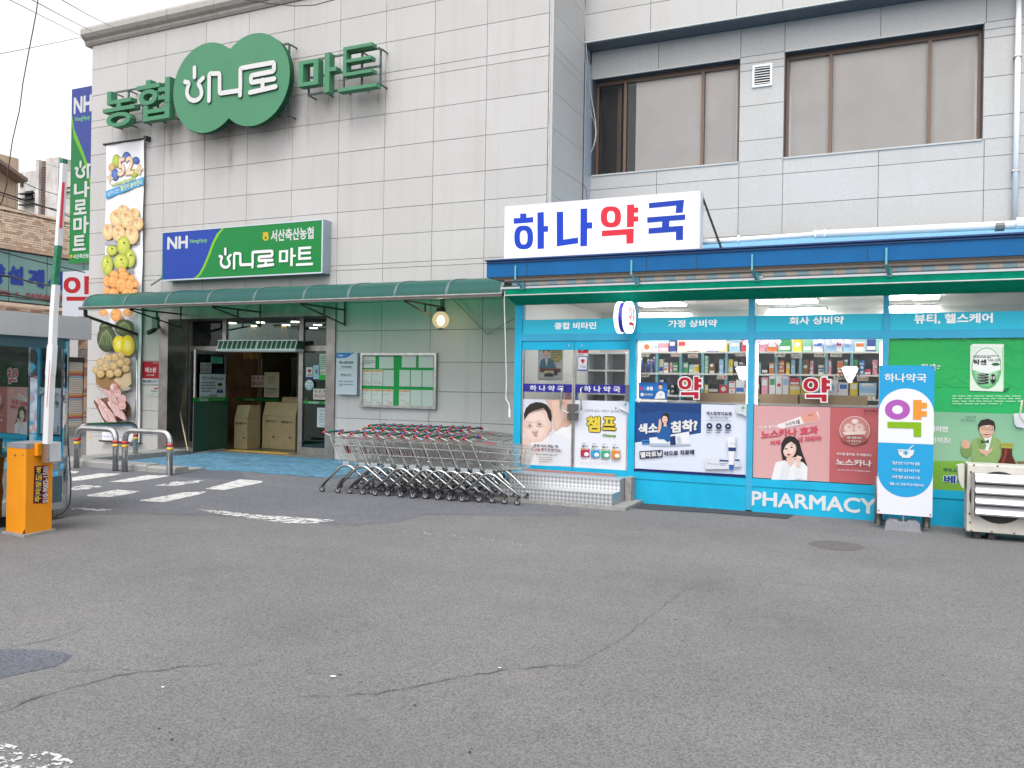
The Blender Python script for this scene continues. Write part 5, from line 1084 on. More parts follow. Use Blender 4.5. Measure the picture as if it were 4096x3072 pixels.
P.ell(308, 1130, 112, 150, lin('#f6e0d6'), lin('#e7c3b3'), 0, 28, -.1, .1); P.ell(300, 1195, 98, 88, lin('#f6dfd4'), lin('#edccbd'), 0, 24)
P.poly([(203, 1100), (200, 1050), (217, 1000), (250, 967), (300, 950), (350, 954), (395, 977), (424, 1020), (432, 1070), (428, 1115), (416, 1108), (400, 1078), (390, 1035), (362, 1000), (322, 1010), (278, 1025), (238, 1048), (214, 1085)], HAIR)
for k in range(9): P.stroke([(255+k*16, 955+abs(k-4)*2), (245+k*17, 1010), (226+k*15, 1060-k*6)], 2.5, lin('#4c4340'), cap=False)
for x, y in ((248, 1146), (328, 1135)): P.ell(x, y+2, 26, 15, lin('#ecccbf'), lin('#e4bfb0')); P.ell(x, y, 19, 7, lin('#e6dbd6')); P.ell(x+2, y, 8, 7, lin('#3a2c28'), lin('#4a3a34')); P.stroke([(x-19, y-2), (x-8, y-8), (x+8, y-8), (x+18, y-1)], 2, lin('#84645a'), cap=False); P.stroke([(x-24, y-30), (x, y-35), (x+22, y-29)], 4, lin('#dcbcae'), cap=False)
P.ell(291, 1187, 26, 14, lin('#f3d6ca'), lin('#e3b9a8')); P.ell(283, 1192, 3, 2, lin('#d8a898')); P.ell(301, 1190, 3, 2, lin('#d8a898')); P.ell(298, 1220, 18, 7, lin('#d8928a'), lin('#cf857f'))
P.text('우리 아이 먹는 약,', 285, 1296, 490, 1332, lin('#231f20'), .03); P.text('보존제', 262, 1330, 335, 1358, lin('#b01f3a'), .03); P.text('확인하셨어요?', 345, 1330, 516, 1366, lin('#6a2433'), .02)
P.text('챔프는 보존제가 없습니다', 305, 1376, 468, 1396, lin('#2a2a2a'), .03); P.text('“', 288, 1374, 300, 1382, (.1, .1, .1), .02); P.text('”', 472, 1382, 484, 1390, (.1, .1, .1), .02); P.lines(328, 1402, 440, 1452, 3, lin('#b9a9ac')); P.ell(193, 944, 6, 5, lin('#8a92c0')); P.lines(180, 960, 206, 982, 2, lin('#a9b0cc'))
tag(P.build('poster'), 'poster of a baby on a shoulder filling the lower left pharmacy door', 'poster')
# champ poster, right door
P = poster('', f=CP); zt = at(*CP(850, 940), Y=YP).z; P.px = None; P.raw([(-4.402, zt), (-3.572, zt), (-3.572, .472), (-4.402, .472)], [[0, 1, 2, 3]], [lin('#e3e8f6')]*2+[lin('#eef0f8')]*2); P.px = CP
P.text('보존제 없는 어린이 감기약', 705, 1010, 988, 1040, lin('#5a5f78'), .01)
OB = lin('#1f1a14'); YE = lin('#e9d048')
P.text('챔', 712, 1058, 838, 1208, lin('#f3f0d8'), .12); P.text('프', 845, 1062, 968, 1195, lin('#f3f0d8'), .12)
P.text('챔', 714, 1060, 838, 1206, OB, .095); P.text('프', 845, 1066, 968, 1192, OB, .095); P.text('챔', 720, 1066, 832, 1200, YE, .045); P.text('프', 852, 1074, 962, 1184, YE, .04)
P.text('Champ', 850, 1212, 964, 1244, lin('#1c4a1c'), .07); P.text('Champ', 854, 1215, 960, 1240, lin('#a6d860'), .025)
for k, (x, c_) in enumerate(((672, '#b52a52'), (757, '#2f9fd8'), (842, '#3fb08a'), (930, '#e08a44'))):
    yy = 1332+k*4; P.rect(x, yy, x+72, yy+74, lin(c_)); P.rect(x+4, yy+4, x+26, yy+14, lin('#f0c030')); P.rect(x+30, yy+4, x+66, yy+12, lin('#f4e8ea')); P.ell(x+48, yy+50, 20, 17, lin('#f3f3f3')); P.text('챔프', x+10, yy-27, x+34, yy-8, lin('#5a4a10'), .05); P.lines(x+38, yy-24, x+68, yy-8, 1, lin('#5a4a20')); P.lines(x+12, yy-46, x+56, yy-34, 1, lin('#a08a9a')); P.lines(x+2, yy+80, x+70, yy+92, 1, lin('#707884'))
P.lines(672, 1444, 1010, 1470, 2, lin('#9aa0ac'), .25); P.poly([(992, 940), (1075, 940), (1075, 1045), (1040, 1015), (1000, 1010)], lin('#ccd6de')); P.poly([(1000, 945), (1010, 985), (1075, 1040), (1030, 1020), (998, 1005)], lin('#f0f4f8')); P.ell(1048, 970, 12, 10, lin('#6f9ac0')); P.lines(1035, 986, 1062, 992, 1, lin('#8a9aa8')); P.ell(967, 1000, 8, 8, lin('#8f9290'))
tag(P.build('poster'), 'white poster with fat yellow letters on the lower right pharmacy door', 'poster')
# pigment poster, first window
P = poster(''); zt = at(*CM(85, 232), Y=YP).z; x0, x1 = -3.44, -1.815; P.px = None; P.raw([(x0, zt), (x1, zt), (x1, .48), (x0, .48)], [[0, 1, 2, 3]], lin('#dfe6f6')); P.px = CM
xd = at(*CM(642, 400), Y=YP).x
P.poly([(78, 232), (644, 240), (640, 488), (545, 505), (78, 570)], lin('#1f4c8c')); P.poly([(90, 250), (300, 240), (640, 245), (640, 330), (300, 300), (150, 330)], lin('#17407c'))
for q_ in ((0.012, lin('#0f2f66')), (0, WHT)):
    dx = 6 if q_[0] else 0
    P.tquad('색소', (112+dx, 412+dx), (278+dx, 398+dx), (112+dx, 500+dx), (278+dx, 492+dx), q_[1], .05); P.tquad('침착?', (386+dx, 392+dx), (612+dx, 368+dx), (386+dx, 490+dx), (612+dx, 472+dx), q_[1], .05)
P.poly([(205, 530), (320, 515), (540, 476), (552, 590), (330, 598), (215, 596)], lin('#e9edf4')); P.poly([(215, 575), (552, 580), (552, 594), (330, 602), (215, 598)], lin('#b4c0d4')); P.poly([(145, 548), (208, 544), (210, 584), (145, 586)], lin('#3f86c8')); P.poly([(145, 560), (208, 556), (208, 566), (145, 570)], lin('#16305c')); P.poly([(378, 520), (425, 510), (430, 588), (384, 592)], lin('#1c3764')); P.tquad('멜라토닝', (440, 520), (470, 515), (446, 580), (476, 575), lin('#7a8cae'), .0)
BLS = lin('#1d5ea2'); P.poly([(330, 430), (360, 425), (385, 470), (388, 550), (360, 566), (330, 540), (285, 540), (266, 515), (270, 492), (300, 482), (312, 440)], BLS); P.poly([(288, 375), (298, 366), (310, 400), (308, 440), (294, 482), (276, 488), (284, 430)], lin('#e3bfae')); P.ell(342, 360, 32, 38, HAIR); P.ell(338, 375, 24, 34, lin('#f0d0c0'), lin('#e0b4a2')); P.ell(352, 335, 22, 14, HAIR); P.stroke([(328, 368), (336, 367)], 3, HAIR, cap=False); P.stroke([(344, 366), (352, 366)], 3, HAIR, cap=False); P.ell(339, 392, 7, 3, lin('#b85a5a')); P.poly([(330, 404), (350, 404), (356, 432), (328, 434)], lin('#e6c2b0'))
P.poly([(124, 642), (320, 630), (320, 690), (126, 704)], lin('#14204a')); P.tquad('멜라토닝', (132, 648), (312, 637), (132, 698), (312, 684), WHT, .045); P.tquad('약으로 치료해', (330, 640), (585, 626), (330, 684), (585, 668), lin('#14204a'), .04)
P.lines(168, 748, 545, 772, 2, lin('#a4a8bc'), .2); P.text('색소침착치료제', 685, 306, 900, 342, lin('#1a1c3a'), .03); P.text('멜라토닝크림', 718, 348, 868, 374, lin('#4f587a'), .0); P.rect(684, 382, 898, 385, lin('#9aa4b8'))
for k, x in enumerate((714, 793, 871)): P.ell(x, 428+k*2, 25, 25, lin('#1b2450')); P.ell(x, 428+k*2, 10, 8, lin('#b8c4e0')); P.lines(x-28, 460, x+28, 492, 2, lin('#5a6080'))
P.poly([(864, 522), (945, 524), (930, 755), (880, 755)], lin('#eceff6')); P.poly([(930, 524), (945, 524), (930, 755), (915, 755)], lin('#c6cede')); P.rect(874, 608, 938, 642, lin('#24407a')); P.rect(886, 758, 916, 800, lin('#2f62b4')); P.poly([(680, 696), (880, 690), (880, 792), (680, 792)], lin('#dbe1ec')); P.poly([(930, 694), (968, 706), (986, 770), (925, 776)], lin('#cfd8e6')); P.rect(800, 712, 876, 730, lin('#24407a')); P.rect(930, 708, 968, 724, lin('#24407a')); P.text('Melatoning', 700, 740, 785, 755, lin('#3a4c7a'), .0); P.lines(800, 738, 870, 765, 2, lin('#8a94ac')); P.text('Melatoning', 884, 570, 930, 582, lin('#8a94ac'), .0)
P.poly([(940, 248), (1028, 250), (1028, 350), (985, 330), (940, 320)], lin('#cfdbdd')); P.ell(1000, 276, 15, 13, lin('#7faa98')); P.lines(982, 294, 1018, 304, 1, lin('#8fa8a0'))
P.px = None; P.raw([(x0, .515), (x1, .515), (x1, .48), (x0, .48)], [[0, 1, 2, 3]], lin('#161f66'))
tag(P.build('poster'), 'blue and white cream poster with a woman in blue in the first pharmacy window', 'poster')
# pink poster, second window
P = poster(''); zt = at(*CM(1078, 256), Y=YP).z; x0, x1 = -1.72, -.075; P.px = None; P.raw([(x0, zt), (x1, zt), (x1, .48), (x0, .48)], [[0, 1, 2, 3]], [lin('#d9a6aa'), lin('#d99a9c'), lin('#d9a3a2'), lin('#dfaeae')]); xd = at(*CM(1725, 500), Y=YP).x; P.raw([(xd, zt), (x1, zt), (x1, .48), (xd, .48)], [[0, 1, 2, 3]], lin('#c06468')); P.px = CM
P.poly([(1284, 415), (1325, 405), (1560, 318), (1625, 308), (1642, 385), (1590, 400), (1345, 450), (1290, 445)], lin('#eee6e8')); P.poly([(1480, 348), (1560, 318), (1610, 308), (1642, 385), (1510, 415)], lin('#e4a08e')); P.poly([(1345, 440), (1590, 392), (1642, 378), (1642, 388), (1590, 402), (1345, 452)], lin('#c9b4b8')); P.tquad('노스카나겔', (1350, 400), (1470, 375), (1355, 430), (1475, 408), lin('#56444c'), .02); P.tquad('동아제약', (1540, 338), (1585, 326), (1542, 348), (1586, 336), lin('#8a5a54'), .02)
P.tquad('여드름 흉터엔', (1125, 432), (1282, 420), (1125, 458), (1282, 444), lin('#f4e4e6'), .02); P.tquad('노스카나 효과', (1145, 470), (1630, 425), (1148, 542), (1630, 497), lin('#cf4f63'), .055); P.tquad('이제', (1225, 552), (1310, 546), (1226, 594), (1310, 588), lin('#cf5a6c'), .05); P.tquad('네 차례야!', (1460, 520), (1655, 508), (1462, 568), (1657, 556), lin('#cf5a6c'), .05)
P.poly([(1330, 720), (1316, 640), (1320, 570), (1345, 530), (1385, 512), (1430, 520), (1470, 560), (1490, 640), (1520, 720), (1540, 775), (1480, 770), (1340, 715)], lin('#2a2224'))
P.poly([(1235, 868), (1255, 790), (1270, 735), (1350, 718), (1385, 745), (1430, 715), (1500, 735), (1540, 775), (1535, 888), (1235, 880)], lin('#efeff2')); P.poly([(1360, 700), (1440, 690), (1425, 740), (1395, 775), (1365, 740)], lin('#e9c3b6')); P.poly([(1355, 720), (1395, 775), (1375, 875), (1300, 870), (1330, 760)], lin('#e3e3ea')); P.ell(1388, 625, 55, 74, lin('#f4d9d0'), lin('#e6bfb2'), .12, 24); P.poly([(1335, 640), (1330, 580), (1350, 545), (1395, 530), (1440, 550), (1462, 600), (1452, 660), (1440, 590), (1400, 560), (1355, 590)], lin('#2a2224'))
for x, y in ((1358, 622), (1403, 608)): P.stroke([(x-13, y+2), (x, y-4), (x+13, y)], 4, lin('#2a1d1d'), cap=False); P.ell(x+2, y+1, 6, 5, lin('#2a1d1d'))
P.stroke([(1345, 600), (1362, 594)], 3, lin('#7a5a54'), cap=False); P.stroke([(1392, 586), (1416, 584)], 3, lin('#7a5a54'), cap=False); P.stroke([(1378, 625), (1374, 646), (1384, 648)], 2, lin('#d0a091'), cap=False); P.ell(1382, 668, 16, 7, lin('#c2474f'))
P.poly([(1440, 700), (1450, 678), (1465, 680), (1492, 690), (1490, 705), (1478, 715), (1484, 740), (1470, 780), (1445, 765), (1436, 735)], lin('#efd0c4')); P.poly([(1434, 790), (1472, 780), (1500, 870), (1440, 878)], lin('#e9e9ef')); P.stroke([(1455, 705), (1476, 708)], 2, lin('#c99a8a'), cap=False); P.stroke([(1455, 722), (1478, 724)], 2, lin('#c99a8a'), cap=False)
P.ell(1936, 466, 129, 120, lin('#f0dede')); P.ell(1936, 466, 125, 116, lin('#c8857f')); P.ell(1936, 540, 108, 40, lin('#a85a54')); P.ell(1890, 450, 50, 48, lin('#f2dcd8'), lin('#c98c86')); P.ell(1975, 450, 50, 48, lin('#f2dcd8'), lin('#c98c86')); P.ell(1940, 392, 34, 24, lin('#f6e8e4'), lin('#d09c96')); P.ell(1892, 438, 24, 20, lin('#dba09a'), lin('#eecfca')); P.ell(1976, 438, 24, 20, lin('#dba09a'), lin('#eecfca')); P.poly([(1835, 480), (2035, 470), (2020, 500), (1850, 505)], lin('#ecd2ce'))
P.text('3중 성분으로', 1870, 514, 1994, 540, (.7, .7, .7), .03); P.text('더 깨끗하게', 1878, 545, 1988, 568, (.7, .68, .68), .01); P.text('동아제약', 2013, 288, 2132, 316, lin('#6a2430'), .03); P.text('여드름 흉터엔, 약 바를까나', 1785, 650, 2078, 688, (.75, .72, .72), .02); P.text('노스카나', 1780, 702, 2078, 772, (.76, .76, .77), .03); P.text('6년 연속 판매 1위 여드름흉터치료제', 1790, 790, 2066, 816, (.72, .66, .66), .02); P.lines(1780, 822, 2066, 862, 3, lin('#d49a9c'), .15)
tag(P.build('poster'), 'pink and red poster with a pointing long haired woman in the second window', 'poster')
# green poster, third window, upper
C5b = crop(3400, 1150, 1.5801)
P = poster('', f=C5b); x0, x1 = .003, 1.745; zt = 2.425; zm = at(*C5b(700, 790), Y=YP).z; zb = at(*C5b(600, 1283), Y=YP).z
P.px = None; P.raw([(x0, zt), (x1, zt), (x1, zm), (x0, zm)], [[0, 1, 2, 3]], [lin('#2fae57'), lin('#17a35a'), lin('#21b566'), lin('#26b368')]); P.px = C5b
for k, w_ in enumerate(('TAKSEN', 'TAKSEN', 'TAKSEN')): P.text(w_, 300-k*30, 300+k*120, 1090, 400+k*120, lin('#28b05e'), .06)
P.text('GC 녹십자', 660, 306, 750, 325, WHT, .03); P.ell(642, 315, 9, 8, lin('#d8603a')); P.ell(636, 313, 4, 4, lin('#e8c02a'))
P.text('탁센', 452, 483, 540, 525, WHT, .04); P.lines(550, 490, 572, 520, 2, WHT)
P.poly([(760, 370), (960, 385), (966, 658), (757, 652)], lin('#dff0e2')); P.poly([(760, 370), (775, 357), (973, 358), (960, 385)], lin('#eff6f0')); P.poly([(960, 385), (973, 358), (972, 650), (966, 658)], lin('#b8d8be')); P.poly([(972, 640), (1015, 630), (990, 655), (966, 658)], lin('#1c7a44'))
P.ell(862, 510, 94, 130, lin('#3f9a5a')); P.ell(862, 510, 90, 126, lin('#eef4f2')); P.ell(862, 520, 90, 116, lin('#bfe6c8'), lin('#54b86c'), 0, 24, 0, .2, 0, 180); P.text('탁센', 780, 454, 862, 490, lin('#1d1d1d'), .035); P.text('TAK-SEN', 868, 450, 950, 468, lin('#30403a'), .0); P.ell(920, 485, 26, 9, lin('#1c6a3a')); P.lines(780, 428, 945, 446, 2, lin('#30403a'))
for k in range(4): P.ell(840, 550+k*17, 38, 7, lin('#1a2a20')); P.lines(808, 546+k*17, 872, 553+k*17, 1, WHT)
P.ell(903, 576, 17, 30, lin('#12301c')); P.text('10', 889, 560, 916, 582, WHT, .02); P.lines(645, 680, 1088, 745, 4, lin('#d8f0dc'), .3)
P.build('poster_upper_half') if False else None
# lower part of the same bay
P.px = None; P.raw([(x0, zm), (x1, zm), (x1, zb), (x0, zb)], [[0, 1, 2, 3]], [lin('#8fc09c'), lin('#7fb596'), lin('#9ccaa8'), lin('#a9cfb4')]); P.px = C5b
P.poly([(380, 1100), (560, 1095), (720, 1096), (740, 1283), (380, 1283)], lin('#7fb542')); P.tquad('내려면', (500, 872), (618, 876), (500, 912), (618, 914), WHT, .04); P.tquad('이야죠!', (510, 945), (634, 945), (510, 985), (634, 985), WHT, .04)
P.text('빠르고 속', 590, 1138, 712, 1168, lin('#2d6a5a'), .02); P.text('베나', 588, 1180, 760, 1248, lin('#f0f4f0'), .08); P.text('베나', 592, 1184, 756, 1244, lin('#1d4f9a'), .04)
GJ = lin('#8fae6c')
P.poly([(765, 1100), (768, 1010), (775, 960), (830, 940), (900, 935), (945, 960), (960, 1010), (940, 1110)], GJ); P.poly([(768, 1040), (745, 1080), (705, 1060), (694, 1020), (712, 1000), (765, 985)], lin('#7d9a5a')); P.poly([(838, 945), (895, 940), (880, 1000), (862, 1070), (846, 1000)], lin('#e9edf2')); P.poly([(830, 1070), (860, 1000), (850, 960), (838, 945), (800, 960)], lin('#7f9f5e')); P.poly([(825, 962), (850, 970), (876, 960), (876, 985), (850, 978), (826, 987)], lin('#2a5a3c'))
P.poly([(700, 1000), (706, 965), (740, 960), (760, 985), (755, 1015), (720, 1018)], lin('#d9ae94')); P.poly([(805, 1018), (830, 1020), (870, 1030), (905, 1005), (890, 1040), (855, 1060), (825, 1045)], lin('#dcb298'))
P.ell(862, 895, 46, 55, lin('#ecc6ae'), lin('#d8a88c'), 0, 22); P.poly([(812, 905), (808, 865), (825, 838), (870, 828), (908, 845), (917, 880), (912, 910), (905, 875), (880, 868), (840, 872), (820, 880)], lin('#2a2522'))
for x in (845, 885): P.ell(x, 890, 17, 12, lin('#3a2c28')); P.ell(x, 890, 14, 9, lin('#e6c0a8')); P.stroke([(x-7, 889), (x+7, 888)], 3, lin('#3a2a24'), cap=False)
P.ell(863, 922, 22, 8, lin('#a85850')); P.rect(846, 917, 880, 923, lin('#f0e8e4')); P.stroke([(863, 893), (860, 905), (868, 906)], 2, lin('#c09078'), cap=False)
P.tquad('속쓰림 이젠', (728, 808), (792, 812), (728, 824), (792, 830), lin('#3a6a54'), .0); P.tquad('없다 베나치오', (700, 825), (790, 838), (700, 842), (790, 852), lin('#3a6a54'), .0)
P.poly([(958, 1015), (1020, 1015), (1022, 1060), (1050, 1120), (925, 1120), (955, 1060)], lin('#5a2218')); P.poly([(975, 1020), (990, 1020), (985, 1060), (965, 1115), (950, 1115), (970, 1060)], lin('#8c4030')); P.rect(950, 980, 1026, 1016, lin('#a9a84a')); P.rect(950, 990, 1026, 996, lin('#7a7a2c')); P.rect(1052, 1095, 1098, 1112, lin('#8a6040'))
P.poly([(1030, 795), (1100, 793), (1100, 888), (1050, 880), (1036, 860)], lin('#dfe4f0'))
tag(P.build('poster'), 'green poster with a pill box above a bespectacled man in a green suit', 'poster')
# fill panel for the bay beyond the frame
P = Print((0, YP+.031, 0)); P.raw([(1.835, 2.425), (PX1, 2.425), (PX1, .48), (1.835, .48)], [[0, 1, 2, 3]], lin('#9ccaa8')); tag(P.build('poster'), 'plain green window film at the far right end of the pharmacy', 'poster')
# PHARMACY lettering on the base panel
P = Print((0, YP-.0, 0)); P.px = CM; P.o.y = YP+.008
P.text('PHARMACY', 1062, 975, 2118, 1176, (.78, .80, .82), .028, 3); P.build('base_lettering', PRINT, ph)
# smaller stickers and red syllables on the glass
for (a_, b_, lb) in (((441, 740), (657, 948), 'red Korean syllable with white outline on the first pharmacy window'), ((1492, 748), (1740, 972), 'red Korean syllable with white outline on the second pharmacy window')):
    P = Print((0, YP+.03, 0), px=CL); P.yak(a_[0]+11, a_[1]+11, b_[0]-11, b_[1]-11, lin('#b5142f'), (.95, .95, .97), 17); tag(P.build('window_sticker'), lb, 'sticker')
P = Print((0, YP+.031, 0), px=CL); P.rect(115, 800, 356, 940, lin('#1668b4')); P.grad(115, 800, 356, 870, lin('#0f5aa8'), lin('#1f7cc8')); 
for k, c_ in enumerate(('#c0308a', '#2f8fd0', '#d8d8e4', '#e8e8f0')): P.rect(128+k*28, 836, 150+k*28, 866, lin(c_))
P.text('안티푸라민', 162, 892, 232, 912, WHT, .02); P.ell(145, 902, 14, 15, (.75, .75, .78)); P.ell(300, 838, 17, 24, lin('#e8c0a8'), lin('#d0a088')); P.poly([(282, 830), (285, 812), (300, 806), (318, 814), (319, 834), (310, 822), (290, 822)], HAIR); P.poly([(250, 938), (268, 890), (292, 872), (315, 872), (335, 890), (340, 936)], lin('#e8eaf0')); P.text('7', 297, 896, 308, 915, (.05, .05, .1), .02); P.px = CL
P.rect(88, 940, 356, 966, (.8, .8, .8)); tag(P.build('window_sticker'), 'blue card with a man in white at the lower left of the first window', 'sticker')
# stickers on the right door
P = Print((0, YP+.03, 0), px=CP); P.rect(648, 470, 733, 545, lin('#c01430')); P.text('에스원', 660, 492, 716, 514, WHT, .03); P.lines(668, 520, 706, 530, 1, WHT); P.rect(648, 545, 733, 566, (.65, .66, .68)); P.text('SECOM', 650, 550, 694, 562, lin('#2a4a5a'), .03); tag(P.build('window_sticker'), 'red security sticker at the top of the right pharmacy door', 'sticker')
P = Print((0, YP+.03, 0), px=CP); P.rect(644, 568, 727, 692, lin('#27338e')); P.rect(650, 575, 720, 680, (.68, .73, .78)); P.ell(680, 606, 10, 12, lin('#c01430')); P.ell(694, 606, 10, 12, lin('#c01430')); P.poly([(671, 610), (703, 610), (687, 634)], lin('#c01430')); P.text('가맹점', 662, 650, 712, 668, (.08, .08, .1), .01); P.lines(655, 640, 716, 648, 1, (.3, .3, .4)); tag(P.build('window_sticker'), 'white sticker with a red heart and blue border on the right pharmacy door', 'sticker')
P = Print((0, YP+.05, 0), px=CP); P.rect(318, 470, 520, 772, (.60, .66, .68)); P.ell(468, 562, 50, 62, lin('#c9c06a'), lin('#a09a44')); P.lines(430, 530, 500, 590, 3, lin('#3a3a1a')); P.poly([(325, 670), (340, 605), (365, 588), (410, 585), (440, 600), (470, 670)], lin('#3c7a92')); P.poly([(372, 590), (400, 590), (388, 660)], (.7, .72, .74)); P.ell(384, 540, 24, 36, lin('#ecc6ae'), lin('#dcae94')); P.poly([(358, 545), (358, 510), (372, 495), (400, 494), (412, 515), (409, 545), (398, 520), (370, 520)], HAIR); P.rect(330, 670, 505, 705, lin('#7a4a3a')); P.rect(370, 690, 445, 735, lin('#cfd0a0')); P.rect(450, 680, 478, 730, (.05, .05, .05)); P.rect(370, 712, 445, 740, (.04, .04, .05)); P.text('1962', 390, 702, 428, 712, (.05, .05, .05), .02); P.lines(330, 752, 510, 768, 2, (.3, .3, .3)); tag(P.build('poster'), 'small poster of a man in a blue suit behind the left pharmacy door', 'poster')

# ---- fascia, awning, roof
mb = MB(); mb.box(-5.68, PX1+1, 11.51, 11.56, 3.385, 3.632); mb.box(-5.68, -5.63, 11.561, 16.4, 3.385, 3.632); fa = mb.build('fascia', BLUEF, ph)
mb = MB(); mb.box(-5.70, PX1+1, 11.49, 11.505, 3.60, 3.612); mb.box(-5.70, PX1+1, 11.47, 11.60, 3.634, 3.652); mb.build('fascia_trim', mat('dark_blue_trim', (.01, .04, .16), .4), ph)
for x in (-5.0, -3.15, -2.44, -.26, 1.9): mb = MB(); mb.box(x-.003, x+.003, 11.504, 11.509, 3.386, 3.599); mb.build('fascia_joint', DARKM, ph)
mb = MB(); mb.prism([(11.6, 3.62), (16.44, 4.55), (16.44, 4.6), (11.6, 3.67)], 'x', -5.65, PX1+1); mb.build('roof', mat('pale_blue_roof', (.12, .33, .52), .5), ph)
mb = MB(); mb.box(-5.6, PX1+1, 11.57, YP+.3, 3.37, 3.40); mb.build('eave_soffit', mat('beige_soffit', (.42, .34, .28), .7), ph)
aw = thing('awning', (-1.7, 11.8, 3.2), 'rolled striped awning with a green valance along the pharmacy front', 'awning')
mb = MB(); mb.box(PX0-.0, PX1+1, 11.62, 11.66, 3.33, 3.368); mb.build('cassette_top', mat('tan_metal', (.38, .33, .30), .5), aw)
x = PX0+.1; k = 0
while x < PX1+1:
    mb = MB(); mb.tube([(x, 11.74, 3.302), (x+.149, 11.74, 3.302)], .048, 10, False); mb.build('awning_stripe', mat('cream_stripe', (.74, .66, .60), .8) if k % 2 else mat('blue_stripe', (.42, .62, .70), .8), aw, True); x += .15; k += 1
mb = MB(); mb.box(-5.52, PX1+1, 11.69, 11.76, 3.22, 3.25); mb.build('front_bar', mat('silver_bar', (.55, .56, .6), .3, .6), aw)
mb = MB(); nn = 60
for i in range(nn+1):
    x = -5.44+(PX1+1.4+5.44)*i/nn
    for z, dy in ((3.222, 0), (3.17, .008*math.sin(i*1.3)), (3.13, .012*math.sin(i*1.3+.4))): mb.v.append(Vector((x, 11.705+dy, z)))
for i in range(nn):
    for k in range(2): mb.f.append([i*3+k, i*3+k+1, (i+1)*3+k+1, (i+1)*3+k]); mb.mi.append(0)
mb.build('valance', GREENA, aw, True)
mb = MB(); mb.tube([(-5.46, 11.70, 3.122), (PX1+1, 11.70, 3.122)], .009, 6); mb.build('valance_hem', WHITEP, aw)
mb = MB(); mb.add([(-5.44, 11.72, 3.115), (PX1+1, 11.72, 3.115), (PX1+1, YP-.01, 3.0), (-5.42, YP-.01, 3.0)], [(0, 1, 2, 3)]); mb.add([(-5.44, 11.72, 3.115), (-5.42, YP-.01, 3.0), (-5.42, YP-.01, 3.24), (-5.44, 11.72, 3.24)], [(0, 1, 2, 3)]); mb.build('inner_curtain', GREENA, aw)
for i, xx in enumerate((2061, 2525, 2988+20, 3545)):
    p = at(xx, 1100-(xx-2061)*.04, Y=11.48); q_ = at(xx, 1068-(xx-2061)*.045, Y=11.48)
    mb = MB()
    mb.box(p.x-.012, p.x+.012, 11.478, 11.49, 3.33, 3.545); mb.add([(p.x-.02, 11.475, 3.33), (p.x+.02, 11.475, 3.33), (p.x+.06, 11.68, 3.2), (p.x+.02, 11.68, 3.2)], [(0, 1, 2, 3)]); mb.box(p.x+.01, p.x+.07, 11.66, 11.69, 3.2, 3.36)
    mb.build('bracket', mat('teal_bracket', (.10, .35, .42), .5), aw)
mb = MB(); mb.tube(rounded([(-5.46, 11.72, 3.2), (-5.47, 11.72, 3.05), (-5.49, 11.9, 1.75), (-5.50, 11.9, 1.5), (-5.44, 11.9, 1.44), (-5.43, 11.9, 1.28)], .04), .007, 6); mb.tube([(-5.43, 11.9, 1.35), (-5.43, 11.9, 1.22)], .017, 6); mb.build('crank_rod', WHITEP, aw)
t = thing('small_lamp', (-2.05, 11.7, 3.2), 'tiny white sensor on the awning bar over the second window', 'lamp'); p = at(2700+545/1.585, 850+410/1.585, Y=11.68)
mb = MB(); mb.disc(p, (1, 0, 0), .018, .05, 8); mb.build('sensor_body', WHITEP, t)
# lit roof sign
t = thing('roof_sign', (-3.9, 11.55, 3.65), 'bright white lit sign with blue and red letters on the pharmacy roof', 'sign')
CSG = crop(1900, 700, 2.212)
a_ = at(2019, 831, Y=11.5); b_ = at(2787, 992, Y=11.5); x0, x1, z0, z1 = a_.x, b_.x, 3.66, 4.455
mb = MB(); mb.box(x0, x1+.04, 11.505, 11.72, z0, z1+.01); mb.build('sign_case', mat('sign_case_white2', (.6, .6, .6), .4), t)
P = Print((0, 11.5, 0)); P.step = .001; zc = (z0+z1)/2; 
P.raw([(x0, z1), (x1, z1), (x1, z0), (x0, z0)], [[0, 1, 2, 3]], lin('#e6e4f6')); P.raw([(x0+.06, z1-.05), (x1-.05, z1-.05), (x1-.05, z0+.05), (x0+.06, z0+.05)], [[0, 1, 2, 3]], (1, 1, 1)); P.px = CSG
c1_, c2_, c3_ = (.001, .045, .52), lin('#d8283c'), (.003, .042, .42)
P.ring((348, 447, 515, 658), (398, 492, 465, 615), c1_); P.ring((1113, 277, 1293, 465), (1170, 320, 1238, 422), c2_)
for q_, c_ in (([(400, 342), (455, 340), (457, 378), (516, 371), (516, 420), (343, 433), (343, 383), (400, 380)], c1_), ([(553, 332), (610, 328), (612, 452), (648, 450), (648, 503), (612, 504), (612, 652), (554, 656)], c1_), ([(724, 327), (782, 324), (783, 572), (914, 552), (914, 605), (725, 633)], c1_), ([(935, 299), (995, 296), (995, 420), (1040, 419), (1038, 474), (995, 475), (993, 629), (933, 632)], c1_),
    ([(1347, 265), (1410, 259), (1410, 289), (1447, 287), (1446, 334), (1410, 336), (1410, 368), (1447, 366), (1446, 412), (1408, 414), (1407, 460), (1344, 464)], c2_), ([(1124, 494), (1407, 474), (1404, 606), (1341, 609), (1340, 529), (1124, 545)], c2_), ([(1540, 249), (1852, 219), (1840, 335), (1775, 338), (1783, 272), (1541, 296)], c3_),
    ([(1525, 376), (1862, 350), (1862, 398), (1722, 408), (1720, 457), (1844, 449), (1842, 576), (1779, 578), (1779, 504), (1536, 522), (1538, 472), (1655, 462), (1658, 413), (1526, 425)], c3_)): P.poly(q_, c_)
P.build('lit_face', PRINT_GLOW, t)
mb = MB(); mb.tube([(x1+.02, 11.7, z1-.02), (x1+.30, 11.75, 3.66)], .016, 4); mb.build('stay_rod', DARKM, t)
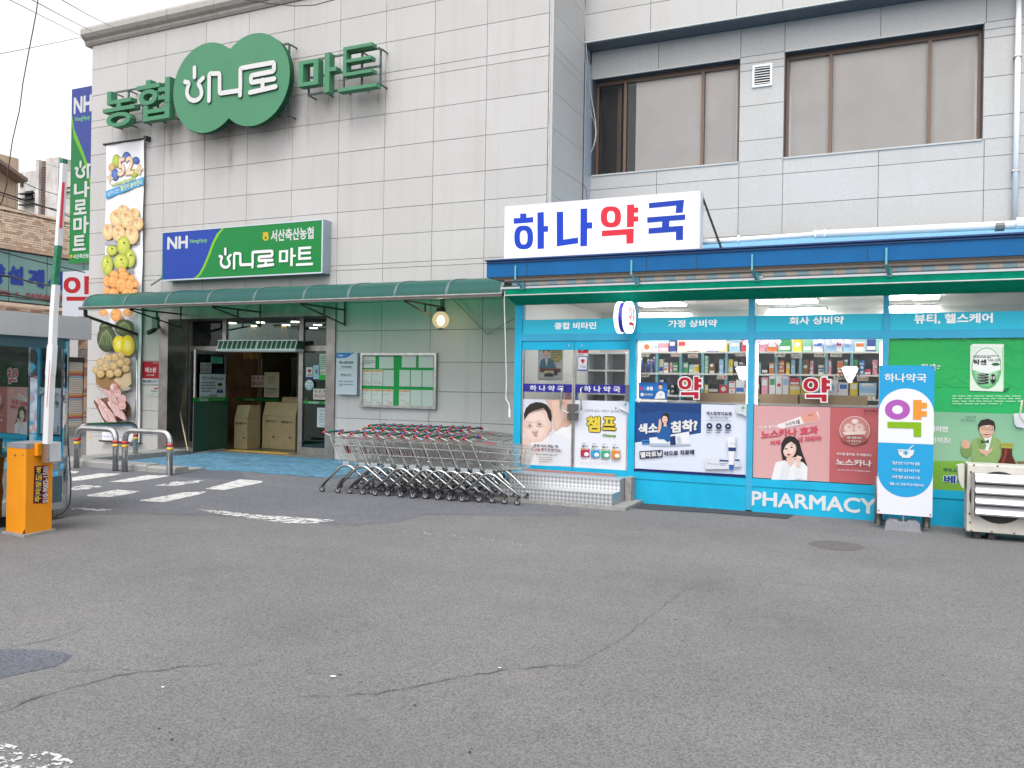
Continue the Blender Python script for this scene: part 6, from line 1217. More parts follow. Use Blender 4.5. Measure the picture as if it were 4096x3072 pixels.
# round projecting sign
t = thing('round_sign', (-3.6, 11.85, 2.75), 'round lit blade sign with a red syllable hung between door and first window', 'sign')
sc_ = at(2513, 1269, Y=11.72); RR = .235; cxs = sc_.x; czs = sc_.z; ysg = 11.76
def dsk(y0_, r_, x_a, x_b):
    mb = MB(); q = [(y0_+r_*math.cos(k*math.pi/16), czs+r_*1.0*math.sin(k*math.pi/16)) for k in range(32)]; mb.prism(q, 'x', x_a, x_b); return mb
dsk(ysg, RR, cxs-.035, cxs+.035).build('lit_drum', mat('sign_white_glow', (.95, .95, 1), .4, emit=.6), t)
dsk(ysg, RR*.93, cxs-.1, cxs-.036).build('blue_drum', mat('navy_drum', lin('#2b2a96'), .4), t); dsk(ysg, RR, cxs-.16, cxs-.101).build('lit_drum', MATS['sign_white_glow'], t)
P = Print((cxs+.036, ysg, 0), (0, 1, 0), (1, 0, 0)); P.yak(-.15, czs+.16, .17, czs-.17, lin('#e0203c')); P.build('sign_face', PRINT_LIT, t)
mb = MB(); mb.tube([(cxs, ysg+RR, czs), (cxs, YP, czs)], .015, 6); mb.build('bracket', DARKM, t)

# ================================================================== PHARMACY INTERIOR
WI = mat('interior_white', (.66, .66, .64), .7); TEAL = mat('teal_shelf_paint', (.16, .38, .45), .5); SHW = mat('white_shelf', (.72, .72, .70), .4)
mb = MB(); mb.box(PX0, PX1, YP+T, 16.3, .0, .34); mb.build('interior_floor', mat('cream_floor', (.4, .38, .34), .4), ph)
mb = MB(); mb.box(PX0, PX1+.1, YP+T+.02, 16.3, 3.22, 3.3); mb.build('interior_ceiling', mat('interior_ceiling_white', (.60, .575, .55), .8), ph)
mb = MB(); mb.box(PX0, PX0+.06, YP+T+.04, 16.3, .34, 3.219); mb.box(PX1-.05, PX1, YP+T+.02, 16.3, .34, 3.219); mb.build('interior_side_wall', WI, ph)
mb = MB(); mb.box(PX0+.06, PX1-.05, 16.2, 16.3, .34, 3.219); mb.build('interior_back_wall', WI, ph)
mb = MB(); mb.box(PX0+.0, PX0+.04, YP+T+.042, YM, .0, 3.24); mb.build('outer_side_wall', CYAN_D, ph)
SY0 = 14.3                                              # shelving wall
shelf = thing('shelf_unit', (-1.7, SY0, .34), 'long white and teal medicine shelving behind the pharmacy windows', 'shelf')
zs = [2.355, 1.985, 1.60, 1.22, .84]; sx0, sx1 = -4.35, .05
mb = MB(); mb.box(sx0, sx1, SY0+.34, SY0+.37, .34, 2.36); mb.build('back_board', mat('grey_back_board', (.36, .36, .37), .7), shelf)
mb = MB(); mb.box(sx0, 3.1, SY0+.5, SY0+.55, .34, 2.9); mb.build('teal_partition', mat('pale_teal_wall', (.30, .50, .56), .6), shelf)
for z in zs: mb = MB(); mb.box(sx0, sx1, SY0, SY0+.34, z-.03, z); mb.build('shelf_board', SHW, shelf)
for x in (-4.3, -3.7, -3.28, -2.9, -2.5, -2.05, -1.69, -1.31, -.91, -.53, -.1):
    mb = MB(); mb.box(x-.022, x+.022, SY0+.002, SY0+.338, .36, 2.324); mb.build('upright', TEAL, shelf)
random.seed(21)
PAL = [('white', '#e8e8ea'), ('pale blue', '#9cc4e4'), ('blue', '#2f6fc0'), ('navy', '#27408a'), ('green', '#3fa060'), ('mint', '#8fd0b0'), ('yellow', '#e8c83a'), ('orange', '#e07a3a'), ('red', '#c83a48'), ('pink', '#e8a0b0'), ('purple', '#7a64b0'), ('brown', '#8a5a34'), ('cream', '#e8dcc0'), ('black', '#2a2a2e')]
BM = {}
def boxcol(nm, hx):
    if nm not in BM: BM[nm] = mat('box_'+nm.replace(' ', '_'), pc(hx, 1.0), .45)
    return BM[nm]
LM = mat('box_label', (.75, .75, .74), .5); LM2 = mat('box_stripe', (.12, .18, .35), .5)
ordn = ['first', 'second', 'third', 'fourth', 'fifth', 'sixth', 'seventh', 'eighth', 'ninth', 'tenth', 'eleventh', 'twelfth', 'thirteenth', 'fourteenth', 'fifteenth', 'sixteenth', 'seventeenth', 'eighteenth', 'nineteenth', 'twentieth']
def ordw(i): return ordn[i] if i < 20 else ('twenty ' if i < 40 else 'thirty ')+ordn[(i-20) % 10] if i % 10 != 9 or i < 20 else 'number %d' % (i+1)
def prod(x, y, z, w, h, d, ci, lb, stack=1):
    nm, hx = PAL[ci]
    t = thing('medicine_box', (x+w/2, y, z), lb, 'medicine box', 'medicine boxes on the pharmacy shelves')
    for s_ in range(stack):
        mb = MB(); mb.box(x+.002, x+w-.002, y, y+d, z+s_*h, z+(s_+1)*h-.003); mb.build('carton', boxcol(nm, hx), t)
        mb = MB(); k = random.random(); m_ = LM if ci not in (0, 12) else boxcol(*PAL[random.choice([1, 2, 4, 7, 8, 9])])
        if k < .5: mb.box(x+w*.12, x+w*.88, y-.002, y-.0005, z+s_*h+h*.5, z+s_*h+h*.85)
        elif k < .8: mb.box(x+w*.05, x+w*.95, y-.002, y-.0005, z+s_*h+h*.12, z+s_*h+h*.42)
        else: mb.disc((x+w/2, y-.001, z+s_*h+h*.5), (0, 1, 0), min(w, h)*.3, .002, 10)
        mb.build('label', m_, t)
cnt = 0
shn = {0: 'top', 1: 'second', 2: 'third', 3: 'fourth'}
for si, z in enumerate((2.355, 1.985, 1.60)):
    x = sx0+.04; i = 0
    while x < sx1-.12:
        lim = next((u_ for u_ in (-3.7, -3.28, -2.9, -2.5, -2.05, -1.69, -1.31, -.91, -.53, -.1, .05) if u_ > x), .05)
        w = random.uniform(.05, .10) if si else random.uniform(.10, .19)
        if si and x < lim and x+w > lim-.025: x = lim+.025; continue
        if si == 0: h = random.uniform(.15, .23); st = 1
        else: h = random.choice([.06, .075, .09, .15, .19, .24]); st = max(1, min(5, int(random.uniform(.15, .32)/h)))
        if random.random() < (.10 if si else .04): x += .06; continue
        ci = random.choice([0, 0, 0, 0, 1, 1, 2, 3, 4, 5, 5, 6, 7, 8, 9, 9, 10, 11, 12, 12, 12, 13]); prod(x, SY0+.04+random.uniform(0, .05), z+.001, w, h, .2, ci, '%s medicine %s, %s along the %s shelf' % (PAL[ci][0], 'stack' if st > 1 else 'box', ordw(i), shn[si]), st); x += w+random.uniform(.004, .03); i += 1
# window display row near the glass
DYR = 12.5; mb = MB(); mb.box(-3.4, -.1, 12.3, 12.75, 1.50, 1.53); mb.box(-3.4, -.1, 12.74, 12.76, .34, 1.50); mb.build('display_ledge', SHW, ph)
CARD = mat('cardboard', (.50, .36, .22), .8)
for k, (xa, xb) in enumerate(((-2.58, -1.86), (-1.68, -1.15), (-1.13, -.25))):
    t = thing('cardboard_box', ((xa+xb)/2, 12.4, 1.53), ['plain cardboard box on the sill of the first window', 'left plain cardboard box on the sill of the second window', 'right plain cardboard box on the sill of the second window'][k], 'box', 'cardboard boxes on the window sill')
    mb = MB(); mb.box(xa, xb, 12.32, 12.6, 1.531, 1.66); mb.build('carton', CARD, t); mb = MB(); mb.box(xa, xb, 12.318, 12.3195, 1.655, 1.66); mb.build('carton_edge', mat('tape', (.6, .48, .33), .5), t)
disp = [(-2.42, .15, .14, 13, 1), (-2.26, .13, .12, 8, 1), (-2.12, .09, .06, 0, 3), (-2.02, .12, .20, 0, 1), (-1.66, .09, .24, 9, 1), (-1.55, .085, .26, 0, 1), (-1.46, .085, .26, 0, 1), (-1.37, .085, .26, 0, 1), (-1.27, .14, .13, 6, 1), (-1.11, .1, .2, 6, 1), (-.98, .15, .14, 1, 1), (-.8, .16, .22, 0, 1), (-.62, .12, .18, 0, 1), (-.48, .10, .18, 6, 1), (-.36, .22, .09, 1, 2)]
for i, (x, w, h, ci, st) in enumerate(disp): prod(x, 12.36, 1.662, w, h, .16, ci, '%s box, %s in the display row on the cardboard boxes by the glass' % (PAL[ci][0], ordw(i)), st)
for i, x in enumerate((-1.27, -.98)): prod(x, 12.37, 1.793+.01*i, .13, .10, .14, 8 if i == 0 else 6, '%s box standing on top of the display row, %s one' % (('red', 'yellow')[i], ('left', 'right')[i]))
# shelf tags
for i, (x, z) in enumerate([(-4.0, 2.30), (-3.45, 2.30), (-3.15, 2.28), (-2.35, 2.31), (-1.72, 2.30), (-1.45, 2.28), (-1.1, 2.30), (-.85, 2.30), (-2.65, 1.92), (-2.3, 1.92), (-1.7, 1.93), (-.8, 1.94), (-.45, 1.92), (-4.0, 1.94), (-2.6, 1.55), (-4.0, 1.55)]):
    P = Print((0, SY0-.008, 0)); w = .17; P.raw([(x, z+.03), (x+w, z+.03), (x+w, z-.035), (x, z-.035)], [[0, 1, 2, 3]], (.72, .70, .62)); P.text(random.choice(['소화제', '안약연고', '비타민', '유산균', '피로회복', '구내염', '여드름', '일회용']), x+.02, z+.018, x+w-.02, z-.022, random.choice([(.06, .06, .06), (.06, .06, .06), (.5, .06, .1)]), .02, 1); P.build('shelf_tag', PRINT, shelf)
# neon-like words over the shelves
P = Print((0, SY0-.01, 0), px=CL); P.text('#주스50종류', 1003, 428, 1320, 484, lin('#c8b8f4'), .06); P.text('#주스50종류', 1006, 432, 1317, 480, WHT, .03); P.text('#피로회복제', 1588, 428, 1896, 482, lin('#a8a0f0'), .06); P.text('#피로회복제', 1591, 431, 1893, 479, WHT, .03)
P.build('lit_words', mat_print('lit_words', .4, 1.6), shelf)
P = Print((0, SY0-.015, 0), px=CL); P.raw([P.P(508, 392), P.P(852, 392), P.P(846, 530), P.P(510, 530)], [[0, 1, 2, 3]], (.98, .98, 1)); P.text('하나약국', 540, 420, 820, 480, lin('#c9cbe0'), .005); tag(P.build('lit_sign', mat_print('lit_inner_sign', .4, 2.2)), 'glowing white sign over the shelves in the first pharmacy window', 'sign')
# cube shelf and bottles seen through the right door
t = thing('cube_shelf', (-4.2, 13.6, .34), 'white cube shelf seen through the right pharmacy door', 'shelf')
mb = MB()
for x in (-4.75, -4.4, -4.05): mb.box(x-.015, x+.015, 13.6, 13.95, .345, 2.3)
for z in (.8, 1.2, 1.6, 2.0, 2.3): mb.box(-4.735, -4.065, 13.602, 13.95, z-.015, z+.015)
mb.build('shelf_frame', SHW, t); mb = MB(); mb.box(-4.735, -4.065, 13.951, 13.97, .345, 2.3); mb.build('shelf_back', MATS['grey_back_board'], t)
for i, (x, c_, hh) in enumerate(((-3.98, (.02, .08, .3), .26), (-3.86, (.02, .1, .35), .24), (-3.75, (.02, .05, .2), .28))):
    t = thing('bottle', (x, 14.34, 1.985), '%s blue mouthwash bottle on the shelf behind the right pharmacy door' % ['left', 'middle', 'right'][i], 'bottle', 'blue bottles on the pharmacy shelf')
    mb = MB(); mb.tube([(x, 14.33, 1.986), (x, 14.33, 1.986+hh*.68), (x, 14.33, 1.986+hh*.82), (x, 14.33, 1.986+hh*.86)], [.04, .04, .016, .016], 10); mb.build('bottle_body', mat('blue_liquid%d' % i, c_, .15, coat=.5), t, True)
    mb = MB(); mb.tube([(x, 14.33, 1.986+hh*.862), (x, 14.33, 1.986+hh)], .018, 8); mb.build('bottle_cap', WHITEP, t)
t = thing('wire_rack', (-4.85, 13.0, .34), 'white wire rack with packets behind the left pharmacy door', 'rack')
mb = MB()
for k in range(9): mb.tube([(-5.05+k*.06, 13.0, .345), (-5.05+k*.06, 13.0, 1.95)], .004, 4)
for k in range(12): mb.tube([(-5.05, 13.0, .5+k*.13), (-4.57, 13.0, .5+k*.13)], .004, 4)
mb.build('wire_grid', WHITEP, t)
for k in range(7):
    mb = MB(); mb.box(-5.04+(k % 4)*.12, -4.94+(k % 4)*.12, 13.01, 13.05, .95+(k//4)*.45, 1.25+(k//4)*.45); mb.build('packet', boxcol(*PAL[[1, 3, 12, 4, 0, 9, 2][k]]), t)
# ceiling light panels
for i, (x, y, w, h) in enumerate([(100, 130, .75, .34), (330, 215, .45, .42), (120, 215, .5, .42), (1100, 105, .42, .36), (1350, 100, .46, .36), (1210, 182, .48, .36), (1440, 175, .48, .36), (1000, 122, .12, .3)][:7]):
    p = at(*CL(x, y), Z=3.19); px_, py_ = p.x, max(12.75, p.y)
    t = thing('ceiling_light', (px_+w/2, py_, 3.19), 'square lit ceiling panel, %s of those seen over the shelves' % ['far left front', 'second rear', 'far left rear', 'third front', 'fourth front', 'third rear', 'fourth rear'][i], 'ceiling light', 'light panels on the pharmacy ceiling')
    mb = MB(); mb.box(px_, px_+w, py_, py_+.5, 3.165, 3.185); mb.build('diffuser', LAMP, t); mb = MB(); mb.box(px_-.015, px_+w+.015, py_-.015, py_+.515, 3.186, 3.219); mb.build('light_frame', WHITEP, t)
for i, (x0, x1, yy) in enumerate(((-3.3, -2.25, 13.35), (-.86, -.1, 13.45), (-4.75, -3.95, 12.9))):
    t = thing('ceiling_light', ((x0+x1)/2, yy, 3.19), 'long narrow ceiling light %s' % ('over the first pharmacy window', 'over the second pharmacy window', 'inside the pharmacy door')[i], 'ceiling light', 'light panels on the pharmacy ceiling'); mb = MB(); mb.box(x0, x1, yy, yy+.14, 3.16, 3.185); mb.build('diffuser', LAMP, t); mb = MB(); mb.box(x0-.01, x1+.01, yy-.01, yy+.15, 3.186, 3.219); mb.build('light_frame', WHITEP, t)
for i, (x, y) in enumerate([(250, 50), (400, 50), (250, 118), (400, 118)]):
    p = at(*C5(x, y), Z=3.19); yy = max(12.8, p.y)
    t = thing('ceiling_light', (p.x+.2, yy, 3.19), 'square lit ceiling panel over the third window, %s' % ['front left', 'front right', 'rear left', 'rear right'][i], 'ceiling light', 'light panels on the pharmacy ceiling'); mb = MB(); mb.box(p.x, p.x+.36, yy, yy+.45, 3.165, 3.185); mb.build('diffuser', LAMP, t); mb = MB(); mb.box(p.x-.01, p.x+.37, yy-.01, yy+.46, 3.186, 3.219); mb.build('light_frame', WHITEP, t)
# lit tubes along the window posts
for i, x in enumerate((-3.425, -1.83, -1.705, -.09)):
    t = thing('tube_light', (x, 12.2, 1.9), 'vertical lit tube inside the glass at the %s' % ['left of the first window', 'right of the first window', 'left of the second window', 'right of the second window'][i], 'tube light', 'lit tubes beside the pharmacy window posts'); mb = MB(); mb.box(x-.014, x+.014, 12.19, 12.215, 1.52, 2.38); mb.build('tube', LAMPW, t); mb = MB(); mb.box(x-.018, x+.018, 12.216, 12.23, 1.50, 2.40); mb.build('tube_holder', WHITEP, t)
# faceted floor lamps in the window
for i, xx in enumerate((1893, 992)):
    q_ = at(*CL(xx, 810), Y=12.45); t_ = at(*CL(xx, 665), Y=12.45); zr = t_.z; zb = q_.z
    t = thing('floor_lamp', (q_.x, 12.45, 1.0), 'white faceted lamp with a black wire cage in the %s pharmacy window' % ('second', 'first')[i], 'lamp')
    mb = MB(); mb.tube([(q_.x, 12.45, .345), (q_.x, 12.45, zb)], .010, 6)
    for k in range(6):
        a0 = k*math.pi/3+.3; c0, s0 = math.cos(a0), math.sin(a0); c1_, s1_ = math.cos(a0+math.pi/3), math.sin(a0+math.pi/3)
        w1 = Vector((q_.x+.14*c0, 12.45+.14*s0, zb+.13)); w2 = Vector((q_.x+.08*c0, 12.45+.08*s0, zr+.005)); w1b = Vector((q_.x+.14*c1_, 12.45+.14*s1_, zb+.13)); w2b = Vector((q_.x+.08*c1_, 12.45+.08*s1_, zr+.005))
        for a_, b_ in ((Vector((q_.x, 12.45, zb)), w1), (w1, w2), (w1, w1b), (w2, w2b), (w1, Vector((q_.x, 12.45, zb-.12)))): mb.tube([a_, b_], .0035, 3)
    mb.build('wire_cage', DARKM, t)
    mb = MB(); q8 = [(math.cos(k*math.pi/4), math.sin(k*math.pi/4)) for k in range(8)]; mb.add([(q_.x+.024*c, 12.45+.024*s, zb+.01) for c, s in q8]+[(q_.x+.11*c, 12.45+.11*s, zr-.03) for c, s in q8]+[(q_.x+.085*c, 12.45+.085*s, zr) for c, s in q8], [(k, (k+1) % 8, 8+(k+1) % 8, 8+k) for k in range(8)]+[(8+k, 8+(k+1) % 8, 16+(k+1) % 8, 16+k) for k in range(8)]+[tuple(range(16, 24))]); mb.build('lamp_shade', mat('lamp_shade_glow', (1, 1, 1), .6, emit=.8), t)

# ================================================================== STEPS, MATS, CLUTTER AT THE PHARMACY
DP = bpy.data.materials.new('diamond_plate'); DP.use_nodes = True; n = DP.node_tree.nodes; l = DP.node_tree.links; b = n['Principled BSDF']
b.inputs['Metallic'].default_value = .85; b.inputs['Roughness'].default_value = .32
tc = n.new('ShaderNodeTexCoord'); mpn = n.new('ShaderNodeMapping'); mpn.inputs['Rotation'].default_value = (0, 0, 0); l.new(tc.outputs['Object'], mpn.inputs[0])
ck = n.new('ShaderNodeTexChecker'); ck.inputs['Scale'].default_value = 24
rot = n.new('ShaderNodeVectorRotate'); rot.rotation_type = 'EULER_XYZ'; rot.inputs['Rotation'].default_value = (R(0), R(45), 0); l.new(tc.outputs['Object'], rot.inputs['Vector'])
sepx = n.new('ShaderNodeSeparateXYZ'); l.new(tc.outputs['Object'], sepx.inputs[0]); adn = n.new('ShaderNodeMath'); adn.operation = 'ADD'; l.new(sepx.outputs[1], adn.inputs[0]); l.new(sepx.outputs[2], adn.inputs[1])
cmb = n.new('ShaderNodeCombineXYZ'); l.new(sepx.outputs[0], cmb.inputs[0]); l.new(adn.outputs[0], cmb.inputs[1]); l.new(cmb.outputs[0], rot.inputs['Vector']); rot.inputs['Rotation'].default_value = (0, 0, R(45)); l.new(rot.outputs[0], ck.inputs['Vector'])
cr = n.new('ShaderNodeMix'); cr.data_type = 'RGBA'; l.new(ck.outputs['Fac'], cr.inputs[0]); cr.inputs[6].default_value = (.80, .81, .83, 1); cr.inputs[7].default_value = (.46, .47, .49, 1); l.new(cr.outputs[2], b.inputs['Base Color'])
bp = n.new('ShaderNodeBump'); bp.inputs['Strength'].default_value = .6; bp.inputs['Distance'].default_value = .003; l.new(ck.outputs['Fac'], bp.inputs['Height']); l.new(bp.outputs[0], b.inputs['Normal'])
t = thing('step', (-4.4, 11.6, .05), 'two tread aluminium chequer plate step before the pharmacy door', 'step')
mb = MB(); mb.box(-5.3, -3.52, 11.62, YP-.005, .05, .385); mb.build('upper_tread', DP, t)
mb = MB(); mb.box(-5.3, -3.52, 11.25, 11.618, .05, .215); mb.build('lower_tread', DP, t)
mb = MB(); mb.box(-5.3, -3.515, 11.245, 11.262, .208, .218); mb.box(-5.3, -3.515, 11.612, 11.63, .378, .388); mb.build('step_nosing', mat('bright_edge', (.75, .75, .76), .3, .7), t)
mb = MB(); mb.box(-5.35, -3.3, 11.18, YP, -.1, .048); tag(mb.build('kerb_slab', CONC), kind='structure', label='thin concrete slab under the pharmacy step')
mb = MB(); mb.box(-5.2, -3.72, YP-.06, YP-.006, .386, .41); tag(mb.build('door_sill', mat('terracotta_sill', (.36, .17, .14), .7)), 'thin terracotta coloured strip under the pharmacy doors', 'sill')
mb = MB(); mb.box(-3.515, -3.42, 11.85, YP-.004, .0, .39); tag(mb.build('concrete_block', CONC), 'narrow rough concrete block between the step and the blue panel', 'block')
RUB = mat('rubber_mat', (.035, .037, .042), .9, noise=.3, scale=60, bump=.6)
ps = gp([(0, 1068), (50, 1062), (600, 1120), (1255, 1168), (1210, 1214), (900, 1190), (450, 1140), (0, 1095)], CM)
sheet('rubber_mat', [(-3.42, 11.50), (-3.30, 12.03), (-1.15, 12.03), (-1.2, 11.62), (-2.2, 11.62), (-3.0, 11.48)], RUB, .012, kind=None, label='dark rubber mat along the foot of the blue panel')['category'] = 'mat'
# banner on its stand
t = thing('banner_stand', (.2, 11.4, 0), 'upright blue and white pharmacy banner on a grey base before the third window', 'banner')
x0, x1, z0, z1 = -.10, .52, .195, 2.055
mb = MB(); mb.box(x0, x1, 11.4, 11.408, z0, z1); mb.build('banner_board', WHITEP, t)
P = Print((0, 11.4, 0)); Y_ = 11.4; P.raw([(x0, z1), (x1, z1), (x1, z0), (x0, z0)], [[0, 1, 2, 3]], lin('#e9ecf6')); cyb = lin('#22a3dc'); xm = (x0+x1)/2; rw_ = (x1-x0)/2
za = at(*C5(350, 635), Y=Y_).z; zc_ = at(*C5(350, 985), Y=Y_).z; zd = at(*C5(350, 1325), Y=Y_).z
P.raw([(x0, z1), (x1, z1), (x1, za-rw_*1.0), (x0, za-rw_)], [[0, 1, 2, 3]], cyb)
P.raw([(xm+rw_*math.cos(k*math.pi/20), za-rw_*1.02+rw_*math.sin(k*math.pi/20)) for k in range(21)]+[(x0, zc_), (x1, zc_)], [list(range(23))], lin('#eef0f8')); 
P.raw([(x0, zc_), (x1, zc_)]+[(xm+rw_*math.cos(-k*math.pi/20), zd+rw_+rw_*math.sin(-k*math.pi/20)) for k in range(21)], [list(range(23))], cyb)
P.px = C5; P.text('하나약국', 218, 542, 484, 600, WHT, .02)
P.ell(300, 772, 80, 64, lin('#b45cb8')); P.ell(300, 772, 34, 27, lin('#eef0f8')); OR_ = lin('#ec9a3a'); P.rect(400, 710, 452, 836, OR_); P.rect(451, 728, 486, 764, OR_); P.rect(451, 780, 486, 815, OR_); LG = lin('#86b80e'); P.poly([(237, 848), (450, 852), (450, 944), (402, 942), (402, 890), (237, 886)], LG)
P.rect(302, 1022, 405, 1034, WHT); P.poly([(304, 1034), (404, 1034), (398, 1058), (380, 1070), (330, 1070), (312, 1058)], WHT); P.rect(328, 1068, 380, 1078, WHT); P.stroke([(370, 1024), (400, 998)], 6, WHT); P.rect(347, 1030, 359, 1058, cyb); P.rect(337, 1039, 369, 1049, cyb)
for k, w_ in enumerate(('일반의약품', '가정상비약', '여행상비약', '헬스뷰티케어')): P.text(w_, 266 if k < 3 else 248, 1097+k*44, 442 if k < 3 else 462, 1125+k*45, WHT, .008)
P.build('banner_print', PRINT, t)
for x, z in ((x0+.02, z1-.02), (x1-.02, z1-.02), (x0+.02, z0+.04), (x1-.02, z0+.03)): mb = MB(); mb.disc((x, 11.396, z), (0, 1, 0), .010, .006, 8); mb.build('eyelet', mat('dark_eyelet', (.12, .12, .12), .4), t)
mb = MB(); mb.tube([(.2, 11.43, .1), (.2, 11.43, 2.0)], .014, 6); mb.build('stand_pole', STEEL_B, t)
mb = MB(); mb.prism([(-.01, .0), (.4, .0), (.385, .1), (.34, .135), (.25, .13), (.24, .11), (.15, .11), (.14, .13), (.05, .135), (.005, .1)], 'y', 11.36, 11.62); mb.build('weighted_base', mat('grey_base_plastic', (.22, .22, .25), .5, noise=.1, scale=20), t)
for i, x in enumerate((-.085, .47)):
    t = thing('steel_bollard', (x, 11.78, 0), 'short steel post behind the %s edge of the standing banner' % ('left', 'right')[i], 'bollard', 'steel posts behind the banner'); mb = MB(); mb.tube([(x, 11.78, 0), (x, 11.78, .62), (x, 11.78, .64)], [.05, .05, .03], 12); mb.build('post', STEEL_B, t, True); mb = MB(); mb.disc((x, 11.78, .004), (0, 0, 1), .075, .008, 12); mb.build('base_plate', STEEL_B, t)
# air conditioner at the right edge
t = thing('air_conditioner', (1.3, 11.3, 0), 'old cream outdoor air conditioner unit with four wide metal slats at the right edge', 'air conditioner')
AX0, AX1, AY0, AY1, AZ0, AZ1 = .90, 1.95, 11.2, 11.6, .085, .865; CRM = mat('cream_enamel', (.52, .50, .45), .5, noise=.04, scale=6, dirt=.35)
AX0 = at(3866, 2123, Y=AY0).x; AZ1 = at(3866, 1857, Y=AY0).z; AZ0 = at(3866, 2125, Y=AY0).z
mb = MB(); mb.bbox(AX0, AX0+1.0, AY0, AY1, AZ0, AZ1, .008); mb.build('casing', CRM, t)
cf = crop(3800, 1600, 2.7635)
mb = MB(); fc = at(*cf(540, 1080), Y=AY0-.005); mb.disc((fc.x, AY0-.004, fc.z), (0, 1, 0), .305, .006, 32); mb.build('fan_opening', mat('fan_dark', (.012, .012, .012), .6), t)
for k, yy in enumerate((812, 932, 1048, 1165)):
    p = at(*cf(280, yy), Y=AY0-.06); mb = MB(); z = p.z; mb.prism([(AY0-.055, z), (AY0-.035, z+.002), (AY0-.115, z-.10), (AY0-.13, z-.085), (AY0-.10, z-.045)], 'x', p.x, p.x+.95); mb.prism([(AY0-.035, z), (AY0-.02, z), (AY0-.10, z-.105), (AY0-.113, z-.105)], 'x', p.x, p.x+.95); mb.build('slat', mat('aluminium_slat', (.55, .55, .57), .4, .3), t)
mb = MB(); p = at(*cf(270, 800), Y=AY0-.03); q_ = at(*cf(245, 1290), Y=AY0-.03); mb.box(p.x-.03, p.x, AY0-.09, AY0-.001, q_.z, p.z); mb.build('slat_bracket', STEEL_B, t)
for xx, yy in ((265, 718), (525, 730), (230, 795), (215, 1255), (235, 1443), (463, 1457), (710, 1475), (222, 1352)): p = at(*cf(xx, yy), Y=AY0-.003); mb = MB(); mb.disc(p, (0, 1, 0), .010, .006, 8); mb.build('screw', mat('rusty_screw', (.06, .045, .035), .7), t)
mb = MB(); mb.prism([(AX0-.10, AZ1-.03), (AX0-.03, AZ1-.01), (AX0-.03, AZ1-.30), (AX0-.06, AZ1-.27), (AX0-.085, AZ1-.2)], 'y', AY0+.05, AY0+.3); mb.build('service_cover', CRM, t)
for x in (AX0+.08, AX0+.23, AX0+.85): mb = MB(); mb.box(x, x+.07, AY0+.04, AY1-.04, .0, AZ0-.002); mb.build('foot', BLACKR, t)
cable([at(*cf(800, 0), Y=11.9), at(*cf(768, 180), Y=11.95), at(*cf(818, 250), Y=11.9)], .012, 'rusty white crank rod hanging at the right edge', mat('rusty_white', (.5, .42, .3), .6), cat='rod', name='crank_rod')

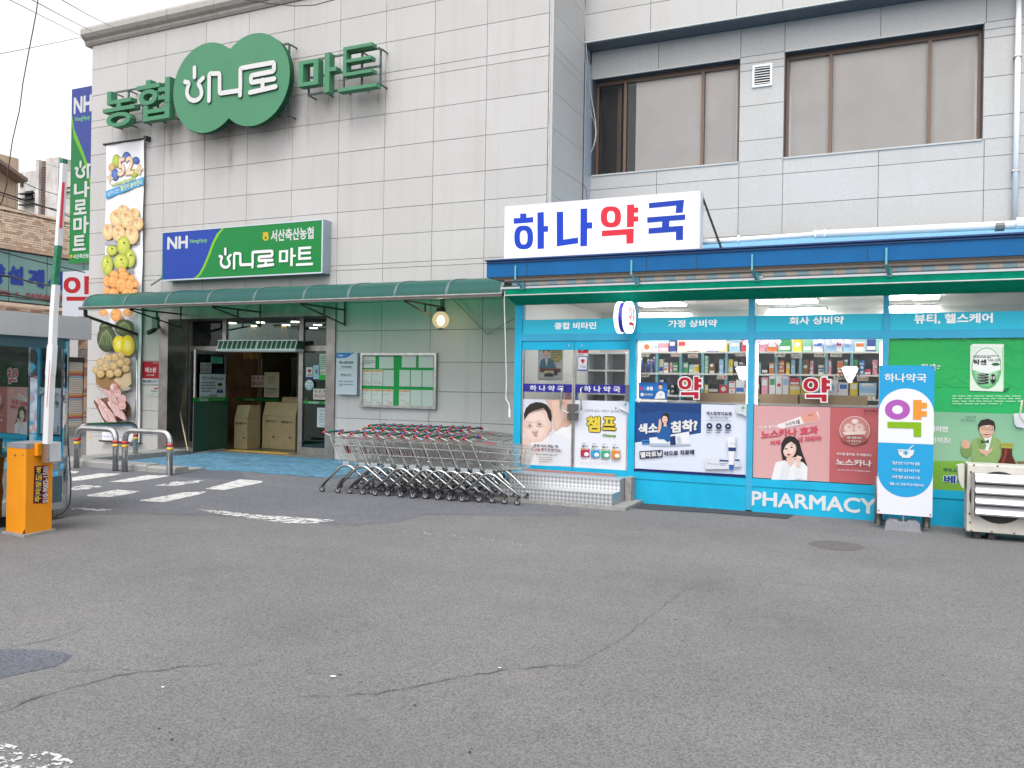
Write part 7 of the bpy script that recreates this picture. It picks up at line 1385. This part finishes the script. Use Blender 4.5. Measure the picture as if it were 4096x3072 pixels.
# ================================================================== SHOPPING CARTS
def make_cart():
    t = thing('shopping_cart', (0, 0, 0), 'x', 'shopping cart', 'shopping carts nested before the market wall')
    WDT = .56; Wn, Wf = .02, WDT-.02
    # local: x to the nose, y across, z up
    for s_, yr, yn in ((0, Wn, .10), (1, Wf, WDT-.10)):
        mb = MB(); path = rounded([(0.0, yr, .125), (.33, yr, .435), (.46, yr, .44), (.78, (yr+yn)/2, .20), (.84, yn, .135)], .09, 4); mb.tube(path, .018, 8); mb.build('leg', STEEL, t, True)
    mb = MB(); mb.tube([(.12, Wn, .235), (.12, Wf, .235)], .009, 5); mb.tube([(.70, .06, .26), (.70, WDT-.06, .26)], .009, 5)
    for y in (.16, .4): mb.tube([(.12, y, .235), (.72, y, .25)], .006, 4)
    mb.build('bottom_rack', CHROME, t)
    def top(x, s_):  # rim
        f = (x-.12)/(.95-.12); return Vector((x, (.0+.07*f) if s_ == 0 else (WDT-.07*f), .885-.06*f))
    def bot(x, s_):
        f = (x-.31)/(.86-.31); return Vector((x, (.05+.07*f) if s_ == 0 else (WDT-.05-.07*f), .485+.035*f))
    mb = MB(); r = .0042
    for s_ in (0, 1):
        mb.tube([top(.12, s_), top(.95, s_)], .005, 4); mb.tube([top(.12, s_)-Vector((0, 0, .03)), top(.93, s_)-Vector((0, 0, .03))], .003, 3); mb.tube([bot(.31, s_), bot(.86, s_)], .005, 4)
        for f in (.33, .66): mb.tube([top(.12, s_).lerp(bot(.31, s_), f), top(.95, s_).lerp(bot(.86, s_), f)], .0055, 3)
        for k in range(17):
            g_ = k/16; mb.tube([top(.12+.83*g_, s_), bot(.31+.55*g_, s_)], .0065 if k % 4 == 0 else r, 3)
    for k in range(9): g_ = k/8; mb.tube([top(.95, 0).lerp(top(.95, 1), g_), bot(.86, 0).lerp(bot(.86, 1), g_)], r, 3)
    for k in range(9): g_ = k/8; mb.tube([bot(.31, 0).lerp(bot(.31, 1), g_), bot(.86, 0).lerp(bot(.86, 1), g_)], r, 3)
    for k in range(5): g_ = k/4; x = .31+.55*g_; mb.tube([bot(x, 0), bot(x, 1)], r, 3)
    mb.tube([top(.95, 0), top(.95, 1)], .005, 4)
    for k in range(9): g_ = k/8; mb.tube([(.15, .03+(WDT-.06)*g_, .86), (.34, .06+(WDT-.12)*g_, .50)], r, 3)
    for z, x in ((.86, .15), (.74, .215), (.62, .28)): mb.tube([(x, .03, z), (x, WDT-.03, z)], r, 3)
    mb.build('basket', CHROME, t)
    mb = MB(); mb.add([(.245, .2, .72), (.245, .36, .72), (.30, .36, .60), (.30, .2, .60), (.25, .2, .72), (.25, .36, .72), (.305, .36, .60), (.305, .2, .60)], [(0, 1, 2, 3), (4, 7, 6, 5)]); mb.build('red_plate', RED, t)
    for y in (.0, WDT): mb = MB(); mb.tube([(.30, y, .485), (.12, y, .86), (.13, y, .885), (.02, y, .925)], [.005, .005, .009, .011], 5); mb.build('basket_arm', CHROME, t)
    mb = MB(); mb.box(.34, .45, .02, .045, .44, .50); mb.build('bumper', GREYP, t); mb = MB(); mb.box(.34, .45, WDT-.045, WDT-.02, .44, .50); mb.build('bumper', GREYP, t)
    mb = MB(); mb.tube([(0, .04, .94), (0, WDT*.66, .94)], .018, 8); h = mb.build('handle', GREENP, t, True)
    mb = MB(); mb.tube([(0, WDT*.661, .94), (0, WDT-.04, .94)], .0183, 8); mb.build('handle_band', BLUEP, h, True)
    for y in (0, WDT-.05): mb = MB(); mb.tube([(0, y-.012, .932), (0, y+.03, .942), (0, y+.05, .942)], [.024, .025, .019], 8); mb.tube([(-.004, y+.01, .935), (.045, y+.01, .917)], .019, 6); mb.build('end_cap', RED, h, True)
    mb = MB(); mb.add([(.20, .13, .865), (.20, WDT-.13, .865), (.36, WDT-.15, .84), (.36, .15, .84)], [(0, 1, 2, 3)]); mb.add([(.20, .13, .858), (.20, WDT-.13, .858), (.36, WDT-.15, .833), (.36, .15, .833)], [(3, 2, 1, 0)]); mb.build('seat_flap', RED, t)
    for x, y in ((0, .02), (0, WDT-.02), (.84, .10), (.84, WDT-.10)):
        mb = MB(); mb.disc((x-.025, y, .048), (0, 1, 0), .047, .026, 14); w = mb.build('wheel', mat('caster_tyre', (.07, .07, .075), .6), t, True)
        mb = MB(); mb.disc((x-.025, y, .048), (0, 1, 0), .024, .031, 10); mb.build('wheel_hub', mat('caster_hub', (.35, .36, .38), .4), w)
        mb = MB(); mb.box(x-.03, x-.012, y-.02, y-.015, .045, .10); mb.box(x-.03, x-.012, y+.015, y+.02, .045, .10); mb.box(x-.03, x+.02, y-.02, y+.02, .10, .112); mb.disc((x, y, .122), (0, 0, 1), .024, .018, 8); mb.build('caster_fork', DARKM, t)
    return t
cart = make_cart(); used = False; rn = ['front', 'middle', 'rear']
fr = [(210, 290), (350, 291), (455, 300), (570, 297), (680, 300), (790, 305), (905, 308), (1015, 315), (1125, 318), (1235, 328), (1340, 335), (1450, 345)]
md = [(565, 215), (650, 225), (738, 235), (828, 235), (918, 238), (1015, 242), (1110, 252), (1215, 262), (1305, 275)]
rr_ = [(612, 183), (695, 189), (780, 196), (865, 202), (950, 205), (1040, 208), (1130, 215), (1230, 222), (1320, 230), (1385, 236), (1490, 240)]
for ri, (pts, ya, yb) in enumerate(((fr, 10.60, 10.77), (md, 11.62, 11.80), (rr_, 12.36, 12.55))):
    for i, (x, y) in enumerate(pts):
        Yc = ya+(yb-ya)*i/(len(pts)-1)+random.uniform(-.02, .02); z = .94+gz(-8, Yc)
        p = at(1200+x/2.212, 1600+y/2.212, Y=Yc)
        if not used: c_ = cart; used = True
        else: c_ = copy_tree(cart)
        c_.location = (p.x, Yc, gz(p.x, Yc)); c_.rotation_euler.z = R(3.3+random.uniform(-1.3, 1.3))
        last = i == len(pts)-1
        c_['label'] = 'wire shopping cart, %s from the left in the %s row%s' % (ordn[i], rn[ri], ', rightmost one' if last else '')
if False: pass

# ================================================================== STEEL RAILS
def rail(p0, p1, h, lb, z0=0.0):
    a, b = Vector((*p0, gz(*p0))), Vector((*p1, gz(*p1))); t = thing('guard_rail', ((a+b)/2)[:], lb, 'guard rail', 'steel guard rails by the ramp')
    zt = max(a.z, b.z)+h; path = rounded([a+Vector((0, 0, -.02)), Vector((a.x, a.y, zt)), Vector((b.x, b.y, zt)), b+Vector((0, 0, -.02))], .2, 8); mb = MB(); mb.tube(path, .052, 14); mb.build('tube', STEEL, t, True)
    for q in (a, b):
        for z, m_ in ((.565, mat('red_reflector', (.5, .02, .02), .4)), (.50, mat('yellow_reflector', (.7, .42, .02), .4))): mb = MB(); mb.disc(q+Vector((0, 0, z-.02)), (0, 0, 1), .0545, .045, 16); mb.build('reflective_band', m_, t, True)
rail((-14.07, 10.98), (-13.03, 10.98), .77, 'left steel guard rail with red and yellow bands in front of the kerb')
rail((-12.79, 10.98), (-11.69, 11.0), .77, 'right steel guard rail with red and yellow bands in front of the kerb')
rail((-15.2, 11.9), (-15.05, 13.2), .80, 'rear guard rail running toward the wall behind the left one')

# ================================================================== PARKING BARRIER
t = thing('parking_barrier', (-8.65, 6.2, 0), 'orange parking barrier cabinet with its striped white boom raised', 'parking barrier')
cabz = at(105, 1775, X=-8.52).z
A0, A1, A2 = Vector((-8.86, 6.05)), Vector((-8.50, 6.02)), Vector((-8.55, 6.37)); A3 = Vector((-8.95, 6.42))
def q3(pts, z0, z1): mb = MB(); mb.prism(pts, 'z', z0, z1); return mb
base = at(100, 2148, Z=.02); 
pts = [tuple(A0), tuple(A1), tuple(A2), tuple(A3)]
q3(pts, .03, cabz-.055).build('cabinet', ORANGE, t)
cc = sum((Vector(p) for p in pts), Vector((0, 0)))/4; top = [tuple(cc+(Vector(p)-cc)*1.015) for p in pts]; q3(top, cabz-.054, cabz).build('cabinet_lid', mat('grey_lid', (.22, .23, .25), .6, noise=.1, scale=10), t)
bp_ = [tuple(cc+(Vector(p)-cc)*1.18) for p in pts]; q3(bp_, -.02, .029).build('base_slab', CONC, t)
u2 = Vector((A2.x-A1.x, A2.y-A1.y, 0)).normalized(); n2 = Vector((u2.y, -u2.x, 0)).normalized()
CG = crop(0, 1600, 2.765)
P = Print((A1.x, A1.y, 0), u2, n2, CG); P.o += n2*.002
P.poly([(380, 730), (535, 722), (522, 1140), (366, 1147)], lin('#8c1038')); P.poly([(388, 742), (466, 737), (454, 1130), (378, 1135)], lin('#15110f'))
for k, ch in enumerate('주차장도색'):
    ya = 1130-k*79; xa = 382+k*1.6; P.text(ch, xa+4, ya-68, xa+66, ya-8, lin('#f2d860'), .04, rot=90)
    if k: P.rect(xa-3, ya+1, xa+70, ya+4, lin('#8c8a80'))
P.text('010-9002-1500', 468, 735, 520, 1130, (.85, .85, .85), .03, rot=90); P.build('phone_sticker', PRINT, t)
mb = MB(); mb.add([(A1.x-.05, A1.y-.004, .031), (A1.x+.004, A1.y-.004, .031), (A1.x+.004, A1.y-.004, .085), (A1.x-.02, A1.y-.004, .07), (A1.x-.03, A1.y-.004, .045)], [(0, 1, 2, 3, 4)]); mb.build('rust_patch', mat('rust', (.07, .025, .012), .9), t)
for xx, yy in ((167, 610), (253, 612)): pv = at(*CG(xx, yy), Y=6.03); mb = MB(); mb.disc(Vector((pv.x, 6.035, pv.z)), (0, 1, 0), .010, .02, 8); mb.build('bolt', STEEL, t)
pm0 = Vector((A1.x, A1.y, 0))+u2*.12+n2*.001; zt0, zb0 = at(*CG(400, 480), X=-8.5).z, at(*CG(400, 615), X=-8.5).z
def slab(o, w0, w1, d0, d1, z0, z1): mb = MB(); q = [o+u2*w0+n2*d0, o+u2*w1+n2*d0, o+u2*w1+n2*d1, o+u2*w0+n2*d1]; mb.prism([(v.x, v.y) for v in q], 'z', z0, z1); return mb
O2 = Vector((A1.x, A1.y, 0)); slab(O2, .10, .22, .001, .05, zb0, zt0).build('arm_bracket', ORANGE, t)
mz0, mz1 = at(*CG(520, 680), X=-8.45).z, at(*CG(520, 470), X=-8.45).z
slab(O2, .17, .33, .052, .14, mz0, mz1).build('arm_clamp', mat('white_clamp', (.55, .57, .6), .4), t); slab(O2, .155, .168, .05, .142, mz0-.01, mz1+.01).build('clamp_edge', STEEL_B, t)
# boom
def bpt(x, y): return at(x, y, Y=6.12)
segs = [((190, 1775), (202, 1500), .046, 'w'), ((202, 1500), (210, 1380), .052, 'w'), ((210, 1380), (216, 1250), .036, 'w'), ((216, 1250), (224, 1140), .036, 'w'), ((218, 1142), (234, 983), .030, 'g'), ((234, 983), (238, 915), .028, 'w'), ((238, 915), (252, 728), .027, 'w'), ((252, 728), (255, 655), .026, 'w'), ((254, 658), (256, 638), .027, 'g')]
WB = mat('boom_white', (.66, .67, .69), .45, dirt=.25); GB = mat('boom_green', (.02, .17, .09), .5, noise=.2, scale=20); RB = mat('boom_red', (.36, .015, .04), .4)
for a_, b_, w_, k in segs:
    pa_, pb_ = bpt(*a_), bpt(*b_); mb = MB(); d_ = (pb_-pa_).normalized(); sx = Vector((1, .1, 0))*w_*.78; sy = Vector((0, .03, 0)); mb.add([pa_-sx-sy, pa_+sx-sy, pa_+sx+sy, pa_-sx+sy, pb_-sx*.97-sy, pb_+sx*.97-sy, pb_+sx*.97+sy, pb_-sx*.97+sy], [(0, 1, 5, 4), (1, 2, 6, 5), (2, 3, 7, 6), (3, 0, 4, 7), (0, 3, 2, 1), (4, 5, 6, 7)]); mb.build('boom_section', WB if k == 'w' else GB, t)
P = Print((0, 6.07, 0)); cn = crop(0, 600, 2.5525); P.px = cn
P.poly([(637, 328), (664, 331), (636, 802), (607, 798)], lin('#b01030')); P.build('red_stripe', PRINT, t)
P = Print((0, 6.065, 0), px=crop(0, 1200, 3.3175)); P.poly([(658, 800), (664, 810), (626, 1425), (618, 1420)], lin('#b01030')); P.build('red_stripe', PRINT, t)

# ================================================================== MIRROR STEEL KIOSK
MIR = mat('mirror_steel', (.62, .64, .64), .06, 1, noise=.05, scale=2); nb = MIR.node_tree.nodes; lb_ = MIR.node_tree.links
nz = nb.new('ShaderNodeTexNoise'); nz.inputs['Scale'].default_value = 1.6; tcx = nb.new('ShaderNodeTexCoord'); lb_.new(tcx.outputs['Object'], nz.inputs['Vector']); bpx = nb.new('ShaderNodeBump'); bpx.inputs['Strength'].default_value = .5; bpx.inputs['Distance'].default_value = .06; lb_.new(nz.outputs['Fac'], bpx.inputs['Height']); lb_.new(bpx.outputs[0], nb['Principled BSDF'].inputs['Normal'])
t = thing('parking_kiosk', (-10, 6.4, .1), 'mirror polished steel parking booth with trim coloured as blue reflections behind the orange barrier', 'parking booth')
KX, KY0, KY1 = -9.2, 4.9, 7.12; KD = 1.5; CHh = crop(0, 1200, 3.3175)
zk = lambda x, y, X=-9.2: at(*CHh(x, y), X=X).z
z_top = at(100, 1255, X=KX+.12).z; z_fb = at(100, 1343, X=KX+.12).z; z_win0 = at(150, 1812, X=KX).z; zb_ = .13
KBLUE = mat('kiosk_blue_reflection', (.10, .17, .19), .25, .7); KGREY = mat('kiosk_fascia_steel', (.58, .56, .55), .35, .9, noise=.05, scale=3)  # blue reflected from the pharmacy, put into the colour of the kiosk bands
RD = .12
mb = MB()
out = [(KX-KD, KY0), (KX, KY0), (KX, KY1-RD)]+[(KX-RD+RD*math.cos(k*math.pi/12), KY1-RD+RD*math.sin(k*math.pi/12)) for k in range(1, 7)]+[(KX-KD, KY1)]
mb.prism(out, 'z', zb_, z_win0); mb.build('lower_body', MIR, t)
mb = MB(); mb.prism(out, 'z', z_win0+.98*(z_fb-z_win0), z_fb); mb.build('upper_band', KBLUE, t)
q_ = [(KX+.003, KY0), (KX+.003, KY1-RD)]
zw1 = z_win0+.98*(z_fb-z_win0)
for y0_, y1_, m_ in ((KY0, KY0+.1, MIR), (5.95, 6.03, MIR), (6.55, 6.64, MIR)): mb = MB(); mb.box(KX-.06, KX, y0_, y1_, z_win0+.001, zw1-.001); mb.build('window_post', m_, t)
mb = MB(); mb.prism([(KX-.05, KY1-RD-.02), (KX, KY1-RD-.02)]+[(KX-RD+RD*math.cos(k*math.pi/12), KY1-RD+RD*math.sin(k*math.pi/12)) for k in range(0, 7)]+[(KX-RD, KY1-.05)], 'z', z_win0+.001, zw1-.001); mb.build('corner_post', MIR, t)
KG = mat_glass('kiosk_glass', (.25, .38, .34), .22, .01)
for y0_, y1_ in ((KY0+.1, 5.95), (6.03, 6.55), (6.64, KY1-RD-.02)): mb = MB(); mb.box(KX-.03, KX-.02, y0_, y1_, z_win0+.001, zw1-.001); mb.build('window_pane', KG, t)
mb = MB(); mb.box(KX-KD+.02, KX-KD+.06, KY0+.02, KY1-.02, z_win0, zw1); mb.build('rear_wall', mat('kiosk_inside', (.06, .08, .08), .7), t)
mb = MB(); mb.box(KX+.001, KX+.006, KY0, KY1-RD, zw1-.10, zw1-.0); mb.build('window_trim', KBLUE, t); mb = MB(); mb.box(KX+.001, KX+.007, 5.5, 6.9, z_win0-.02, z_win0+.03); mb.build('window_trim', KBLUE, t)
mb = MB(); mb.box(KX-KD-.1, KX+.13, KY0-.1, KY1+.14, z_fb, z_top); mb.build('roof_fascia', KGREY, t)
mb = MB(); mb.box(KX-KD-.08, KX+.11, KY0-.08, KY1+.12, z_top, z_top+.02); mb.build('roof', KGREY, t)
mb = MB(); mb.tube([(KX+.01, 6.78, z_win0-.02), (KX+.05, 6.78, z_win0-.02), (KX+.05, 6.92, z_win0-.03)], .018, 8); mb.build('door_handle', STEEL, t, True)
mb = MB(); mb.box(KX+.002, KX+.004, 6.63, 6.642, zb_+.1, z_win0-.01); mb.build('door_gap', DARKM, t)
mb = MB(); mb.box(KX+.001, KX+.006, 6.66, 6.98, z_win0-.62, z_win0-.3); mb.build('blue_reflection', KBLUE, t)  # patch coloured as a blue reflection in the mirror steel
for y in (5.0, 6.9): mb = MB(); mb.tube([(KX-.08, y, -.01), (KX-.08, y, zb_)], .025, 8); mb.disc((KX-.08, y, .01), (0, 0, 1), .06, .012, 10); mb.build('levelling_foot', mat('rusty_foot', (.08, .05, .04), .7), t)
mb = MB(); mb.box(KX-KD+.1, KX-.3, KY0+.1, KY1-.1, 0, zb_-.002); mb.build('plinth', DARKM, t)
cable(rounded([at(*CG(745, 0), Y=KY1+.02), at(*CG(748, 420), Y=KY1+.02), at(*CG(788, 950), Y=KY1+.02), at(*CG(770, 1170), Y=KY1), at(*CG(690, 1255), Y=KY1-.1), at(*CG(620, 1280), Y=KY1-.2)], .2), .009, 'black cable hanging off the corner of the kiosk')

# ================================================================== BUILDINGS ACROSS THE STREET
BX = -27.0
bk = thing('brick_building', (BX, 16, -.4), 'cream brick building with teal window band and blue letters across the street', 'building')
CW = crop(0, 600, 2.0743)
zA = 7.40; zB = 6.0; zC = 4.22; zD = 3.55; zE = 2.45
YB0, YB1 = 8.0, 32.0
mb = MB(); mb.box(BX-8, BX-.06, YB0, YB1, zB+.0, zA-.02); mb.box(BX-8, BX-.06, YB0, YB1, zE, zC-.01); mb.box(BX-8, BX-.5, YB0, YB1, -.5, zB-.01); mb.box(BX-.5, BX-.06, YB0, 19.4, -.5, zE-.01); mb.box(BX-.5, BX-.06, 27, YB1, -.5, zE-.01); mb.build('wall_core', mat('brick_mortar', (.55, .42, .34), .9), bk)
BR1 = mat('cream_brick', (.84, .66, .51), .8, noise=.12, scale=3.1); BR2 = mat('rose_brick', (.60, .42, .31), .8, noise=.16, scale=3); BR3 = mat('dark_brick', (.33, .20, .14), .8, noise=.2, scale=3)
mbs = [MB(), MB(), MB()]; random.seed(3)
def course(z, zh, y0_, y1_, L, off, pick):
    y = y0_-off
    while y < y1_:
        a_, b_ = max(y, y0_)+.006, min(y+L, y1_)-.006
        if b_-a_ > .02: mbs[pick()].add([(BX, a_, z), (BX, b_, z), (BX, b_, z+zh), (BX, a_, z+zh), (BX-.05, a_, z), (BX-.05, b_, z), (BX-.05, b_, z+zh), (BX-.05, a_, z+zh)], [(0, 1, 2, 3), (0, 4, 5, 1), (3, 2, 6, 7), (0, 3, 7, 4), (1, 5, 6, 2)])
        y += L
z = zB+.14; i = 0
while z < zA-.16: course(z, .062, 15, 22.2, .215, .1*(i % 2), lambda: 0 if random.random() < .72 else 1); z += .078; i += 1
course(zA-.16, .14, 15, 22.2, .075, 0, lambda: 0); course(zB, .13, 15, 22.2, .075, 0, lambda: 1)
course(zC-.14, .13, 15, 22.2, .075, 0, lambda: 0)
z = zE+.02; i = 0
while z < zC-.16: course(z, .062, 15, 24, .215, .1*(i % 2), lambda: 1 if random.random() < .6 else 2); z += .078; i += 1
z = -.4
while z < zE: course(z, .062, 21.35, 24, .215, .1*(i % 2), lambda: 1 if random.random() < .5 else 2); z += .078; i += 1
for k, m_ in enumerate((BR1, BR2, BR3)): tag(mbs[k].build('brick', m_, bk), kind='stuff')
TG = mat('teal_film_glass', (.20, .36, .34), .25, noise=.05, scale=1)
ys_ = [15, 16.6, 18.45, 19.85, 21.3, 22.8]
for a_, b_ in zip(ys_, ys_[1:]): mb = MB(); mb.box(BX-.30, BX-.08, a_+.015, b_-.015, zC+.0, zB-.0); mb.build('window_pane', TG, bk)
mb = MB(); mb.box(BX-.4, BX-.07, 15, 22.8, zC-.012, zC+.05); mb.box(BX-.4, BX-.07, 15, 22.8, zB-.05, zB-.012); mb.build('window_rail', DARKM, bk)
P = Print((BX-.079, 0, 0), (0, 1, 0), (1, 0, 0), CW); P.step = .003; LB = lin('#3a52b8')
for ch, a_, b_ in (('양', (-100, 930), (42, 1125)), ('설', (62, 950), (195, 1125)), ('계', (228, 975), (365, 1150)), ('사', (395, 990), (545, 1165))): P.text(ch, *a_, *b_, LB, .055)
LR = lin('#b8505a'); P.tquad('672-4', (-60, 1158), (155, 1180), (-60, 1200), (155, 1215), LR, .04); P.tquad('FAX:668-9', (212, 1185), (520, 1205), (212, 1242), (520, 1258), LR, .05); P.build('window_lettering', PRINT, bk)
mb = MB(); mb.box(BX-.45, BX+.02, 19.3, 22.8, zE-.0, zE+.0+.28); mb.build('lintel', mat('lintel_concrete', (.26, .23, .20), .8, noise=.2, scale=5), bk)
# roller shutter with coloured stripes
sh = MB(); z = 0.02; zs_ = .02; 
stripes = {}
SW = mat('shutter_cream', (.47, .43, .38), .5, dirt=.2); SO = mat('shutter_orange', (.52, .27, .08), .5); SR_ = mat('shutter_red', (.40, .07, .06), .5); SB = mat('shutter_blue', (.22, .33, .42), .5)
tops = [2.0, 1.17, .37]
H_ = .083; k = 0
z = zE-.17
while z > -.05:
    m_ = SW
    for tp in tops:
        if tp-.06 < z <= tp+.025: m_ = SO
        elif tp-.145 < z <= tp-.06: m_ = SR_
        elif tp-.23 < z <= tp-.145: m_ = SB
    mb = MB(); mb.prism([(BX-.10, z-H_+.003), (BX-.068, z-H_+.003), (BX-.06, z-H_*.5), (BX-.068, z-.002), (BX-.10, z-.002)], 'y', 19.3, 21.34)
    mb.v = [Vector((v.x, v.y, v.z)) for v in mb.v]
    mb2 = MB(); mb2.add([(v.x, v.y, v.z) for v in mb.v], mb.f)
    mb2.v = [Vector((v.x, v.y, v.z)) for v in mb2.v]; mb2.build('shutter_slat', m_, bk); z -= H_
mb = MB(); mb.box(BX-.2, BX-.03, 19.3, 21.34, zE-.16, zE-.002); mb.build('shutter_box', DARKM, bk)
mb = MB(); mb.box(BX-.12, BX+.15, 19.3, 21.6, -.42, -.06); mb.build('doorstep', CONC, bk)
mb = MB(); mb.box(BX+.02, BX+.2, 20.3, 20.9, 2.45, 3.35); mb.box(BX+.02, BX+.2, 19.9, 20.3, 2.05, 3.0); mb.build('white_signboard', WHITEP, bk)
# cladding hut on the roof
t = thing('roof_hut', (BX-2, 16, zA), 'cream board clad hut with a brown sloping eave on the brick building', 'hut')
e0 = at(0, 655, X=BX+.3); e1 = at(112, 728, X=BX+.3); h1 = at(75, 745, X=BX-.3)
mb = MB(); k = 0; y = 14.0
yE = at(75, 760, X=BX-.3).y
while y < yE: mb = MB(); mb.box(BX-.34, BX-.3, y, min(y+.3, yE)-.012, zA-.05, 9.2); mb.build('cladding_board', mat('peach_cladding', (.50, .38, .28), .6), t); y += .3
mb = MB(); mb.box(BX-6, BX-.345, 14, yE-.02, zA-.05, 8.45); mb.build('hut_core', MATS['peach_cladding'], t)
mb = MB(); za_ = at(112, 728, X=BX+.3).z; yb_ = at(112, 728, X=BX+.3).y; ya_ = at(0, 650, X=BX+.3).y; zc2 = at(0, 650, X=BX+.3).z
mb.add([(BX+.3, ya_-3, zc2+(zc2-za_)/(ya_-yb_)*-3), (BX+.3, yb_, za_), (BX+.3, yb_, za_+.12), (BX+.3, ya_-3, zc2+.12+(zc2-za_)/(ya_-yb_)*-3), (BX-6, ya_-3, zc2+(zc2-za_)/(ya_-yb_)*-3), (BX-6, yb_, za_), (BX-6, yb_, za_+.12), (BX-6, ya_-3, zc2+.12+(zc2-za_)/(ya_-yb_)*-3)], [(0, 1, 2, 3), (4, 7, 6, 5), (0, 4, 5, 1), (3, 2, 6, 7), (1, 5, 6, 2), (0, 3, 7, 4)]); mb.build('eave', mat('brown_eave', (.20, .14, .115), .7), t)
# apartment stair tower behind
t = thing('apartment_building', (-45, 40, 0), 'weathered white apartment block with a brick stair tower far behind the brick building', 'building')
OW = mat('weathered_white_wall', (.50, .48, .46), .85, noise=.15, scale=1.1, dirt=.7)
TY = 44.0
def tb(xa, ya, xb, yb, d, m_, nm, y=TY, zlow=0):
    p = at(xa, ya, Y=y); q = at(xb, yb, Y=y); mb = MB(); mb.box(p.x, q.x, y, y+d, zlow, p.z); mb.build(nm, m_, t)
tb(78, 690, 145, 900, 6, OW, 'wall', 44.5); tb(142, 640, 152, 900, 5, OW, 'tower_edge'); tb(152, 648, 184, 900, 3, mat('brown_brick_panel', (.15, .09, .08), .85, noise=.2, scale=2), 'brick_panel', 44.3); tb(184, 634, 230, 900, 5, OW, 'tower', 44.0); tb(229, 690, 300, 900, 6, OW, 'wall', 44.6)
for k in range(34): 
    p = at(152, 665+k*6.6, Y=44.28); q = at(184, 669+k*6.6, Y=44.28); mb = MB(); mb.box(p.x+.02, q.x-.02, 44.2, 44.299, q.z, q.z+.06); mb.build('brick_course', mat('brick_course_light', (.22, .15, .13), .8), t)
for yy in (742, 760): p = at(222, yy, Y=44.5); q = at(285, yy+5, Y=44.5); mb = MB(); mb.box(p.x, q.x, 44.4, 44.59, q.z, q.z+.10); mb.build('ledge', OW, t)
for k, (xa, ya, xb, yb) in enumerate(((80, 720, 90, 745), (100, 765, 128, 800))): p = at(xa, ya, Y=44.4); q = at(xb, yb, Y=44.4); mb = MB(); mb.box(p.x, q.x, 44.4, 44.499, q.z, p.z); mb.build('window', DARKM, t)
for k in range(3): p = at(85, 770+k*22, Y=44.3); q = at(140, 772+k*22, Y=44.3); mb = MB(); mb.box(p.x, q.x, 44.0, 44.4, q.z-.04, q.z+.04); mb.build('railing', DARKM, t)
# back fence-off for the street end
mb = MB(); mb.box(-60, -20, 60, 60.5, -.5, 7); tag(mb.build('far_wall', OW), 'plain pale wall closing the far end of the street', 'wall')
# ================================================================== CABLES
def wire(pts, Ys, r, lb, m=None, sag=0):
    cable([at(x, y, Y=Y) for (x, y), Y in zip(pts, Ys)], r, lb, m, sag=sag)
GW = mat('grey_wire', (.16, .16, .20), .6)
wire([(-20, -20), (40, 0), (336, 149)], (6, 7, YM), .006, 'thin wire running down to the corner of the coping', GW)
wire([(120, -5), (250, 65), (392, 137)], (6, 9, YM), .006, 'second thin wire meeting the coping', GW)
wire([(240, -5), (350, 58), (475, 120)], (7, 10, YM), .006, 'third thin wire meeting the coping', GW)
wire([(-20, 219), (120, 192), (336, 147), (410, 132)], (9, 10, YM, YM), .006, 'thin wire rising across the sky to the coping', GW)
wire([(152, -5), (145, 50), (130, 130), (117, 195), (92, 330), (78, 440), (50, 560), (32, 685), (26, 740), (10, 800), (-12, 840)], (7,)*11, .008, 'dark telephone cable drooping down the left edge of the sky', DARKM)
def w2(pts, r, lb, yy=(9, 12), m=None): wire(pts, [yy[0]+(yy[1]-yy[0])*i/(len(pts)-1) for i in range(len(pts))], r, lb, m or DARKM)
w2([(-10, 765), (120, 808), (230, 845), (280, 868)], .016, 'thick twisted cable crossing over the cream brick, upper strand')
w2([(-10, 775), (100, 812), (230, 838), (285, 862)], .009, 'thin cable beside the twisted upper strand')
w2([(60, 715), (150, 755), (280, 795)], .008, 'cable running from the hut eave to the green sign')
w2([(20, 590), (120, 632), (200, 660), (285, 685)], .004, 'hairline wire in front of the apartment block', m=GW)
w2([(-10, 812), (110, 850), (220, 895), (280, 912)], .007, 'thin cable sagging over the cream brick wall')
w2([(-10, 1003), (90, 1030), (220, 1062), (340, 1090)], .012, 'black cable over the top of the teal windows')
w2([(-10, 1100), (60, 1110), (130, 1130), (215, 1145)], .018, 'thick black cable crossing the blue letters')
w2([(-10, 1168), (60, 1178), (120, 1190), (240, 1212)], .016, 'bundled black cable under the blue letters')
w2([(-10, 1180), (100, 1192), (200, 1200), (240, 1205)], .012, 'lower strand of the bundled black cable')
w2([(60, 1195), (140, 1198), (210, 1212), (242, 1220)], .008, 'loose black strand below the bundle')
bpy.data.objects.remove(_to); bpy.data.scenes.remove(_ts)
